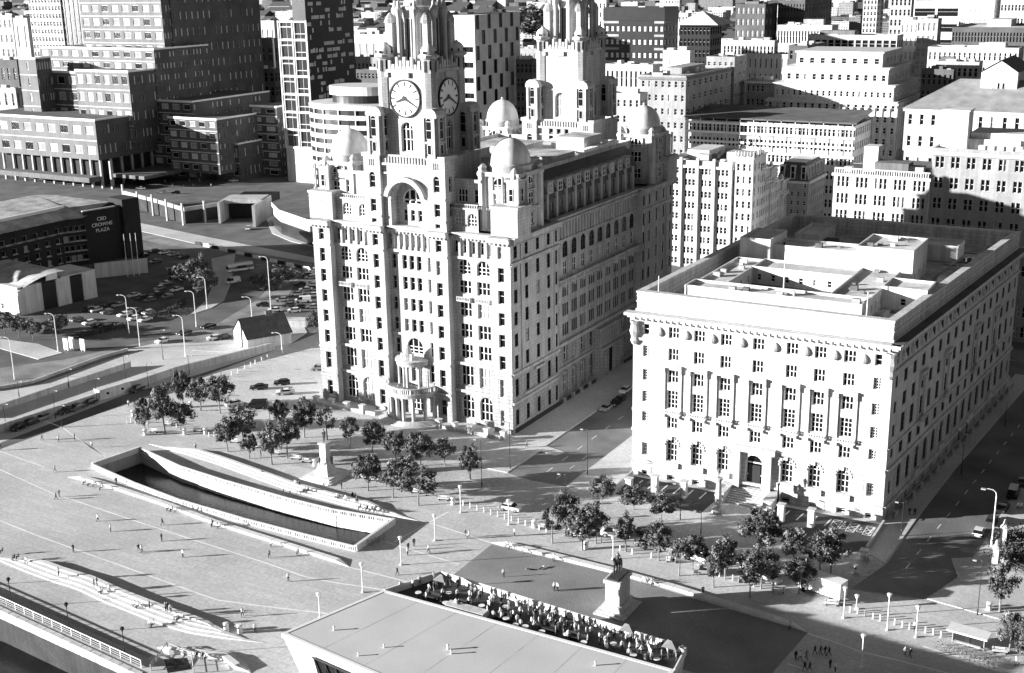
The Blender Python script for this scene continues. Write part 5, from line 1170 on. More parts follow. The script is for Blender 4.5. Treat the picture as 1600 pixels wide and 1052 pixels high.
# --- tall white gridded apartment tower
y0 = 262; x1, zt = PW(478, 34, y0); x0 = PW(434, 34, y0)[0]; D = solve_depth(x1, y0, zt, 552); FOOT.append((x0, x1, y0, y0+D))
un = empty('gridded_tower', ((x0+x1)/2, y0+D/2, 0), 'tall tower with white grid front and dark chequered flank', 'building')
b = MB(conc_l); wid = x1-x0; sp = []; nfl = 9; fh = zt/nfl
for r in range(2, nfl):
    t = fh*r
    sp += [(wid*.28, t+.5, wid*.42, fh*.62, dict(nx=2, nz=1, gl=glass2)), (wid*.28, t+fh*.72, wid*.42, fh*.22, dict(nx=2, nz=1, gl=glass2)), (wid*.76, t+.5, wid*.38, fh*.26, dict(nx=2, nz=1, gl=glass2)), (wid*.76, t+fh*.34, wid*.38, fh*.6, dict(nx=2, nz=1, gl=glass2))]
wins(b, un, Fr(x0, y0), 0, wid, 0, zt, sp, 0, .6); b.quad((x0, y0, zt), (x1, y0, zt), (x1, y0+D, zt), (x0, y0+D, zt)); b.quad((x0, y0+D, 0), (x0, y0, 0), (x0, y0, zt), (x0, y0+D, zt)); b.build('wall', un)
m = MB(render_w)
for r in range(2, nfl+1): m.fbox(Fr(x0, y0), -.2, wid+.2, fh*r-.5, fh*r+.3, -.1, .35)
for u in (0, wid*.5, wid): m.fbox(Fr(x0, y0), u-.35, u+.35, fh*2, zt+.5, -.1, .3)
m.split('grid_bar', un)
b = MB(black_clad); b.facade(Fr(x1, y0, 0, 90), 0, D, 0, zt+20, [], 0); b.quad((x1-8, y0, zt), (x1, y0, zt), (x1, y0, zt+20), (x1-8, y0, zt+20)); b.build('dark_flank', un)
pm = MB(conc_l); pm.box(-.1, .1, 0, 3.6, 0, 1.7); pme = pm.mesh('pale_panel'); pm = MB(blind); pm.box(-.1, .1, 0, 1.0, 0, 2.2); pme2 = pm.mesh('lit_pane')
for i in range(130):
    yy = y0+rng.randint(0, max(1, int(D/2.2)-2))*2.2; v = rng.randint(5, int((zt+16)/3.2))*3.2
    inst('pale_panel', pme if rng.random() < .5 else pme2, un, (x1+.05, yy, v))
# --- round-ended white hotel
y0 = 190; cxh, cyh, zt = -190.0, 206.0, PW(505, 160, 198)[1]; FOOT.append((-216, -164, 184, 230))
ah = empty('round_hotel', (cxh, cyh, 0), 'white banded hotel with rounded prow end beside the domed building', 'building')
def hull(sc, n=40):
    out = []
    for i in range(n):
        a = 2*math.pi*i/n; c, s = math.cos(a), math.sin(a); e = .85; out.append((cxh+sc*24*abs(c)**e*(1 if c > 0 else -1), cyh+sc*17*abs(s)**e*(1 if s > 0 else -1)))
    return out
nfl = 12; fh = zt/nfl
b = MB(black_clad); b.prism(hull(.975), 0, zt-.2); b.build('window_band', ah)
for k in range(nfl):
    b = MB(render_w); b.prism(hull(1.0), fh*k+fh*.52, fh*(k+1)); bb = hull(1.0); bb2 = hull(.96)
    b.build('white_band', ah)
mm = MB(render_w); mm.box(-.22, .22, -.25, .25, 0, fh*.54); mme = mm.mesh('window_mullion'); H_ = hull(.99, 64)
for k in range(nfl):
    for i, p in enumerate(H_):
        if p[1] < cyh+6: 
            a = math.degrees(math.atan2(H_[(i+1) % 64][1]-H_[i-1][1], H_[(i+1) % 64][0]-H_[i-1][0])); inst('window_mullion', mme, ah, (p[0], p[1], fh*k), a) if i % 3 == 0 else None
b = MB(black_clad, render_w); b.prism(hull(.55), zt, zt+3.4, 0); b.prism(hull(.6), zt+3.4, zt+7, 1); b.build('roof_drum', ah)
b = MB(metal_w); b.prism([(p[0], p[1]) for p in hull(.96)], zt, zt+.1); b.build('roof_deck', ah)
P0 = [GP(424, 335), GP(440, 350), GP(490, 375), (-170, 205), (-215, 230), GP(430, 320)]
pd = MB(render_w, felt_d); pd.prism([GP(424, 318, 9), GP(436, 330, 9), GP(500, 352, 9), (-172, 190), (-172, 200), (-225, 222)], 5.0, 9.5, 0, 1); pd.build('podium', ah)
pd = MB(glass2); pd.prism([GP(426, 322, 9), GP(438, 332, 9), GP(500, 353, 9), (-173, 195), (-174, 204), (-222, 222)], 0, 5.0); pd.build('podium_glazing', ah)
# --- stepped brick office and its slab tower (top left)
st = empty('stepped_brick_office', (-330, 260, 0), 'massive stepped brick office with banded storeys climbing to a tower', 'building')
def stp(y0, pxL, pxR, pyT, depth, zb, fl, nf, ns, wall=brick_l, sw=brick_d, ww=.62, wh=.5, bands=True, gl=blind):
    x1, zt = PW(pxR, pyT, y0); x0 = PW(pxL, pyT, y0)[0]; f = Fr(x0, y0); s = Fr(x1, y0, 0, 90); H = zt-zb; b = MB(wall, sw); FOOT.append((x0, x1, y0, y0+depth))
    wf = []; fh = H/fl
    for r in range(fl):
        for i in range(nf):
            L = x1-x0; k = dict(nx=1, nz=1, fr=paint_w, gl=(brick_m if (i*7+r*3) % 5 < 2 else (glass if (i+r) % 3 else blind)), t=.18); wf.append((L*(i+.5)/nf, zb+fh*r+fh*.28, round(L/nf*ww, 2), round(fh*wh, 2), k))
    wins(b, st, f, 0, x1-x0, zb, zt, wf, 0, .25)
    ws = [(depth*(i+.5)/ns/2, zb+fh*r+fh*.3, .8, fh*.45, dict(nx=1, nz=1, gl=rng.choice([glass, blind, blind]))) for r in range(fl) for i in range(ns*2) if rng.random() < .8]
    wins(b, st, s, 0, depth, zb, zt, ws, 0, .25, 1); b.quad((x0, y0+depth, zb), (x0, y0, zb), (x0, y0, zt), (x0, y0+depth, zt)); b.build('wall', st)
    r_ = MB(felt_d, paint_w); r_.quad((x0, y0, zt), (x1, y0, zt), (x1, y0+depth, zt), (x0, y0+depth, zt)); r_.box(x0-.1, x1+.1, y0-.15, y0+.5, zt-.1, zt+.7, 1); r_.box(x1-.5, x1+.1, y0+.5, y0+depth, zt-.1, zt+.7, 1); r_.build('roof', st)
    if bands:
        m = MB(conc_l)
        for r in range(1, fl+1): m.fbox(f, 0, x1-x0, zb+fh*r-.5, zb+fh*r, -.05, .12)
        m.split('string_band', st)
    return x0, x1, y0, zb, zt
stp(206, -40, 148, 189, 60, 14, 2, 10, 9, wh=.42)
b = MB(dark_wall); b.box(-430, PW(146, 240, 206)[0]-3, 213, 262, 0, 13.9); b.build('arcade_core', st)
stp(226, 28, 55, 92, 10, 12, 6, 1, 3, ww=.0+.1); stp(228, 117, 200, 113, 26, 20, 4, 6, 5); stp(236, 52, 120, 114, 20, 20, 4, 4, 3, wall=brick_d)
stp(246, 62, 240, 78, 40, 25, 7, 11, 8); stp(262, 119, 247, -40, 46, 40, 9, 8, 10); stp(268, 220, 262, -40, 70, 0, 12, 1, 8, wall=brick_d); stp(246, 200, 300, 160, 60, 0, 7, 6, 9, wall=brick_d); stp(240, 262, 338, 188, 58, 5, 5, 5, 9, wall=brick_d)
b = MB(conc, black_clad)
for i in range(14):
    x, y = PW(-30+i*15, 232, 205)[0], 205; b.box(x-.5, x+.5, y+1.2, y+2.3, 0, 14)
for i in range(9): b.box(PW(150, 240, 206)[0]-1, PW(150, 240, 206)[0], 208+i*7, 209+i*7, 0, 14)
b.split('column', st); b = MB(conc_d); xx = PW(148, 240, 206)[0]; b.box(xx, xx+24, 214, 290, 4.5, 6.2); b.box(-420, xx+3, 198, 205, 4.0, 6.4); b.build('walkway_deck', st)
stp(252, 334, 372, 226, 20, 0, 2, 3, 3, wall=brick_d); stp(270, 390, 432, 168, 30, 0, 8, 2, 6, wall=brick_d)
bld('lattice_tower', 'slab tower with concrete lattice front in the top left corner', 360, 40, 90, -30, 122, fl=20, nf=10, ns=4, wall=conc_l, ww=.7, wh=.55, single=False, units=0)
bld('dark_slot_tower', 'dark ribbed service tower joined to the lattice slab', 352, 94, 122, -30, depth=14, fl=1, nf=4, ns=2, wall=black_clad, ww=.4, wh=.9, units=0, gl=conc)
# --- the hotel with the lettered gable, and its pale annex
hz_ = 20.0
hx = PX(140, 343, -205)
ht = empty('brick_hotel', (-235, 70, 0), 'dark brick hotel with lettered end wall and pale curved roof', 'building')
gx, gy = GP(205, 408); 
def hotel_wing(f, L, v1, n, rows, nm='wall'):
    b = MB(hotel_brick); wins(b, ht, f, 0, L, 0, v1, [(L*(i+.5)/n, 2.0+r*3.6, 1.7, 2.0, dict(nx=1, nz=1, t=.1, fr=frame_w)) for r in range(rows) for i in range(n)], 0, .35); b.build(nm, ht)
    for r in range(rows):
        for i in range(n):
            m = MB(conc_l); c = L*(i+.5)/n; m.fbox(f, c-1.1, c+1.1, 1.7+r*3.6, 1.95+r*3.6, -.05, .2); m.build('window_sill', ht)
    m = MB(brick_m); m.fbox(f, 0, L, 12.4, 13.0, -.05, .2); m.build('band_course', ht)
xw = PX(100, 400, -214)[0]
# long wing faces the square (+x), short wing faces the road, joined at an inner corner
WX = GP(104, 418)[0]; WY = GP(104, 418)[1]; 
hotel_wing(Fr(WX, WY-75, 0, 90), 75, 17.5, 16, 4); E_ = GP(140, 413); hotel_wing(Fr(WX, WY, 0, math.degrees(math.atan2(E_[1]-WY, E_[0]-WX))), math.hypot(E_[1]-WY, E_[0]-WX), 17.5, 4, 4)
gL = Fr(E_[0], E_[1]-.5, 0, 78)
b = MB(hotel_brick); b.prism([gL.p(0, 0)[:2], gL.p(17, 0)[:2], gL.p(17, 0, -14)[:2], gL.p(1.0, 0, -1.0)[:2]], 0, 19.5); b.build('gable_wall', ht)
m = MB(conc_l); m.fbox(gL, -.2, 13, 19.5, 19.9, -.6, .2); m.build('gable_coping', ht)
b = MB(hotel_brick); b.prism([gL.p(15, 0, 2)[:2], gL.p(22, 0, 2)[:2], gL.p(22, 0, -8)[:2], gL.p(15, 0, -8)[:2]], 0, 22); b.build('stair_tower', ht); b = MB(black_clad); b.fbox(gL, 13.4, 14.8, 0, 20, -.1, .25); b.build('glazed_slot', ht)
def letters(txt, f, u, v, size, d, m, parent, name='lettering'):
    c = bpy.data.curves.new('txt', 'FONT'); c.body = txt; c.size = size; c.extrude = .06; c.align_x = 'CENTER'; c.materials.append(m)
    o0 = bpy.data.objects.new('txt', c); COL.objects.link(o0); me = bpy.data.meshes.new_from_object(o0.evaluated_get(bpy.context.evaluated_depsgraph_get())); bpy.data.objects.remove(o0)
    o = bpy.data.objects.new(name, me); COL.objects.link(o); p = f.p(u, v, d); w = WL[parent.name]; o.parent = parent; o.location = (p[0]-w[0], p[1]-w[1], p[2]-w[2]); o.rotation_euler = (R(90), 0, R(f.rz)); return o
letters('CBD', gL, 7.2, 15.4, 1.9, .12, paint_w, ht); letters('CROWNE', gL, 7.2, 13.3, 1.9, .12, paint_w, ht); letters('PLAZA', gL, 7.2, 11.2, 1.9, .12, paint_w, ht)
b = MB(felt, paint_w); zr = 17.6
P_w = [(WX+1.5, WY-75), (WX+1.5, WY+1), (WX-18, WY+1), (WX-18, WY-75)]
b.quad((WX+1.6, WY-75, zr), (WX+1.6, WY, zr), (WX-5, WY+3, zr+3.0), (WX-5, WY-75, zr+3.0)); b.quad((WX-5, WY-75, zr+3.4), (WX-5, WY+6, zr+3.4), (WX-32, WY+16, zr+4.2), (WX-32, WY-75, zr+4.2)); b.box(WX-5.4, WX-4.4, WY-75, WY+6, zr+2.4, zr+3.8, 1)
e2 = gL.p(-1, 0, 1.2); b.quad((WX+1.6, WY, zr), (e2[0], e2[1], zr), (e2[0]-3, e2[1]+16, zr+3), (WX-5, WY+3, zr+3.0)); b.quad((WX-5, WY+3, zr+3.0), (e2[0]-3, e2[1]+16, zr+3), (WX-25, WY+20, zr+4.0), (WX-32, WY+16, zr+4.2)); b.build('roof', ht)
# annex with alternating white and dark panels
an = empty('panelled_annex', (*GP(90, 480), 0), 'low annex of alternating white and dark panels under an arched pale roof', 'building')
a0, a1, az = GP(32, 494), GP(153, 464), 9.0
L = math.hypot(a1[0]-a0[0], a1[1]-a0[1]); fa = Fr(a0[0], a0[1], 0, math.degrees(math.atan2(a1[1]-a0[1], a1[0]-a0[0])))
for i, m_ in enumerate((render_w, black_clad, render_w, black_clad, render_w)):
    us = [0, .30, .48, .66, .82, 1.0]; b = MB(m_); b.fbox(fa, L*us[i]+.03, L*us[i+1]-.03, 0, az-(.6 if m_ is black_clad else 0), -14, 0 if m_ is render_w else -.35); b.build('wall_panel', an)
b = MB(render_w); b.fbox(fa, -.2, 0, 0, 6.5, -30, -.02); b.build('side_wall', an)
for u in (3, 7): put_win(an, Fr(*fa.p(-.25, 0, -12+u)[:2], 0, fa.rz-90), 0, 1.2, 1.2, 1.8, .02, nx=1)
b = MB(felt); k = 8; pr = [(i/k, 9.0+3.0*math.sin(math.pi*(.12+.6*i/k))) for i in range(k+1)]
for (t0, v0), (t1, v1) in zip(pr[:-1], pr[1:]): b.quad(fa.p(L*(.62*t0)-1, v0-.8*(1-t0)*3, .9), fa.p(L*(.62*t1)-1, v1-.8*(1-t1)*3, .9), fa.p(L*(.62*t1)-1, v1-.8*(1-t1)*3, -30), fa.p(L*(.62*t0)-1, v0-.8*(1-t0)*3, -30))
b.build('arched_roof', an); b = MB(felt_w); b.fbox(fa, L*.55, L, az, az+.35, -14, .1); b.build('flat_roof', an); b = MB(paint_w); b.fbox(fa, L*.36, L*.5, az+.2, az+2.2, -.2, .3); b.build('name_board', an)
b = MB(render_w); w0, w1 = GP(150, 435), GP(232, 426); fw_ = Fr(*w0, 0, math.degrees(math.atan2(w1[1]-w0[1], w1[0]-w0[0]))); Lw = math.hypot(w1[0]-w0[0], w1[1]-w0[1]); b.fbox(fw_, 0, Lw, 0, 5.2, -.6, 0)
tag(b.build('screen_wall'), 'pale free-standing screen wall before the hotel', 'wall')
for i, u in enumerate((.58, .7, .8)):
    p = fw_.p(Lw*u, 0, 3); b = MB(metal_w); b.lathe([(.16, 0), (.08, 15), (.14, 15.1), (0, 15.3)], p[0], p[1], 8); tag(b.build('flagpole'), ('first', 'second', 'third')[i]+' white flagpole from the left before the pale screen wall', 'flagpole', 'hotel flagpoles')
# --- tunnel portal, retaining wall with posts, ring forecourt
tp = empty('tunnel_portal', (*GP(385, 345), 0), 'pale concrete road tunnel portal with dark mouth', 'tunnel')
(ax_, ay_), (bx_, by_) = GP(352, 345), GP(410, 345)
fp = Fr(ax_, ay_, 0, math.degrees(math.atan2(by_-ay_, bx_-ax_))); L = math.hypot(bx_-ax_, by_-ay_)
b = MB(conc); b.fbox(fp, 0, L, 7.5, 9.2, -12, 0); b.fbox(fp, -1, 0, 0, 9, -12, 6); b.fbox(fp, L, L+1.2, 0, 9, -12, 14); b.build('portal_frame', tp); b = MB(clock_k); b.fbox(fp, 0, L, 0, 7.5, -30, -6); b.build('tunnel_mouth', tp)
rw = empty('retaining_wall', (*GP(265, 335), 0), 'dark retaining wall with pale coping and upright concrete posts', 'wall')
pts = [GP(195, 322), GP(240, 334), GP(290, 350), GP(352, 340)]
for a, c in zip(pts[:-1], pts[1:]):
    f_ = Fr(*a, 0, math.degrees(math.atan2(c[1]-a[1], c[0]-a[0]))); L = math.hypot(c[0]-a[0], c[1]-a[1]); b = MB(dark_wall, conc); b.fbox(f_, 0, L, 0, 5.4, -.6, 0, 0); b.fbox(f_, -.1, L+.1, 5.4, 7.0, -.8, .2, 1); b.build('wall_length', rw)
for p_ in ((195, 320), (218, 332), (241, 337), (263, 345), (288, 352), (322, 348)):
    x, y = GP(*p_); m = MB(conc); m.box(x-.35, x+.35, y-.8, y+.0, 0, 9.5); m.build('post', rw)
# --- named mid and far blocks (top of the picture)
spec = [
 ('white_flats', 'white flats with punched windows between rear tower and black office', 700, 924, 947, 2, 950, 11, 4, 2, render_w, .4),
 ('hip_roof_block', 'dark office under a pale pyramid roof right of the black office', 560, 1062, 1110, 40, 1128, 9, 8, 5, black_clad, .55),
 ('white_slab', 'white office slab left of the pyramid roofed block', 640, 1050, 1075, 22, 1080, 8, 5, 2, conc_l, .4),
 ('stair_tower_block', 'brick block with white glazed stair tower in the far city', 620, 1150, 1196, 8, 1215, 10, 6, 3, brick_d, .5),
 ('dark_warehouse', 'big dark brick warehouse in the far city', 640, 1216, 1258, 2, 1300, 9, 9, 9, brick_d, .35),
 ('pale_arcade_block', 'long pale low block with a row of small windows behind the tiered office', 470, 1215, 1300, 42, 1310, 6, 18, 2, conc_l, .5),
 ('balcony_block', 'long office with open balconies behind the tiered office', 400, 1262, 1402, 58, 1412, 9, 13, 3, conc, .75),
 ('white_cube_flats', 'white topped narrow flats beside the balcony block', 430, 1408, 1436, 34, 1440, 11, 4, 1, render_w, .4),
 ('grid_flats', 'grey gridded flats beside the dark brick terrace', 420, 1434, 1466, 32, 1472, 12, 4, 2, conc, .7),
 ('striped_white_block', 'white block with long horizontal window strips at the top right', 800, 1430, 1502, -18, 1506, 7, 2, 2, render_w, .9),
 ('white_louvred_block', 'bright white louvred block at the top right', 760, 1502, 1556, -16, 1566, 9, 14, 3, render_w, .25),
 ('grey_flats', 'grey flats at the top right corner', 740, 1566, 1610, -20, 1640, 9, 8, 3, conc, .5),
 ('brick_terrace', 'long dark brick terrace with white dormers at the right', 480, 1488, 1640, 46, 1660, 8, 30, 2, brick_d, .45),
 ('white_classical_block', 'white classical block with small square windows behind the hipped bank', 370, 1450, 1592, 78, 1600, 10, 18, 3, port, .35),
 ('low_grey_block', 'low grey block before the white classical block', 345, 1462, 1530, 100, 1536, 8, 8, 3, conc, .5),
 ('slim_tower', 'slim patterned tower in the far city', 900, 1350, 1372, -10, 1382, 16, 4, 2, conc, .5),
 ('grey_slab', 'grey slab beside the slim patterned tower', 880, 1392, 1425, -4, 1432, 9, 5, 2, conc, .5),
 ('pale_tower', 'pale tower at the very top behind the rear clock tower', 1000, 1040, 1062, -20, 1066, 14, 5, 2, conc_l, .4),
 ('white_shed', 'bright white windowless shed beyond the stepped brick office', 520, 322, 368, 27, 372, 2, 2, 1, render_w, .02),
 ('grey_depot', 'long grey depot beside the white shed', 505, 369, 428, 34, 434, 3, 8, 1, conc, .2),
 ('white_box', 'small white box building beyond the stepped brick office', 430, 330, 350, 54, 352, 2, 1, 1, render_w, .02),
 ('dark_hall', 'black flat roofed hall left of the gridded tower', 440, 352, 428, 62, 434, 3, 6, 2, black_clad, .5),
 ('scaffold_yard_block', 'low building with cluttered white roof plant left of the gridded tower', 380, 346, 392, 98, 398, 5, 6, 2, conc_d, .5),
 ('glazed_stair_block', 'dark block with white framed glazed stair', 340, 384, 428, 110, 434, 6, 5, 2, brick_d, .5),
 ('columned_hall', 'white hall with tall dark openings beyond the round hotel', 520, 548, 612, 56, 616, 2, 6, 1, render_w, .6),
 ('brick_flats', 'dark brick flats seen between gridded tower and clock tower', 420, 556, 604, 112, 610, 7, 8, 1, brick_d, .5),
 ('low_brick_row', 'low brick row behind the clock tower', 460, 552, 600, 92, 606, 4, 8, 1, brick_m, .5),
 ('grey_left_block', 'grey concrete block at the left edge beside the lattice tower', 420, -20, 18, 26, 22, 7, 5, 2, conc, .4),
 ('pale_left_block', 'pale windowless block at the left edge beside the lattice tower', 400, 20, 42, 30, 44, 3, 2, 1, conc, .15),
 ('left_edge_hall', 'low dark hall with pale roof at the left edge', 330, -30, 26, 96, 30, 3, 6, 2, brick_d, .5),
 ('left_edge_annex', 'grey annex below the dark hall at the left edge', 290, -30, 24, 140, 28, 3, 5, 2, conc, .3),
 ('dark_gap_block', 'dark block in the gap right of the front clock tower', 330, 806, 832, 96, 842, 8, 4, 2, brick_d, .5),
 ('gap_brick_row', 'brick houses in the gap before the large round tree', 520, 812, 846, 78, 850, 5, 5, 1, brick_m, .5),
 ('low_white_roof_block', 'low block with bright roof plant before the black office', 300, 946, 1020, 104, 1030, 5, 10, 2, conc, .4),
 ('white_plant_block', 'bright white roof plant room on the grey brick office row', 330, 1036, 1078, 82, 1084, 8, 2, 1, render_w, .05),
 ('pale_row_block', 'pale office with roof clutter behind the grey brick slab', 420, 1130, 1210, 66, 1216, 7, 14, 2, conc_l, .5),
 ('white_long_block', 'white long block above the dark brick hotel', 380, 1160, 1244, 88, 1250, 8, 10, 2, render_w, .2),
 ('dark_clutter_block', 'dark block with rooftop frames beside the balcony block', 360, 1232, 1262, 74, 1290, 9, 3, 3, brick_d, .4),
 ('street_end_block', 'dark block closing the gap between tiered office and hipped bank', 300, 1440, 1490, 112, 1494, 9, 6, 1, brick_d, .4),
]
for nm, lb, yy, pl, pr_, pt, ps, fl_, nf_, ns_, wm, ww_ in spec:
    bld(nm, lb, yy, pl, pr_, pt, ps, fl=fl_, nf=nf_, ns=ns_, wall=wm, ww=ww_, wh=rng.uniform(.4, .62), single=False, units=5, roof=rng.choice([felt, felt_w, felt_d, lead]))
x0, z = PW(1062, 40, 560); x1 = PW(1112, 40, 560)[0]
b = MB(felt_w); mx, my = (x0+x1)/2, 572; b.add([(x0-3, 556, z+.5), (x1+6, 556, z+.5), (x1+6, 592, z+.5), (x0-3, 592, z+.5), (mx, my, z+9)], [(0, 1, 4), (1, 2, 4), (2, 3, 4), (3, 0, 4)]); tag(b.build('pyramid_roof'), 'pale pyramid roof crowning the dark office block', 'roof')
def ppm_(x, y): return FPX/float((np.array([x, y, 0])-_c)@_fw)
# --- the distant town: houses and blocks, each its own thing
far = []; r2 = random.Random(21)
for row, yy in enumerate((560, 640, 730, 830, 950, 1090, 1250, 1430, 1640, 1880, 2160, 2480, 2900, 3500)):
    xl, xr = PW(-20, 20, yy)[0], PW(1620, 20, yy)[0]; x = xl
    while x < xr:
        w = r2.choice([9, 12, 16, 22, 34])*r2.uniform(.8, 1.3)*(1+yy/2600); d = r2.uniform(9, 26)*(1+yy/2600); h = r2.choice([7, 8, 9, 10, 12, 15, 18, 24])*(1 if yy < 1500 else 1.15); gap = r2.choice([1, 2, 4, 8, 16])*(1+yy/3000); y = yy+r2.uniform(-30, 30)
        if not any(a < x+w and x < c and e < y+d and y < g for a, c, e, g in FOOT):
            px_ = PJ(x+w/2, y, h); far.append((px_[0], x, x+w, y, d, h))
        x += w+gap
far.sort(key=lambda q: -(q[2]-q[1])*q[5]*ppm_(q[1], q[3])**2); rest = far[270:]; far = sorted(far[:270]); pal = [(brick_d, 'dark brick'), (brick_m, 'brown brick'), (conc, 'grey'), (conc_l, 'pale'), (render_w, 'white'), (brick_l, 'light brick')]
dm = MB(conc, brick_d, brick_m, render_w, slate, felt_d)
for px_, x0, x1, y, d, h in rest:
    k = r2.choice([0, 1, 1, 2, 3]); dm.box(x0, x1, y, y+d, 0, h, k, bottom=False)
    if h < 12: m_ = y+d/2; rr = h+d*.28; dm.quad((x0-.5, y-.5, h), (x1+.5, y-.5, h), (x1+.5, m_, rr), (x0-.5, m_, rr), 4); dm.quad((x1+.5, y+d+.5, h), (x0-.5, y+d+.5, h), (x0-.5, m_, rr), (x1+.5, m_, rr), 4); dm.add([(x1, y, h), (x1, y+d, h), (x1, m_, rr)], [(0, 1, 2)], k)
    n = max(2, int((x1-x0)/5))
    for i in range(n):
        for r_ in range(int(h/3.4)):
            u = x0+(x1-x0)*(i+.3)/n; dm.quad((u, y-.03, 1+r_*3.4), (u+(x1-x0)/n*.4, y-.03, 1+r_*3.4), (u+(x1-x0)/n*.4, y-.03, 2.8+r_*3.4), (u, y-.03, 2.8+r_*3.4), 5)
tag(dm.build('distant_houses'), 'mass of small roofs and houses in the far distance', 'houses', kind='stuff')
cnt = {}
for px_, x0, x1, y, d, h in far:
    wm, wn = r2.choice(pal); pitched = h < 11 and r2.random() < .6; key = (wn, pitched); cnt[key] = cnt.get(key, 0)+1
    lb = '%s %s building in the distant town, %s of its kind from the left' % (wn, 'gabled' if pitched else 'flat-roofed', nth(cnt[key]))
    root, (a, c, e, g_, zt) = bld('town_building', lb, y, 0, 0, 0, depth=d, x0=x0, x1=x1, zt=h, fl=max(2, int(h/3.2)), nf=max(3, int((x1-x0)/r2.choice([3, 4, 5]))), ns=max(2, int(d/5)), wall=wm, ww=r2.uniform(.35, .75), wh=r2.uniform(.35, .6), single=False, units=0 if pitched else 4, par=0 if pitched else .6, roof=r2.choice([felt, felt_d, lead, felt_w]), group='buildings of the distant town')
    if pitched:
        b = MB(r2.choice([slate, lead, felt_d]), wm); m_ = (e+g_)/2; rr = h+d*.28
        b.quad((a-.5, e-.5, h), (c+.5, e-.5, h), (c+.5, m_, rr), (a-.5, m_, rr)); b.quad((c+.5, g_+.5, h), (a-.5, g_+.5, h), (a-.5, m_, rr), (c+.5, m_, rr)); b.add([(c, e, h), (c, g_, h), (c, m_, rr)], [(0, 1, 2)], 1); b.build('gable_roof', root)
# ================================================================ things in the square
def place(root, x, y, rz=0.0, sc=1.0, z=0.0):
    root.location = (x, y, z); root.rotation_euler = (0, 0, R(rz)); root.scale = (sc, sc, sc)
def ppm(x, y): return FPX/float((np.array([x, y, 0])-_c)@_fw)
# ---------------------------------------------------------------- trees
def tree_meshes(seed, h=1.0, rad=.36, trunk=.26, dens=1.0, leaf=.034):
    """unit tree (height 1): tapered trunk with limbs; crown of leaf faces in clumps"""
    r = random.Random(seed); t = MB(bark_m)
    t.tube((0, 0, 0), (.01, 0, trunk), .020, .015, 7, cap=False); t.tube((.01, 0, trunk), (0, .01, .75), .015, .004, 6)
    cl = []
    cz = (trunk+1.0)/2; hz2 = (1.0-trunk)/2
    for i in range(int(40*dens)):
        while True:
            x, y, z = r.uniform(-1, 1), r.uniform(-1, 1), r.uniform(-1, 1); q = x*x+y*y+z*z
            if .12 < q < 1: break
        k = 1.0 if z < .1 else 1.0-.35*(z-.1)
        c = Vector((x*rad*k, y*rad*k, cz+z*hz2*.92)); cl.append((c, r.uniform(.05, .13)))
        if i % 5 == 0: t.tube((0, 0, trunk+(c.z-trunk)*.45), tuple(c), .008, .003, 4)
    m = MB(leaf_m, leaf_l)
    for c, cr in cl:
        mi = 1 if r.random() < .38 else 0
        for k in range(int(62*dens**.5)):
            d = Vector((r.gauss(0, 1), r.gauss(0, 1), r.gauss(0, .8))); d = d.normalized()*cr*r.uniform(.45, 1.05); p = c+d
            n = (d.normalized()+Vector((r.uniform(-.7, .7), r.uniform(-.7, .7), r.uniform(-.2, .9)))).normalized(); e = n.orthogonal().normalized(); g_ = n.cross(e); a = r.uniform(0, 6.28); e, g_ = e*math.cos(a)+g_*math.sin(a), g_*math.cos(a)-e*math.sin(a)
            s = leaf*r.uniform(.55, 1.15)
            m.add([p-e*s, p-g_*s*.55, p+e*s, p+g_*s*.55], [(0, 1, 2, 3)], mi)
    return t.mesh('trunk'), m.mesh('crown')
TV = [tree_meshes(s, rad=rd, trunk=tk, dens=dn) for s, rd, tk, dn in ((1, .36, .24, 1.1), (2, .33, .28, 1.0), (3, .40, .22, 1.25), (4, .30, .26, .85), (5, .38, .27, 1.1), (6, .32, .3, .6))]
def tree(px, py, pyt, wpx, label, group, var=None, name='tree'):
    x, y = GP(px, py); h = HZ(px, py, pyt)*1.06; r_ = wpx/2/ppm(x, y)
    v = var if var is not None else int(px*7+py) % 5
    root = empty(name, (x, y, 0), label, 'tree', group); tm, cm_ = TV[v]; rad0 = (.36, .33, .40, .30, .38, .32)[v]
    sxy = r_*1.05/rad0/h
    a = (px*37) % 360
    inst('trunk', tm, root, (x, y, 0), a, h); o = inst('crown', cm_, root, (x, y, 0), a, (h*sxy, h*sxy, h)); return root
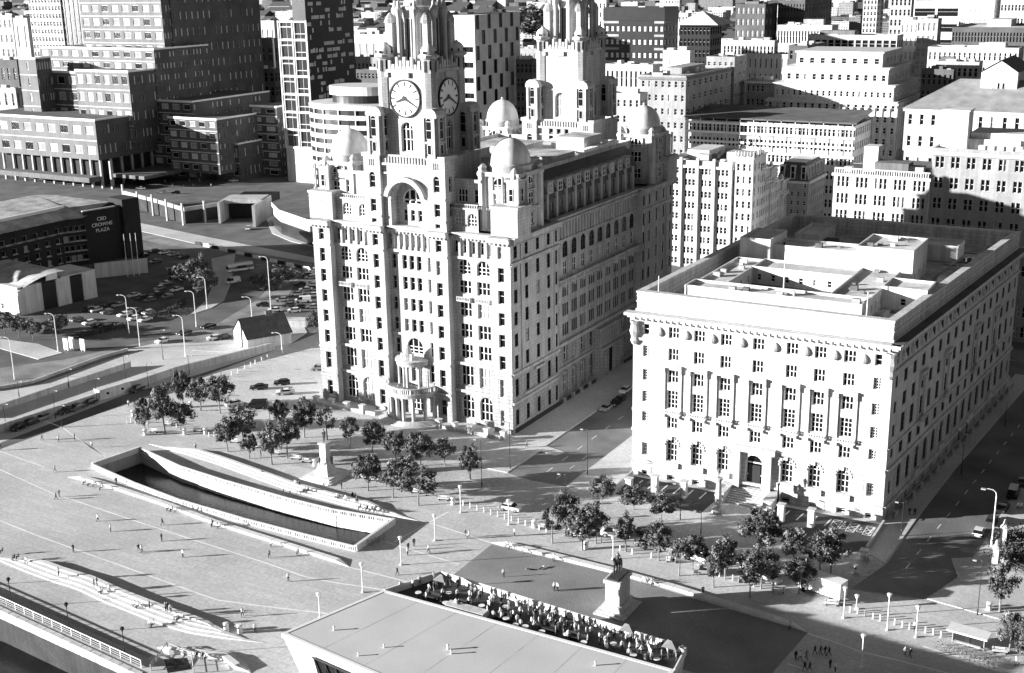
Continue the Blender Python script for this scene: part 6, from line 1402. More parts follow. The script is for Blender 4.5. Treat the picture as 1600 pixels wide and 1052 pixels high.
rows = [
 ('in the grove at the north end', [(227, 678, 620, 28), (258, 678, 602, 36), (282, 671, 630, 46), (287, 638, 576, 30), (314, 642, 590, 32), (344, 646, 588, 46)]),
 ('in the group left of the stepped monument', [(356, 706, 654, 34), (380, 698, 632, 42), (390, 717, 676, 24), (425, 726, 662, 38), (449, 716, 656, 38), (437, 668, 624, 30), (476, 684, 624, 36)]),
 ('before the columned porch', [(512, 690, 634, 26), (547, 700, 652, 28), (582, 706, 660, 38), (619, 719, 672, 36), (657, 728, 674, 42), (695, 728, 686, 32), (735, 750, 696, 32)]),
 ('in the front row right of the stepped monument', [(575, 767, 708, 40), (614, 778, 722, 36), (636, 767, 712, 36), (654, 790, 728, 58)]),
 ('in the row behind the mounted statue', [(863, 849, 792, 32), (884, 836, 771, 42), (910, 860, 792, 52), (931, 849, 785, 36), (978, 862, 802, 28), (1029, 876, 818, 40), (1061, 900, 842, 34), (1082, 890, 838, 40)]),
 ('before the tarmac forecourt of the white palazzo', [(940, 785, 746, 42), (990, 797, 757, 48), (1033, 815, 771, 48)]),
 ('near the white box lorry', [(1115, 918, 862, 28), (1133, 905, 842, 44), (1187, 868, 794, 60), (1172, 934, 872, 34), (1189, 920, 857, 54), (1240, 884, 828, 44), (1248, 928, 874, 46), (1281, 893, 830, 44), (1298, 900, 828, 46)]),
 ('at the right edge of the square', [(1562, 957, 876, 48), (1576, 1022, 958, 40), (1602, 1046, 962, 44)]),
]
for where, L in rows:
    L.sort()
    for i, (a, b_, t_, w_) in enumerate(L): tree(a, b_, t_, w_, '%s dark leafy tree from the left %s' % (nth(i+1), where), 'square trees', 5 if (a, b_) in ((512, 690), (863, 849), (1061, 900)) else None)
g2 = [(405, 452, 428, 26), (425, 462, 432, 30), (440, 450, 420, 34), (458, 442, 418, 30), (436, 436, 414, 26), (492, 520, 486, 22)]; g2.sort()
for i, (a, b_, t_, w_) in enumerate(g2): tree(a, b_, t_, w_, '%s bushy tree from the left on the road island' % nth(i+1), 'road island trees')
g3 = [(8, 522, 488, 36), (30, 528, 492, 30), (52, 532, 500, 30), (84, 530, 496, 30), (96, 520, 488, 24), (285, 452, 412, 46), (305, 455, 405, 44), (322, 470, 420, 36), (318, 440, 398, 26), (300, 436, 408, 30)]; g3.sort()
for i, (a, b_, t_, w_) in enumerate(g3): tree(a, b_, t_, w_, '%s shrubby tree from the left round the hotel car park' % nth(i+1), 'hotel car park trees', None, 'shrub_tree')
bx = [(832, 72, 10, 62), (1160, 62, 30, 40), (830, 62, 16, 50), (610, 40, 18, 40), (1440, 100, 84, 20), (12, 60, 20, 40), (560, 150, 120, 30), (1120, 70, 50, 20), (1250, 30, 8, 30)]
for i in range(60):
    px_ = rng.uniform(0, 1600); py_ = rng.uniform(4, 60); bx.append((px_, py_+8, py_-rng.uniform(0, 6), rng.uniform(10, 26)))
bx.sort(); k = 0
for (a, b_, t_, w_) in bx:
    x, y = GP(a, b_)
    if y > 6000 or any(c < x < d and e < y < g_ for c, d, e, g_ in FOOT): continue
    k += 1; tree(a, b_, t_, w_, 'distant round tree in the far town, %s from the left' % nth(k), 'trees of the distant town')
# hedges
for pts, lb in (([(222, 503), (262, 490), (290, 474)], 'clipped hedge curving along the hotel car park'), ([(118, 528), (160, 520), (200, 510)], 'dark low hedge beside the car park entrance')):
    m = MB(hedge_m); P = [GP(*q) for q in pts]
    rr = random.Random(3)
    for a, c in zip(P[:-1], P[1:]):
        L = math.hypot(c[0]-a[0], c[1]-a[1])
        for i in range(int(L*60)):
            p = lerp(a, c, rr.random()); q = Vector((p[0]+rr.uniform(-.9, .9), p[1]+rr.uniform(-.9, .9), rr.uniform(.05, 1.5))); e = Vector((rr.uniform(-1, 1), rr.uniform(-1, 1), rr.uniform(-1, 1))).normalized()*.22; g_ = e.orthogonal().normalized()*.14
            m.add([q-e, q-g_, q+e, q+g_], [(0, 1, 2, 3)])
    tag(m.build('hedge'), lb, 'hedge')
# ---------------------------------------------------------------- vehicles
def car_parts(kind):
    P = {}
    if kind == 'hatch': Ln, Wd, Ht, prof, gl_ = 4.1, 1.75, 1.48, [(-2.05, .35), (-2.05, .85), (-1.2, .98), (1.85, 1.0), (2.03, .75), (2.03, .35)], [(-1.15, .97), (-.45, 1.46), (1.25, 1.48), (1.85, .99)]
    elif kind == 'saloon': Ln, Wd, Ht, prof, gl_ = 4.6, 1.8, 1.44, [(-2.3, .35), (-2.3, .80), (-1.25, .95), (1.6, .98), (2.25, .92), (2.3, .35)], [(-1.2, .94), (-.4, 1.42), (.85, 1.44), (1.65, .97)]
    elif kind == 'van': Ln, Wd, Ht, prof, gl_ = 5.2, 1.95, 2.2, [(-2.6, .4), (-2.6, 1.05), (-2.0, 1.2), (2.55, 1.25), (2.6, .4)], [(-1.95, 1.19), (-1.25, 2.15), (2.45, 2.2), (2.55, 1.24)]
    else: Ln, Wd, Ht, prof, gl_ = 9.5, 2.5, 3.0, [(-4.7, .5), (-4.75, 1.3), (4.75, 1.3), (4.75, .5)], [(-4.7, 1.29), (-4.6, 2.35), (4.66, 2.4), (4.74, 1.29)]
    w = Wd/2; n = len(prof); b = MB(CAR['white'])
    for s0, s1, i0, i1 in ((-w, w, .08, .08),):
        vs = []
        for y, ins_ in ((-w+.06, .04), (-w, 0), (w, 0), (w-.06, .04)):
            vs += [(x*(1-ins_*.2), y, z-ins_*.2 if z > .5 else z) for x, z in prof]
        fs = []
        for k in range(3):
            for i in range(n): j = (i+1) % n; fs.append((k*n+i, (k+1)*n+i, (k+1)*n+j, k*n+j))
        fs.append(tuple(range(n))); fs.append(tuple(range(4*n-1, 3*n-1, -1))); b.add(vs, fs)
    (xa, za), (xb, zb), (xc, zc), (xd, zd) = gl_; ti = .16
    b.add([(xb, -w+ti, zb), (xc, -w+ti, zc), (xc, w-ti, zc), (xb, w-ti, zb), (xb+.05, -w+ti, zb-.07), (xc-.05, -w+ti, zc-.07), (xc-.05, w-ti, zc-.07), (xb+.05, w-ti, zb-.07)], [(0, 1, 2, 3), (0, 4, 5, 1), (2, 6, 7, 3), (1, 5, 6, 2), (3, 7, 4, 0)])
    if kind == 'van': b.add([(xb+1.1, -w+.03, za), (xd, -w+.03, za), (xc, -w+ti, zc), (xb+1.1, -w+ti, zb), (xb+1.1, w-.03, za), (xd, w-.03, za), (xc, w-ti, zc), (xb+1.1, w-ti, zb)], [(0, 1, 2, 3), (5, 4, 7, 6), (1, 5, 6, 2)])
    if kind == 'coach': b.box(-4.55, 4.6, -w+.17, w-.17, 2.3, 3.05)
    P['body'] = b.mesh('body')
    b = MB(car_glass); e = .07
    A = [(xa, -w+.05, za), (xd, -w+.05, zd), (xc, -w+ti, zc-e), (xb, -w+ti, zb-e), (xa, w-.05, za), (xd, w-.05, zd), (xc, w-ti, zc-e), (xb, w-ti, zb-e)]
    b.add(A, [(0, 1, 2, 3), (5, 4, 7, 6), (4, 0, 3, 7), (1, 5, 6, 2)]); P['window_glass'] = b.mesh('window_glass')
    wr = .31 if kind in ('hatch', 'saloon') else .42
    b = MB(rubber); seg = 10
    for y in (-.11, .11):
        for i in range(seg): t = 2*math.pi*i/seg; b.v.append((wr*math.cos(t), y, wr*math.sin(t)))
    for i in range(seg): j = (i+1) % seg; b.f.append((i, j, seg+j, seg+i)); b.m.append(0)
    b.f += [tuple(range(seg)), tuple(range(2*seg-1, seg-1, -1))]; b.m += [0, 0]
    for y, sgn in ((-.115, 1), (.115, -1)):
        if sgn > 0: rb = MB(metal_g)
        rb.add([(wr*.6*math.cos(2*math.pi*i/seg), y, wr*.6*math.sin(2*math.pi*i/seg)) for i in range(seg)], [tuple(range(seg)) if sgn > 0 else tuple(range(seg-1, -1, -1))])
    P['rim'] = rb.mesh('rim')
    P['wheel'] = b.mesh('wheel'); P['wpos'] = [(sx*Ln*.31, sy*(w-.1), wr) for sx in (-1, 1) for sy in (-1, 1)]
    b = MB(lamp_glass); b.box(-.04, .04, -.17, .17, -.08, .08); P['headlight'] = b.mesh('headlight'); P['hpos'] = [(prof[0][0]-.01, s*(w-.28), .72 if kind in ('hatch', 'saloon') else .95) for s in (-1, 1)]
    b = MB(mat('tail_lens', .08, .3, 0)); b.box(-.04, .04, -.15, .15, -.1, .1); P['taillight'] = b.mesh('taillight'); P['tpos'] = [(prof[-1][0]+.01, s*(w-.25), .8 if kind in ('hatch', 'saloon') else 1.0) for s in (-1, 1)]
    return P
CP = {k: car_parts(k) for k in ('hatch', 'saloon', 'van', 'coach')}
def car(px, py, rz, col_, kind, label, group, parts=True, xy=None):
    x, y = GP(px, py) if xy is None else xy; nm = {'hatch': 'parked_car', 'saloon': 'parked_car', 'van': 'van', 'coach': 'coach'}[kind]
    P = CP[kind]; root = empty(nm, (x, y, 0), label, {'van': 'van', 'coach': 'coach'}.get(kind, 'car'), group, rz)
    def ch(n, me, l):
        o = bpy.data.objects.new(n, me); COL.objects.link(o); o.parent = root; o.location = l; return o
    o = ch('body', P['body'], (0, 0, 0)); o.material_slots[0].link = 'OBJECT'; o.material_slots[0].material = CAR[col_]
    ch('window_glass', P['window_glass'], (0, 0, 0))
    for l in P['wpos']:
        o = ch('wheel', P['wheel'], l)
        if parts: q = bpy.data.objects.new('rim', P['rim']); COL.objects.link(q); q.parent = o
    if parts:
        for l in P['hpos']: ch('headlight', P['headlight'], l)
        for l in P['tpos']: ch('taillight', P['taillight'], l)
    return root
def car_set(where, group, L, rz, far_=False):
    L = sorted(L); cn = {}
    for q in L:
        a, b_, c_, k_ = q[:4]; key = (c_, k_); cn[key] = cn.get(key, 0)+1; tot = sum(1 for z in L if (z[2], z[3]) == key)
        kn = {'hatch': 'hatchback', 'saloon': 'saloon', 'van': 'van', 'coach': 'coach'}[k_]
        lb = '%s %s %s' % (c_, kn, where) if tot == 1 else '%s %s %s, %s such from the left' % (c_, kn, where, nth(cn[key]))
        car(a, b_, (q[4] if len(q) > 4 else rz)+(q[0]*13 % 7-3), c_, k_, lb, group, not far_)
car_set('parked in the street between the two palaces', 'cars in the side street', [(947, 641, 'silver', 'hatch'), (962, 633, 'black', 'hatch'), (968, 628, 'dark', 'saloon'), (977, 613, 'white', 'hatch')], 90)
car_set('on the setts before the palaces', 'cars on the setts', [(798, 797, 'white', 'hatch', 188), (903, 836, 'white', 'hatch', 20), (960, 838, 'white', 'van', 12), (1008, 852, 'silver', 'hatch', 12), (1020, 858, 'grey', 'hatch', 12), (1036, 860, 'white', 'hatch', 12), (1092, 876, 'white', 'van', 170), (1103, 896, 'silver', 'hatch', 20), (1152, 882, 'dark', 'saloon', 160), (1203, 908, 'silver', 'hatch', 160), (1012, 836, 'dark', 'saloon', 0)], 10)
car_set('at the kerb of the street right of the white palazzo', 'cars in the right hand street', [(1529, 836, 'white', 'hatch', 268), (1549, 818, 'dark', 'hatch', 268), (1566, 798, 'black', 'saloon', 268), (1583, 775, 'black', 'van', 268), (1598, 757, 'dark', 'saloon', 268)], 268)
car_set('beside the clock tower building car park', 'cars by the visitor car park', [(405, 608, 'dark', 'saloon', 40), (441, 601, 'dark', 'hatch', 40), (446, 616, 'white', 'saloon', 40), (365, 634, 'white', 'hatch', 60), (402, 638, 'dark', 'van', 30), (498, 578, 'silver', 'hatch', 40)], 40)
car_set('in the hotel car park', 'cars in the hotel car park', [(150, 487, 'white', 'hatch'), (168, 490, 'grey', 'hatch'), (186, 479, 'silver', 'saloon'), (171, 478, 'dark', 'saloon'), (139, 485, 'dark', 'hatch'), (120, 502, 'grey', 'hatch'), (140, 507, 'white', 'hatch'), (209, 464, 'white', 'saloon'), (222, 468, 'dark', 'hatch'), (234, 471, 'grey', 'hatch'), (195, 494, 'white', 'saloon'), (210, 500, 'white', 'hatch'), (227, 502, 'white', 'saloon'), (211, 488, 'grey', 'saloon'), (232, 491, 'silver', 'hatch'), (250, 453, 'silver', 'hatch'), (260, 445, 'silver', 'saloon'), (276, 455, 'white', 'saloon'), (165, 512, 'dark', 'saloon'), (152, 512, 'black', 'hatch'), (245, 462, 'dark', 'saloon'), (262, 466, 'grey', 'hatch')], 82)
car_set('behind the hotel screen wall', 'cars behind the screen wall', [(257, 397, 'white', 'saloon'), (271, 400, 'silver', 'saloon'), (243, 411, 'grey', 'saloon'), (241, 395, 'dark', 'hatch'), (287, 404, 'dark', 'hatch'), (225, 402, 'black', 'hatch')], 78, True)
car_set('crowded on the island beside the clock tower building', 'cars on the road island', [(491, 425, 'white', 'hatch'), (486, 436, 'silver', 'hatch'), (471, 446, 'dark', 'saloon'), (489, 447, 'white', 'saloon'), (478, 455, 'silver', 'saloon'), (464, 462, 'white', 'hatch'), (489, 464, 'white', 'hatch'), (441, 471, 'silver', 'hatch'), (474, 473, 'white', 'van'), (452, 479, 'grey', 'hatch'), (489, 482, 'silver', 'saloon'), (430, 487, 'white', 'saloon'), (411, 479, 'dark', 'hatch'), (460, 488, 'white', 'hatch'), (480, 432, 'grey', 'hatch'), (470, 482, 'dark', 'hatch')], 35, True)
car_set('on the forecourt of the stepped brick office', 'cars before the stepped office', [(265, 273, 'white', 'saloon'), (305, 278, 'white', 'saloon'), (321, 278, 'white', 'hatch'), (365, 284, 'white', 'saloon'), (220, 296, 'white', 'saloon'), (252, 302, 'silver', 'hatch'), (275, 303, 'black', 'hatch')], 30, True)
car_set('on the road before the hotel', 'cars on the north road', [(255, 535, 'white', 'saloon', 80), (288, 523, 'dark', 'saloon', 80), (326, 513, 'black', 'saloon', 80), (335, 531, 'white', 'hatch', 60), (350, 530, 'dark', 'hatch', 60), (388, 359, 'white', 'hatch', 120), (364, 443, 'white', 'van', 75), (375, 424, 'white', 'coach', 62)], 80)
car_set('in the shade of the long pale wall', 'cars along the long wall', [(47, 664, 'dark', 'hatch'), (66, 656, 'silver', 'hatch'), (105, 645, 'dark', 'saloon'), (120, 640, 'grey', 'saloon'), (140, 632, 'dark', 'hatch'), (30, 671, 'black', 'hatch'), (214, 611, 'dark', 'hatch')], 90)
# box lorry
x, y = GP(1284, 930); lo_r = empty('box_lorry', (x, y, 0), 'white box lorry parked under the trees before the palazzo', 'lorry', None, -14)
def chl(n, mb, root): me = mb.mesh(n); o = bpy.data.objects.new(n, me); COL.objects.link(o); o.parent = root; return o
b = MB(paint_w); b.box(-1.9, 3.9, -1.2, 1.2, .9, 3.6); b.box(-1.95, 3.95, -1.23, 1.23, 3.6, 3.68); chl('cargo_box', b, lo_r)
b = MB(CAR['white']); b.add([(-3.9, -1.05, .6), (-2.1, -1.05, .6), (-2.1, 1.05, .6), (-3.9, 1.05, .6), (-3.95, -1.05, 1.35), (-2.1, -1.05, 2.5), (-2.1, 1.05, 2.5), (-3.95, 1.05, 1.35), (-3.2, -1, 2.45), (-3.2, 1, 2.45)], [(0, 1, 5, 8, 4), (1, 2, 6, 5), (3, 7, 9, 6, 2), (0, 4, 7, 3), (8, 5, 6, 9), (4, 8, 9, 7)]); chl('cab', b, lo_r)
b = MB(car_glass); b.add([(-3.93, -.9, 1.4), (-3.93, .9, 1.4), (-3.26, .9, 2.36), (-3.26, -.9, 2.36)], [(0, 1, 2, 3)]); b.add([(-3.6, -1.07, 1.45), (-2.4, -1.07, 1.45), (-2.4, -1.07, 2.25), (-3.15, -1.07, 2.25)], [(0, 1, 2, 3)]); chl('cab_window', b, lo_r)
b = MB(metal_d); b.box(-3.6, 3.7, -.5, .5, .55, .9); chl('chassis', b, lo_r)
for sx in (-2.9, 2.3):
    for sy in (-1, 1): o = bpy.data.objects.new('wheel', CP['van']['wheel']); COL.objects.link(o); o.parent = lo_r; o.location = (sx, sy*.95, .42)
# ---------------------------------------------------------------- lamps, bollards, benches
def post_light(px, pyb, pyt, label, style, group, arm=0):
    x, y = GP(px, pyb); h = HZ(px, pyb, pyt); root = empty('lamp_post', (x, y, 0), label, 'lamp post', group)
    if style == 'column':
        b = MB(metal_w); b.lathe([(.26, 0), (.26, .25), (.10, .3), (.09, h-.7), (.10, h-.6)], x, y, 10); b.build('post', root); b = MB(lamp_glass, metal_w); b.lathe([(.12, h-.6), (.26, h-.5), (.32, h-.1)], x, y, 10, 0); b.lathe([(.42, h-.1), (.42, h), (0, h+.06)], x, y, 10, 1); b.build('lamp_head', root)
    elif style == 'lantern':
        b = MB(metal_d); b.lathe([(.22, 0), (.22, .5), (.09, .8), (.06, h-.8)], x, y, 8); b.build('post', root); b = MB(lamp_glass, metal_d); b.lathe([(.08, h-.8), (.3, h-.3)], x, y, 6, 1); b.lathe([(.38, h-.3), (.3, h-.05), (0, h+.15)], x, y, 8, 1); b.build('lamp_head', root)
    elif style == 'globe':
        b = MB(metal_d); b.lathe([(.35, 0), (.2, .6), (.12, 1), (.1, h-.4)], x, y, 8); b.build('post', root); b = MB(lamp_glass); b.lathe([(.35*math.sin(R(a)), h-.35*math.cos(R(a))) for a in range(0, 181, 30)], x, y, 10); b.build('lamp_globe', root, smooth=True)
    elif style == 'slim':
        b = MB(metal_d); b.lathe([(.13, 0), (.11, 1.2), (.07, 1.3), (.05, h)], x, y, 8); b.build('post', root); b = MB(metal_g); a = R(arm); b.tube((x, y, h), (x+1.3*math.cos(a), y+1.3*math.sin(a), h+.1), .05, .05, 6); b.build('bracket_arm', root); b = MB(metal_g); b.box(x+1.2*math.cos(a)-.3, x+1.2*math.cos(a)+.3, y+1.2*math.sin(a)-.18, y+1.2*math.sin(a)+.18, h-.02, h+.18); b.build('lamp_head', root)
    else:   # curved white street light
        b = MB(metal_w); b.lathe([(.2, 0), (.18, 1.5), (.12, 1.6), (.1, h-1)], x, y, 8); b.build('post', root); a = R(arm); b = MB(metal_w); pr = [(0, h-1), (.15, h-.4), (.6, h), (1.3, h+.15), (2.0, h+.1)]
        for (d0, z0), (d1, z1) in zip(pr[:-1], pr[1:]): b.tube((x+d0*math.cos(a), y+d0*math.sin(a), z0), (x+d1*math.cos(a), y+d1*math.sin(a), z1), .1, .09, 6)
        b.build('curved_arm', root); b = MB(metal_g); b.box(x+2.3*math.cos(a)-.4, x+2.3*math.cos(a)+.4, y+2.3*math.sin(a)-.25, y+2.3*math.sin(a)+.25, h, h+.22); b.build('lamp_head', root)
def lamp_set(what, group, L, style, arm=0):
    for i, (a, b_, t_) in enumerate(sorted(L)): post_light(a, b_, t_, '%s %s from the left' % (nth(i+1), what), style, group, arm)
lamp_set('white column light on the paved square', 'column lights', [(500, 966, 927), (567, 926, 880), (627, 883, 839), (680, 845, 804), (720, 801, 759), (795, 820, 781), (958, 874, 838), (1318, 966, 918), (1386, 985, 928), (1431, 996, 947), (1346, 1043, 992), (1338, 952, 930)], 'column')
lamp_set('dark lantern post on the riverside promenade', 'promenade lanterns', [(19, 949, 903), (109, 990, 942), (196, 1029, 980), (-30, 915, 870)], 'lantern')
lamp_set('tall slim dark pole lamp by the palaces', 'slim pole lamps', [(753, 761, 688), (797, 733, 660), (918, 743, 672), (884, 838, 742), (1063, 812, 757), (1095, 838, 800), (1408, 838, 786), (1527, 961, 877), (1502, 741, 695), (1570, 666, 628)], 'slim', 200)
lamp_set('curved white street light on the north roads', 'curved street lights', [(91, 550, 491), (23, 593, 528), (219, 545, 482), (202, 521, 462), (290, 557, 494), (307, 511, 456), (324, 483, 434), (394, 501, 465), (424, 492, 402), (441, 551, 521), (1549, 854, 766)], 'street', 200)
lamp_set('thin dark lamp pole along the long pale wall', 'wall lamp poles', [(255, 562, 516), (108, 606, 577), (87, 654, 611), (97, 668, 634), (198, 606, 556), (152, 629, 592), (232, 604, 568), (10, 672, 632), (425, 700, 628), (30, 620, 596), (296, 585, 556)], 'slim', 20)
lamp_set('globe lamp on the flank railing of the white palazzo', 'globe lamps', [(1497, 692, 671), (1509, 681, 658)], 'globe')
def simple_set(name, cat, what, group, pts, maker):
    me = maker()
    for i, q in enumerate(sorted(pts)):
        x, y = GP(q[0], q[1]); o = inst(name, me, None, (x, y, 0), q[2] if len(q) > 2 else 0); tag(o, '%s %s from the left' % (nth(i+1), what), cat, group)
def mk_boll(): b = MB(metal_w); b.lathe([(.12, 0), (.12, .85), (.15, .9), (.15, .98), (.08, 1.05), (0, 1.06)], 0, 0, 8); return b.mesh('bollard')
def mk_bin(): b = MB(metal_w, metal_d); b.lathe([(.42, 0), (.42, 1.2), (.48, 1.25), (.48, 1.4), (.3, 1.5), (0, 1.5)], 0, 0, 10, 0); b.box(-.2, .2, -.44, -.40, .9, 1.15, 1); return b.mesh('litter_bin')
def mk_bench(): 
    b = MB(bench_m, metal_d)
    for k in range(4): b.box(-1.1, 1.1, -.3+k*.155, -.18+k*.155, .42, .48)
    for k in range(2): b.box(-1.1, 1.1, .3, .35, .6+k*.2, .72+k*.2)
    for s in (-.85, .85): b.box(s-.05, s+.05, -.28, .3, 0, .42, 1); b.box(s-.05, s+.05, .28, .36, .4, .9, 1)
    return b.mesh('bench')
simple_set('bollard', 'bollard', 'short white bollard in the line across the square', 'square bollards', [(724+i*10.8, 790+i*3.45) for i in range(13)], mk_boll)
simple_set('bollard', 'bollard', 'short white bollard in the line at the right of the square', 'right hand bollards', [(1328, 957), (1340, 959), (1352, 963), (1364, 967), (1375, 970), (1398, 976), (1410, 980), (1421, 983), (1446, 989), (1458, 992), (1470, 996)], mk_boll)
simple_set('bollard', 'bollard', 'short bollard between the trees behind the mounted statue', 'tree row bollards', [(940, 848), (969, 860), (988, 866), (1018, 872), (1091, 890), (1124, 901), (1145, 907), (1178, 917)], mk_boll)
simple_set('bollard', 'bollard', 'small white post along the visitor car park edge', 'car park posts', [(351, 590), (362, 586), (372, 582), (383, 576), (392, 572), (399, 568), (409, 564), (418, 560)], mk_boll)
simple_set('bollard', 'bollard', 'short white post in the grove', 'grove posts', [(199, 662), (205, 660), (212, 662), (276, 668), (327, 682), (335, 682), (296, 636)], mk_boll)
simple_set('litter_bin', 'litter bin', 'round white litter bin on the square', 'litter bins', [(298, 636), (289, 679), (321, 678), (492, 728), (550, 745), (708, 788), (835, 824), (354, 986), (375, 989), (1545, 954), (1337, 895), (208, 650), (227, 680), (916, 858)], mk_bin)
simple_set('bench', 'bench', 'pale slatted bench among the trees', 'square benches', [(264, 665, 15), (309, 675, 15), (366, 692, 15), (396, 700, 15), (430, 710, 15), (462, 718, 15), (479, 723, 15), (564, 748, 15), (583, 752, 15), (693, 782, 15), (650, 771, 15), (850, 827, 15), (903, 840, 15), (1050, 879, 15), (1163, 911, 15), (1216, 926, 15), (1299, 946, 15), (1562, 1021, 15), (240, 676, 15)], mk_bench)
# ---------------------------------------------------------------- people
def skin(verts, edges, rad, root, sub=1, name='person'):
    me = bpy.data.meshes.new(name); me.from_pydata(verts, edges, []); o = bpy.data.objects.new('tmp', me); COL.objects.link(o)
    o.modifiers.new('s', 'SKIN'); sk = me.skin_vertices[0].data if me.skin_vertices else None
    if sk is None:
        bm = bmesh.new(); bm.from_mesh(me); bm.verts.layers.skin.verify(); bm.to_mesh(me); bm.free(); sk = me.skin_vertices[0].data
    for i, r_ in enumerate(rad): sk[i].radius = (r_ if isinstance(r_, tuple) else (r_, r_)); sk[i].use_root = (i == root)
    ss = o.modifiers.new('d', 'SUBSURF'); ss.levels = sub; ss.render_levels = sub
    dg = bpy.context.evaluated_depsgraph_get(); m2 = bpy.data.meshes.new_from_object(o.evaluated_get(dg)); bpy.data.objects.remove(o); m2.name = name; m2.shade_smooth(); return m2
def person_mesh(pose):
    V = [(0, 0, .93), (0, 0, 1.15), (0, .0, 1.38), (0, 0, 1.50), (0, -.02, 1.60), (0, -.02, 1.72)]; Rr = [(.15, .11), (.14, .10), (.17, .10), .055, .085, .075]; E = [(0, 1), (1, 2), (2, 3), (3, 4), (4, 5)]
    st = {'stand': ((.0, .0), (.0, .0)), 'walk': ((.28, -.24), (-.24, .2)), 'stride': ((-.18, .3), (.3, -.2)), 'sit': None, 'lie': None}[pose]
    def limb(pts, rr, a):
        p = a
        for q, r_ in zip(pts, rr): V.append(q); Rr.append(r_); E.append((p, len(V)-1)); p = len(V)-1
    for i, s in enumerate((-1, 1)):
        if pose == 'sit':
            V_ = [(s*.11, -.06, .50), (s*.12, -.46, .50), (s*.12, -.50, .10), (s*.12, -.64, .06)]
            limb(V_, [.09, .07, .05, .045], 0)
            limb([(s*.22, 0, 1.0), (s*.26, -.08, .78), (s*.16, -.34, .62), (s*.13, -.42, .60)], [.06, .05, .04, .035], 2)
        else:
            f = st[0][i]; h_ = st[1][i]
            limb([(s*.10, -f*.1, .84), (s*.10, -f*.55, .48), (s*.10, -f+(.12 if f < 0 else 0), .09 if f >= 0 else .14), (s*.11, -f-.14, .05)], [.095, .065, .048, .042], 0)
            limb([(s*.21, 0, 1.38), (s*.25, -h_*.4, 1.12), (s*.25, -h_-.06, .88), (s*.24, -h_-.09, .80)], [.06, .048, .038, .035], 2)
    if pose == 'sit':
        for i in range(6): V[i] = (V[i][0], V[i][1]+(.0 if i < 2 else -.06), V[i][2]-.42)
        for i in range(6, len(V)):
            pass
        V[10+0] = V[10]
    m = skin(V, E, Rr, 0)
    if pose == 'lie':
        pass
    for mm in (CLO[0], CLO[3], skin_m, hair_m): m.materials.append(mm)
    zh = 1.54 if pose != 'sit' else 1.10; zw = .92 if pose != 'sit' else .56
    for p in m.polygons:
        c = p.center
        if c.z > zh+.12 or (c.z > zh and c.y > .02): p.material_index = 3
        elif c.z > zh-.05 and abs(c.x) < .12: p.material_index = 2
        elif c.z < zw and abs(c.x) < .185: p.material_index = 1
        elif c.z < zw-.06 and pose != 'sit': p.material_index = 2
        else: p.material_index = 0
    return m
PM = {k: person_mesh(k) for k in ('stand', 'walk', 'stride', 'sit')}
TOPN = ['white', 'pale', 'grey', 'dark', 'black']
def person(x, y, z, pose, top, bot, rz, label, group):
    me = PM['stand' if pose == 'lie' else pose]; o = bpy.data.objects.new('person', me); COL.objects.link(o); o.location = (x, y, z); o.rotation_euler = (0, 0, R(rz)); s = .96+.1*((x*7.3+y*3.1) % 1); o.scale = (s*1.04, s*1.04, s)
    if pose == 'lie': o.rotation_euler = (R(-84), 0, R(rz)); o.location = (x, y, z+.14)
    for i, mm in ((0, CLO[top]), (1, CLO[bot])): o.material_slots[i].link = 'OBJECT'; o.material_slots[i].material = mm
    tag(o, label, 'person', group); return o
VERB = {'stand': 'standing', 'walk': 'walking', 'stride': 'striding', 'sit': 'sitting', 'lie': 'lying'}
def people(where, group, L, z=0.0):
    L = sorted(L); rr = random.Random(len(where))
    for i, q in enumerate(L):
        px_, py_, pose = q[:3]; top = q[3] if len(q) > 3 else rr.choice([0, 0, 1, 2, 3, 4]); bot = rr.choice([2, 3, 4, 4]) if top != 4 else 3; zz = q[4] if len(q) > 4 else z
        x, y = GP(px_, py_, zz); person(x, y, zz, pose, top, bot, rr.uniform(0, 360) if pose != 'sit' else rr.uniform(-30, 30), 'person in %s top %s %s, %s from the left' % (TOPN[top], VERB[pose], where, nth(i+1)), group)
people('on the wide open square', 'people on the open square', [(66, 688, 'walk', 2), (92, 691, 'walk', 0), (117, 688, 'stand', 3), (144, 700, 'stand', 0), (86, 738, 'walk', 2), (88, 781, 'walk', 3), (93, 777, 'walk', 2), (153, 815, 'stride', 0), (173, 831, 'stand', 0), (254, 821, 'stride', 4), (253, 846, 'stand', 4), (182, 757, 'stand', 4), (115, 863, 'stand', 4), (217, 863, 'walk', 3), (222, 864, 'walk', 0), (286, 871, 'stand', 0), (421, 872, 'walk', 2), (451, 909, 'stand', 0), (379, 964, 'walk', 1), (399, 989, 'stand', 0), (2, 704, 'stand', 4), (306, 703, 'stand', 0)])
people('between canal and lawn', 'people between canal and lawn', [(637, 868, 'stand', 0), (638, 860, 'stand', 3), (647, 854, 'stand', 4), (670, 864, 'walk', 0), (621, 899, 'walk', 4), (727, 840, 'walk', 2), (733, 842, 'walk', 0), (804, 838, 'stand', 1)])
people('on the sunlit lawn', 'people on the lawn', [(787, 902, 'stand', 0), (866, 923, 'stand', 0), (871, 924, 'stand', 0), (834, 891, 'lie', 2), (842, 891, 'lie', 0)])
people('on the lawn kerb bench', 'people on the kerb bench', [(793, 855, 'sit', 1, .0), (799, 857, 'sit', 0, .0), (817, 863, 'sit', 0, 0), (866, 875, 'sit', 0, 0), (1006, 910, 'sit', 0, 0), (1012, 912, 'sit', 2, 0), (1019, 914, 'sit', 1, 0), (1234, 981, 'sit', 0, 0)])
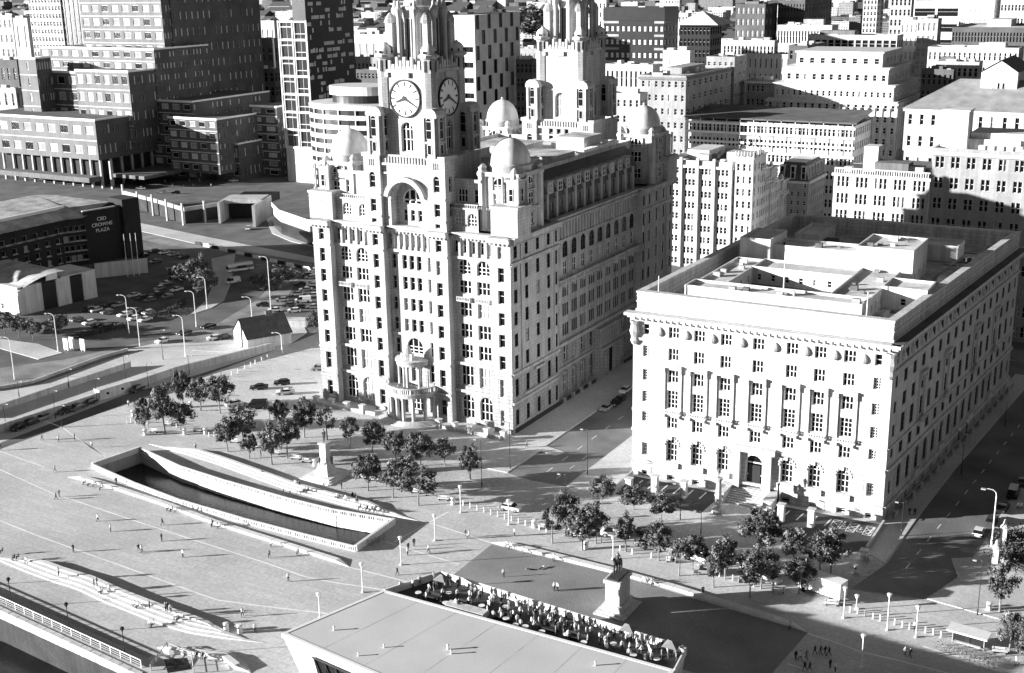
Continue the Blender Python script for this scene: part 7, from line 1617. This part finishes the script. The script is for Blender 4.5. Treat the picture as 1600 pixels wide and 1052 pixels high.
people('on the canal bench', 'people on the canal bench', [(134, 757, 'sit', 2), (141, 759, 'sit', 1), (147, 760, 'sit', 0), (264, 797, 'sit', 0), (270, 799, 'sit', 3), (276, 801, 'sit', 1), (332, 821, 'sit', 4), (344, 825, 'sit', 0), (331, 824, 'stand', 0), (160, 765, 'sit', 1), (425, 853, 'sit', 0), (466, 866, 'sit', 2)])
people('on the riverside steps', 'people on the riverside steps', [(5, 864, 'sit', 3, .36), (23, 875, 'sit', 4, .36), (30, 873, 'sit', 3, .36), (42, 879, 'sit', 0, .36), (92, 900, 'stand', 0, .86), (147, 918, 'stand', 1, .86), (152, 916, 'stand', 2, .86), (157, 927, 'sit', 0, .36), (161, 927, 'sit', 1, .36), (172, 927, 'stand', 0, .86), (211, 948, 'sit', 0, .36), (217, 950, 'sit', 1, .36), (234, 952, 'stand', 2, .86), (259, 955, 'stand', 1, .86), (262, 956, 'stand', 3, .86), (267, 958, 'stand', 0, .86), (276, 967, 'sit', 0, .36), (280, 971, 'sit', 4, .36), (235, 978, 'sit', 0), (241, 979, 'sit', 1), (308, 1028, 'sit', 4, .3), (317, 1029, 'sit', 3, .3), (324, 1030, 'sit', 0, .3)])
people('on the far canal seat', 'people on the far canal seat', [(527, 779, 'sit', 1, .32), (531, 780, 'sit', 3, .32), (541, 782, 'sit', 0, .32), (551, 780, 'stand', 4), (555, 781, 'stand', 3), (558, 785, 'sit', 3, .32), (564, 796, 'sit', 4, .2), (569, 797, 'sit', 0, .2), (574, 798, 'sit', 4, .2), (580, 799, 'sit', 1, .2), (587, 800, 'sit', 3, .2), (592, 801, 'sit', 0, .2), (462, 758, 'sit', 0, .32), (468, 760, 'sit', 3, .32), (477, 768, 'sit', 1, .32), (482, 770, 'sit', 4, .32), (534, 764, 'stand', 4), (455, 770, 'sit', 0, .2), (443, 770, 'stand', 0, .2)])
people('under the square trees', 'people under the trees', [(550, 734, 'stand', 3), (553, 742, 'stand', 0), (408, 715, 'stand', 4), (201, 635, 'stand', 0), (209, 655, 'stand', 1), (410, 743, 'sit', 4), (1098, 930, 'stand', 4), (232, 668, 'walk', 0)])
people('at the lower right', 'people at the lower right', [(1273, 1023, 'walk', 4), (1282, 1023, 'walk', 3), (1289, 1024, 'walk', 4), (1295, 1025, 'walk', 4), (1243, 1032, 'stand', 4), (1250, 1033, 'walk', 0), (1260, 1030, 'walk', 2), (1257, 1049, 'walk', 3), (1265, 1049, 'walk', 4), (1297, 1045, 'stand', 4), (1305, 1050, 'stand', 0), (1414, 1025, 'walk', 0), (1422, 1028, 'walk', 4), (1429, 986, 'stand', 0), (1587, 1040, 'stand', 0)])
people('beside the white palazzo', 'people by the palazzo', [(1421, 806, 'walk', 4), (1429, 806, 'walk', 4), (1590, 797, 'walk', 0), (1595, 797, 'walk', 0), (823, 700, 'walk', 2)])
# crowd, tables and parasols on the roof terrace
q0, q1, tA_, tD_, tz = TERR; rr = random.Random(11); taken = []; n_c = 0
def tpos(s, t): a = lerp(q0, q1, s); c = lerp(tA_, tD_, s); return lerp(a, c, t)
for i in range(400):
    if n_c >= 118: break
    s = rr.random(); s = s if rr.random() < .7 else .35+.6*rr.random(); t = rr.uniform(.08, .62) if rr.random() < .8 else rr.uniform(.6, .85); x, y = tpos(s, t)
    if any((x-a)**2+(y-b_)**2 < .45 for a, b_ in taken): continue
    taken.append((x, y)); n_c += 1
crowd = sorted((PJ(a, b_, tz)[0], a, b_, rr.choice([0, 0, 0, 1, 1, 2, 3, 4])) for a, b_ in taken); ct = {}
for _, a, b_, top in crowd:
    ct[top] = ct.get(top, 0)+1; person(a, b_, tz, rr.choice(['stand', 'stand', 'stand', 'walk']), top, rr.choice([2, 3, 4]), rr.uniform(0, 360), 'person in %s top in the roof terrace crowd, %s such from the left' % (TOPN[top], nth(ct[top])), 'crowd on the roof terrace')
def mk_table(): b = MB(paint_w, metal_d); b.lathe([(.28, 0), (.05, .06), (.05, .7)], 0, 0, 8, 1); b.lathe([(.0, .76), (.5, .76), (.5, .72), (.0, .72)], 0, 0, 12, 0); return b.mesh('round_table')
tm_ = mk_table(); ts = [(.08, .75), (.2, .82), (.3, .6), (.42, .78), (.5, .86), (.47, .9), (.56, .88), (.63, .74), (.7, .85), (.78, .6), (.86, .8), (.93, .7), (.15, .5), (.36, .4)]
for i, (s, t) in enumerate(sorted(ts)):
    x, y = tpos(s, t); o = inst('round_table', tm_, None, (x, y, tz)); tag(o, '%s small round white table from the left on the roof terrace' % nth(i+1), 'table', 'terrace tables')
for i, (s, t) in enumerate(((.09, .34), (.80, .16), (.96, .3))):
    x, y = tpos(s, t); root = empty('parasol', (x, y, tz), '%s pale square parasol from the left on the roof terrace' % nth(i+1), 'parasol', 'terrace parasols')
    b = MB(metal_d); b.tube((x, y, tz), (x, y, tz+2.5), .04); b.build('pole', root); b = MB(CLO[2]); b.add([(x-1.1, y-1.1, tz+1.9), (x+1.1, y-1.1, tz+1.9), (x+1.1, y+1.1, tz+1.9), (x-1.1, y+1.1, tz+1.9), (x, y, tz+2.5)], [(0, 1, 4), (1, 2, 4), (2, 3, 4), (3, 0, 4)]); b.build('canopy', root)
for i, (s, t) in enumerate(((.12, .68), (.24, .66), (.4, .7), (.55, .62), (.66, .66))):
    x, y = tpos(s, t); b = MB(metal_d); b.box(x-1.3, x+1.3, y-.5, y+.5, tz, tz+.5); b.box(x-1.3, x+1.3, y+.3, y+.5, tz+.5, tz+.95); tag(b.build('terrace_sofa'), '%s dark outdoor sofa from the left on the roof terrace' % nth(i+1), 'sofa', 'terrace sofas')
# ---------------------------------------------------------------- monuments
x, y = GP(965, 951); eq = empty('mounted_statue', (x, y, 0), 'dark bronze rider on horseback on a tall white stone plinth by the lawn', 'statue')
b = MB(port_trim); b.box(x-2.7, x+2.7, y-3.6, y+3.6, 0, .3); b.box(x-2.2, x+2.2, y-3.1, y+3.1, .3, .6); b.build('step', eq)
b = MB(port_trim); b.box(x-1.6, x+1.6, y-2.5, y+2.5, .6, 1.6); b.box(x-1.25, x+1.25, y-2.1, y+2.1, 1.6, 5.4); b.box(x-1.5, x+1.5, y-2.4, y+2.4, 5.4, 6.0); b.build('plinth', eq)
b = MB(bronze); b.box(x-1.0, x+1.0, y-2.1, y+2.1, 6.0, 6.25); b.build('bronze_base', eq)
V = [(0, .75, 2.25), (0, 0, 2.15), (0, -.8, 2.3), (0, -1.2, 2.9), (0, -1.45, 3.35), (0, -1.9, 3.1), (0, 1.15, 2.3), (0, 1.45, 1.7), (0, 1.5, 1.1)]; E = [(0, 1), (1, 2), (2, 3), (3, 4), (4, 5), (0, 6), (6, 7), (7, 8)]; Rr = [.42, .44, .42, .27, .2, .13, .14, .12, .06]
for a, pts in ((2, [(-.25, -.85, 1.7), (-.25, -.9, 1.0), (-.25, -.85, .12)]), (2, [(.25, -.95, 1.7), (.25, -1.25, 1.2), (.25, -1.1, .65)]), (0, [(-.27, .85, 1.6), (-.27, 1.05, .95), (-.27, .95, .12)]), (0, [(.27, .7, 1.6), (.27, .85, .95), (.27, .7, .12)])):
    p = a
    for q, r_ in zip(pts, (.2, .12, .1)): V.append(q); Rr.append(r_); E.append((p, len(V)-1)); p = len(V)-1
hm = skin([(vx*1.05, vy*1.05, vz*1.05) for vx, vy, vz in V], E, Rr, 1, 1, 'horse'); hm.materials.append(bronze); inst('horse', hm, eq, (x, y, 6.2))
V = [(0, 0, 2.6), (0, 0, 3.1), (0, -.02, 3.5), (0, -.02, 3.7), (0, -.05, 3.88), (0, -.05, 4.08)]; Rr = [(.26, .2), (.24, .18), (.28, .18), .1, .14, .13]; E = [(0, 1), (1, 2), (2, 3), (3, 4), (4, 5)]
for s in (-1, 1):
    for a, pts, rs in ((0, [(s*.4, -.2, 2.4), (s*.5, -.35, 1.9), (s*.48, -.15, 1.4), (s*.5, -.4, 1.3)], (.17, .12, .09, .07)), (2, [(s*.38, 0, 3.4), (s*.45, -.15, 3.0), (s*.25, -.5, 2.95)], (.1, .08, .06))):
        p = a
        for q, r_ in zip(pts, rs): V.append(q); Rr.append(r_); E.append((p, len(V)-1)); p = len(V)-1
rm = skin(V, E, Rr, 0, 1, 'rider'); rm.materials.append(bronze); inst('rider', rm, eq, (x, y, 6.2))
x, y = GP(510, 744); mo = empty('stepped_monument', (x, y, 0), 'white stone monument with stepped base and bronze figures before the clock tower building', 'monument')
b = MB(bench_m)
for k, s in enumerate((4.0, 3.4, 2.8)): b.box(x-s, x+s, y-s, y+s, .22*k, .22*(k+1))
b.build('step', mo); b = MB(port_trim); b.add([(x+a*1.7, y+c*1.7, .66) for a, c in ((-1, -1), (1, -1), (1, 1), (-1, 1))]+[(x+a*1.0, y+c*1.0, 3.4) for a, c in ((-1, -1), (1, -1), (1, 1), (-1, 1))], [(0, 1, 5, 4), (1, 2, 6, 5), (2, 3, 7, 6), (3, 0, 4, 7), (4, 5, 6, 7)]); b.box(x-.8, x+.8, y-.8, y+.8, 3.4, 7.2); b.box(x-1.0, x+1.0, y-1.0, y+1.0, 7.2, 7.6); b.build('plinth', mo)
sm = person_mesh('stand'); sm.materials.clear(); sm.materials.append(bronze)
for l, s, nm in (((x, y, 7.6), 1.7, 'bronze_figure'), ((x-.2, y-1.7, 3.0), 1.2, 'bronze_figure'), ((x+1.7, y, 3.0), 1.2, 'bronze_figure')): inst(nm, sm, mo, l, 0, s)
x, y = GP(1122, 800); wm_ = empty('memorial_column', (x, y, 0), 'pale column with bronze figure on top before the palazzo entrance steps', 'monument')
b = MB(port_trim); b.lathe([(1.3, 0), (1.3, .8), (.8, 1.0), (.62, 1.2), (.5, 6.4), (.75, 6.8), (.75, 7.1), (0, 7.15)], x, y, 12); b.build('column', wm_); inst('bronze_figure', sm, wm_, (x, y, 7.1), 0, 1.25)
x, y = GP(1215, 792); gl_ = empty('bronze_lamp_standard', (x, y, 0), 'dark bronze lamp standard on the plinth by the palazzo steps', 'lamp post'); b = MB(bronze); b.lathe([(.8, 0), (.7, .5), (.25, .8), (.15, 4.5), (.3, 4.7), (.1, 5.2), (0, 5.4)], x, y, 8); b.build('post', gl_)
# ---------------------------------------------------------------- walls, huts, shelter, cycles
def wall_run(name, label, P, h, t=.5, m=conc, cap=conc_l):
    root = empty(name, (*P[0], 0), label, 'wall')
    for a, c in zip(P[:-1], P[1:]):
        f = Fr(*a, 0, math.degrees(math.atan2(c[1]-a[1], c[0]-a[0]))); L = math.hypot(c[0]-a[0], c[1]-a[1]); b = MB(m); b.fbox(f, 0, L, 0, h, -t, 0); b.build('wall_length', root); b = MB(cap); b.fbox(f, -.05, L+.05, h, h+.18, -t-.1, .1); b.build('coping', root)
wall_run('boundary_wall', 'long low pale wall dividing the square from the north yard', [GP(-40, 690), GP(0, 677), GP(150, 628), GP(276, 585), GP(430, 546)], 1.9, .5)
wall_run('boundary_wall', 'second low wall across the pale north yard', [GP(-40, 656), GP(0, 642), GP(110, 605), GP(205, 574)], 1.5, .45)
wall_run('boundary_wall', 'thin kerb wall along the edge of the north road', [GP(-20, 612), GP(50, 600), GP(160, 560), GP(200, 549)], .7, .3)
h0, h1 = GP(157, 626), GP(206, 611); fh_ = Fr(*h0, 0, math.degrees(math.atan2(h1[1]-h0[1], h1[0]-h0[0]))); L = math.hypot(h1[0]-h0[0], h1[1]-h0[1])
hu = empty('site_cabin', (*h0, 0), 'long white cabin with two small windows at the long wall', 'cabin'); b = MB(render_w); wins(b, hu, fh_, 0, L, 0, 2.5, [(L*.25, .9, 1.0, .8, dict(nx=1, nz=1)), (L*.72, .9, 1.0, .8, dict(nx=1, nz=1))], 0, .1); b.fbox(fh_, 0, L, 0, 2.5, -2.4, -.12); b.build('wall', hu); b = MB(felt_w); b.fbox(fh_, -.1, L+.1, 2.5, 2.65, -2.5, .1); b.build('roof', hu)
# slate-roofed pitched lodge
a, c = GP(360, 545), GP(398, 548); lg = empty('stone_lodge', (*GP(400, 540), 0), 'small pitched lodge with dark slate roof and pale gable by the north road', 'lodge')
fl_ = Fr(*GP(388, 549), 0, 62); D = 11; Lh = 13
b = MB(conc_l); b.fbox(fl_, 0, Lh, 0, 3.4, -D, 0); b.build('wall', lg); b = MB(slate)
b.add([fl_.p(-.4, 3.3, .5), fl_.p(Lh+.4, 3.3, .5), fl_.p(Lh+.4, 8.2, -D/2), fl_.p(-.4, 8.2, -D/2), fl_.p(-.4, 3.3, -D-.5), fl_.p(Lh+.4, 3.3, -D-.5)], [(0, 1, 2, 3), (5, 4, 3, 2)]); b.build('roof', lg)
b = MB(render_w); b.add([fl_.p(-.02, 0, 0), fl_.p(-.02, 3.4, 0), fl_.p(-.02, 8.1, -D/2), fl_.p(-.02, 3.4, -D), fl_.p(-.02, 0, -D)], [(0, 1, 2, 3, 4)]); b.build('gable', lg); b = MB(black_clad); b.add([fl_.p(-.05, 0, -3.6), fl_.p(-.05, 5.6, -3.6), fl_.p(-.05, 6.6, -5.0), fl_.p(-.05, 0, -5.0)], [(0, 1, 2, 3)]); b.build('glazed_slit', lg)
b = MB(brick_d); b.fbox(fl_, Lh*.6, Lh*.75, 6.5, 9.2, -D/2-.6, -D/2+.6); b.build('chimney', lg)
wall_run('boundary_wall', 'pale service wall behind the lodge', [GP(430, 512), GP(478, 512)], 2.2, 3.0, render_w)
# bus shelter and cycle racks at the lower right
a, c = GP(1484, 1008), GP(1533, 1022); fs_ = Fr(*a, 0, math.degrees(math.atan2(c[1]-a[1], c[0]-a[0]))); L = math.hypot(c[0]-a[0], c[1]-a[1])
bs = empty('bus_shelter', (*a, 0), 'flat white canopy shelter with glass back at the lower right', 'shelter')
b = MB(metal_w); b.fbox(fs_, -.6, L+.8, 2.6, 2.85, -2.2, .6); b.build('canopy', bs); b = MB(glass2); b.fbox(fs_, 0, L, .3, 2.4, -1.3, -1.25); b.build('back_glass', bs)
for u in (0, L*.5, L): b = MB(metal_g); b.fbox(fs_, u-.06, u+.06, 0, 2.6, -1.3, -1.18); b.build('post', bs)
b = MB(bench_m); b.fbox(fs_, .4, L-.4, .45, .55, -1.1, -.6); b.build('seat', bs); b = MB(metal_d); b.fbox(fs_, L*.4, L*.55, .6, 2.0, -1.2, -1.15); b.build('timetable', bs)
def mk_bike():
    b = MB(metal_d, metal_g)
    for cx_ in (-.52, .52):
        for i in range(12):
            t0, t1 = 2*math.pi*i/12, 2*math.pi*(i+1)/12; b.tube((cx_+.33*math.cos(t0), 0, .34+.33*math.sin(t0)), (cx_+.33*math.cos(t1), 0, .34+.33*math.sin(t1)), .022, seg=4, cap=False)
    for p, q in (((-.52, 0, .34), (-.18, 0, .85)), ((-.52, 0, .34), (.0, 0, .32)), ((0, 0, .32), (-.18, 0, .88)), ((0, 0, .32), (.42, 0, .8)), ((-.18, 0, .8), (.4, 0, .85)), ((.52, 0, .34), (.4, 0, .98))): b.tube(p, q, .025, seg=4, mi=1)
    b.tube((.4, -.25, 1.0), (.4, .25, 1.0), .02, seg=4); b.box(-.3, -.06, -.08, .08, .88, .93); return b.mesh('bicycle')
bk = mk_bike(); cyc = [(1466+i*7, 1010+i*2.6+(i % 2)*2) for i in range(13)]
for i, q in enumerate(cyc): x, y = GP(*q); tag(inst('bicycle', bk, None, (x, y, 0), 60+i*5), '%s dark bicycle from the left in the rack by the shelter' % nth(i+1), 'bicycle', 'rack bicycles')
for i, q in enumerate([(577, 852), (583, 850), (588, 847), (594, 845), (600, 842)]): x, y = GP(*q); tag(inst('bicycle', bk, None, (x, y, 0), 20+i*25), '%s dark bicycle from the left against the canal end wall' % nth(i+1), 'bicycle', 'canal end bicycles')
stripe('kerb_line', [(1442, 1010), (1480, 1022), (1520, 1030), (1555, 1035)], .35, pline_m, .012)
# railings and gate piers at the right edge
railing('garden_railing', 'dark railing round the garden at the right edge', [GP(1560, 880), GP(1600, 900)], 1.3, 1.5, metal_d)
for i, q in enumerate(((1554, 885), (1567, 852))):
    x, y = GP(*q); b = MB(port_trim); b.box(x-.5, x+.5, y-.5, y+.5, 0, 3.4); b.lathe([(.7, 3.4), (.7, 3.7), (.35, 4.1), (.15, 5), (0, 5.1)], x, y, 8); tag(b.build('gate_pier'), ('nearer', 'farther')[i]+' white stone gate pier at the right edge', 'gate pier', 'gate piers')
for i, (q, lb) in enumerate((((1590, 850), 'clipped shrub mass in the garden at the right edge'), ((1600, 875), 'lower clipped shrub in the garden at the right edge'))):
    x, y = GP(*q); m = MB(hedge_m); r5 = random.Random(i)
    for k in range(1500):
        p = Vector((x+r5.gauss(0, 2.0), y+r5.gauss(0, 2.5), abs(r5.gauss(0, .9))+.1)); e = Vector((r5.uniform(-1, 1), r5.uniform(-1, 1), r5.uniform(-1, 1))).normalized()*.25; g_ = e.orthogonal().normalized()*.15; m.add([p-e, p-g_, p+e, p+g_], [(0, 1, 2, 3)])
    tag(m.build('garden_shrub'), lb, 'shrub')
# signs and traffic cones
for i, q in enumerate([(270, 290), (287, 292), (302, 291), (312, 283), (296, 283), (330, 291), (258, 284)]):
    x, y = GP(*q); b = MB(mat('cone_plastic', .5, .6, 0)); b.lathe([(.5, 0), (.5, .08), (.3, .1), (.08, 1.2), (0, 1.2)], x, y, 8); tag(b.build('traffic_cone'), '%s white traffic cone from the left on the brick office forecourt' % nth(i+1), 'cone', 'forecourt cones')
for i, q in enumerate([(104, 548), (113, 546), (130, 549)]):
    x, y = GP(*q); b = MB(metal_w); b.box(x-.9, x+.9, y-.15, y+.15, .4, 3.6); b.box(x-.7, x-.5, y-.08, y+.08, 0, .4); b.box(x+.5, x+.7, y-.08, y+.08, 0, .4); tag(b.build('sign_panel'), '%s white upright sign panel from the left at the car park entrance' % nth(i+1), 'sign', 'entrance signs')
for i in range(14):
    q = (310+i*13, 383+i*3.0); x, y = GP(*q); b = MB(paint_w if i % 2 else metal_d); b.box(x-1.6, x+1.6, y-.25, y+.25, 0, 1.1); b.box(x-1.2, x+1.2, y-.15, y+.15, 1.1, 1.3); tag(b.build('road_barrier'), '%s road barrier block from the left along the north road' % nth(i+1), 'barrier', 'road barriers')
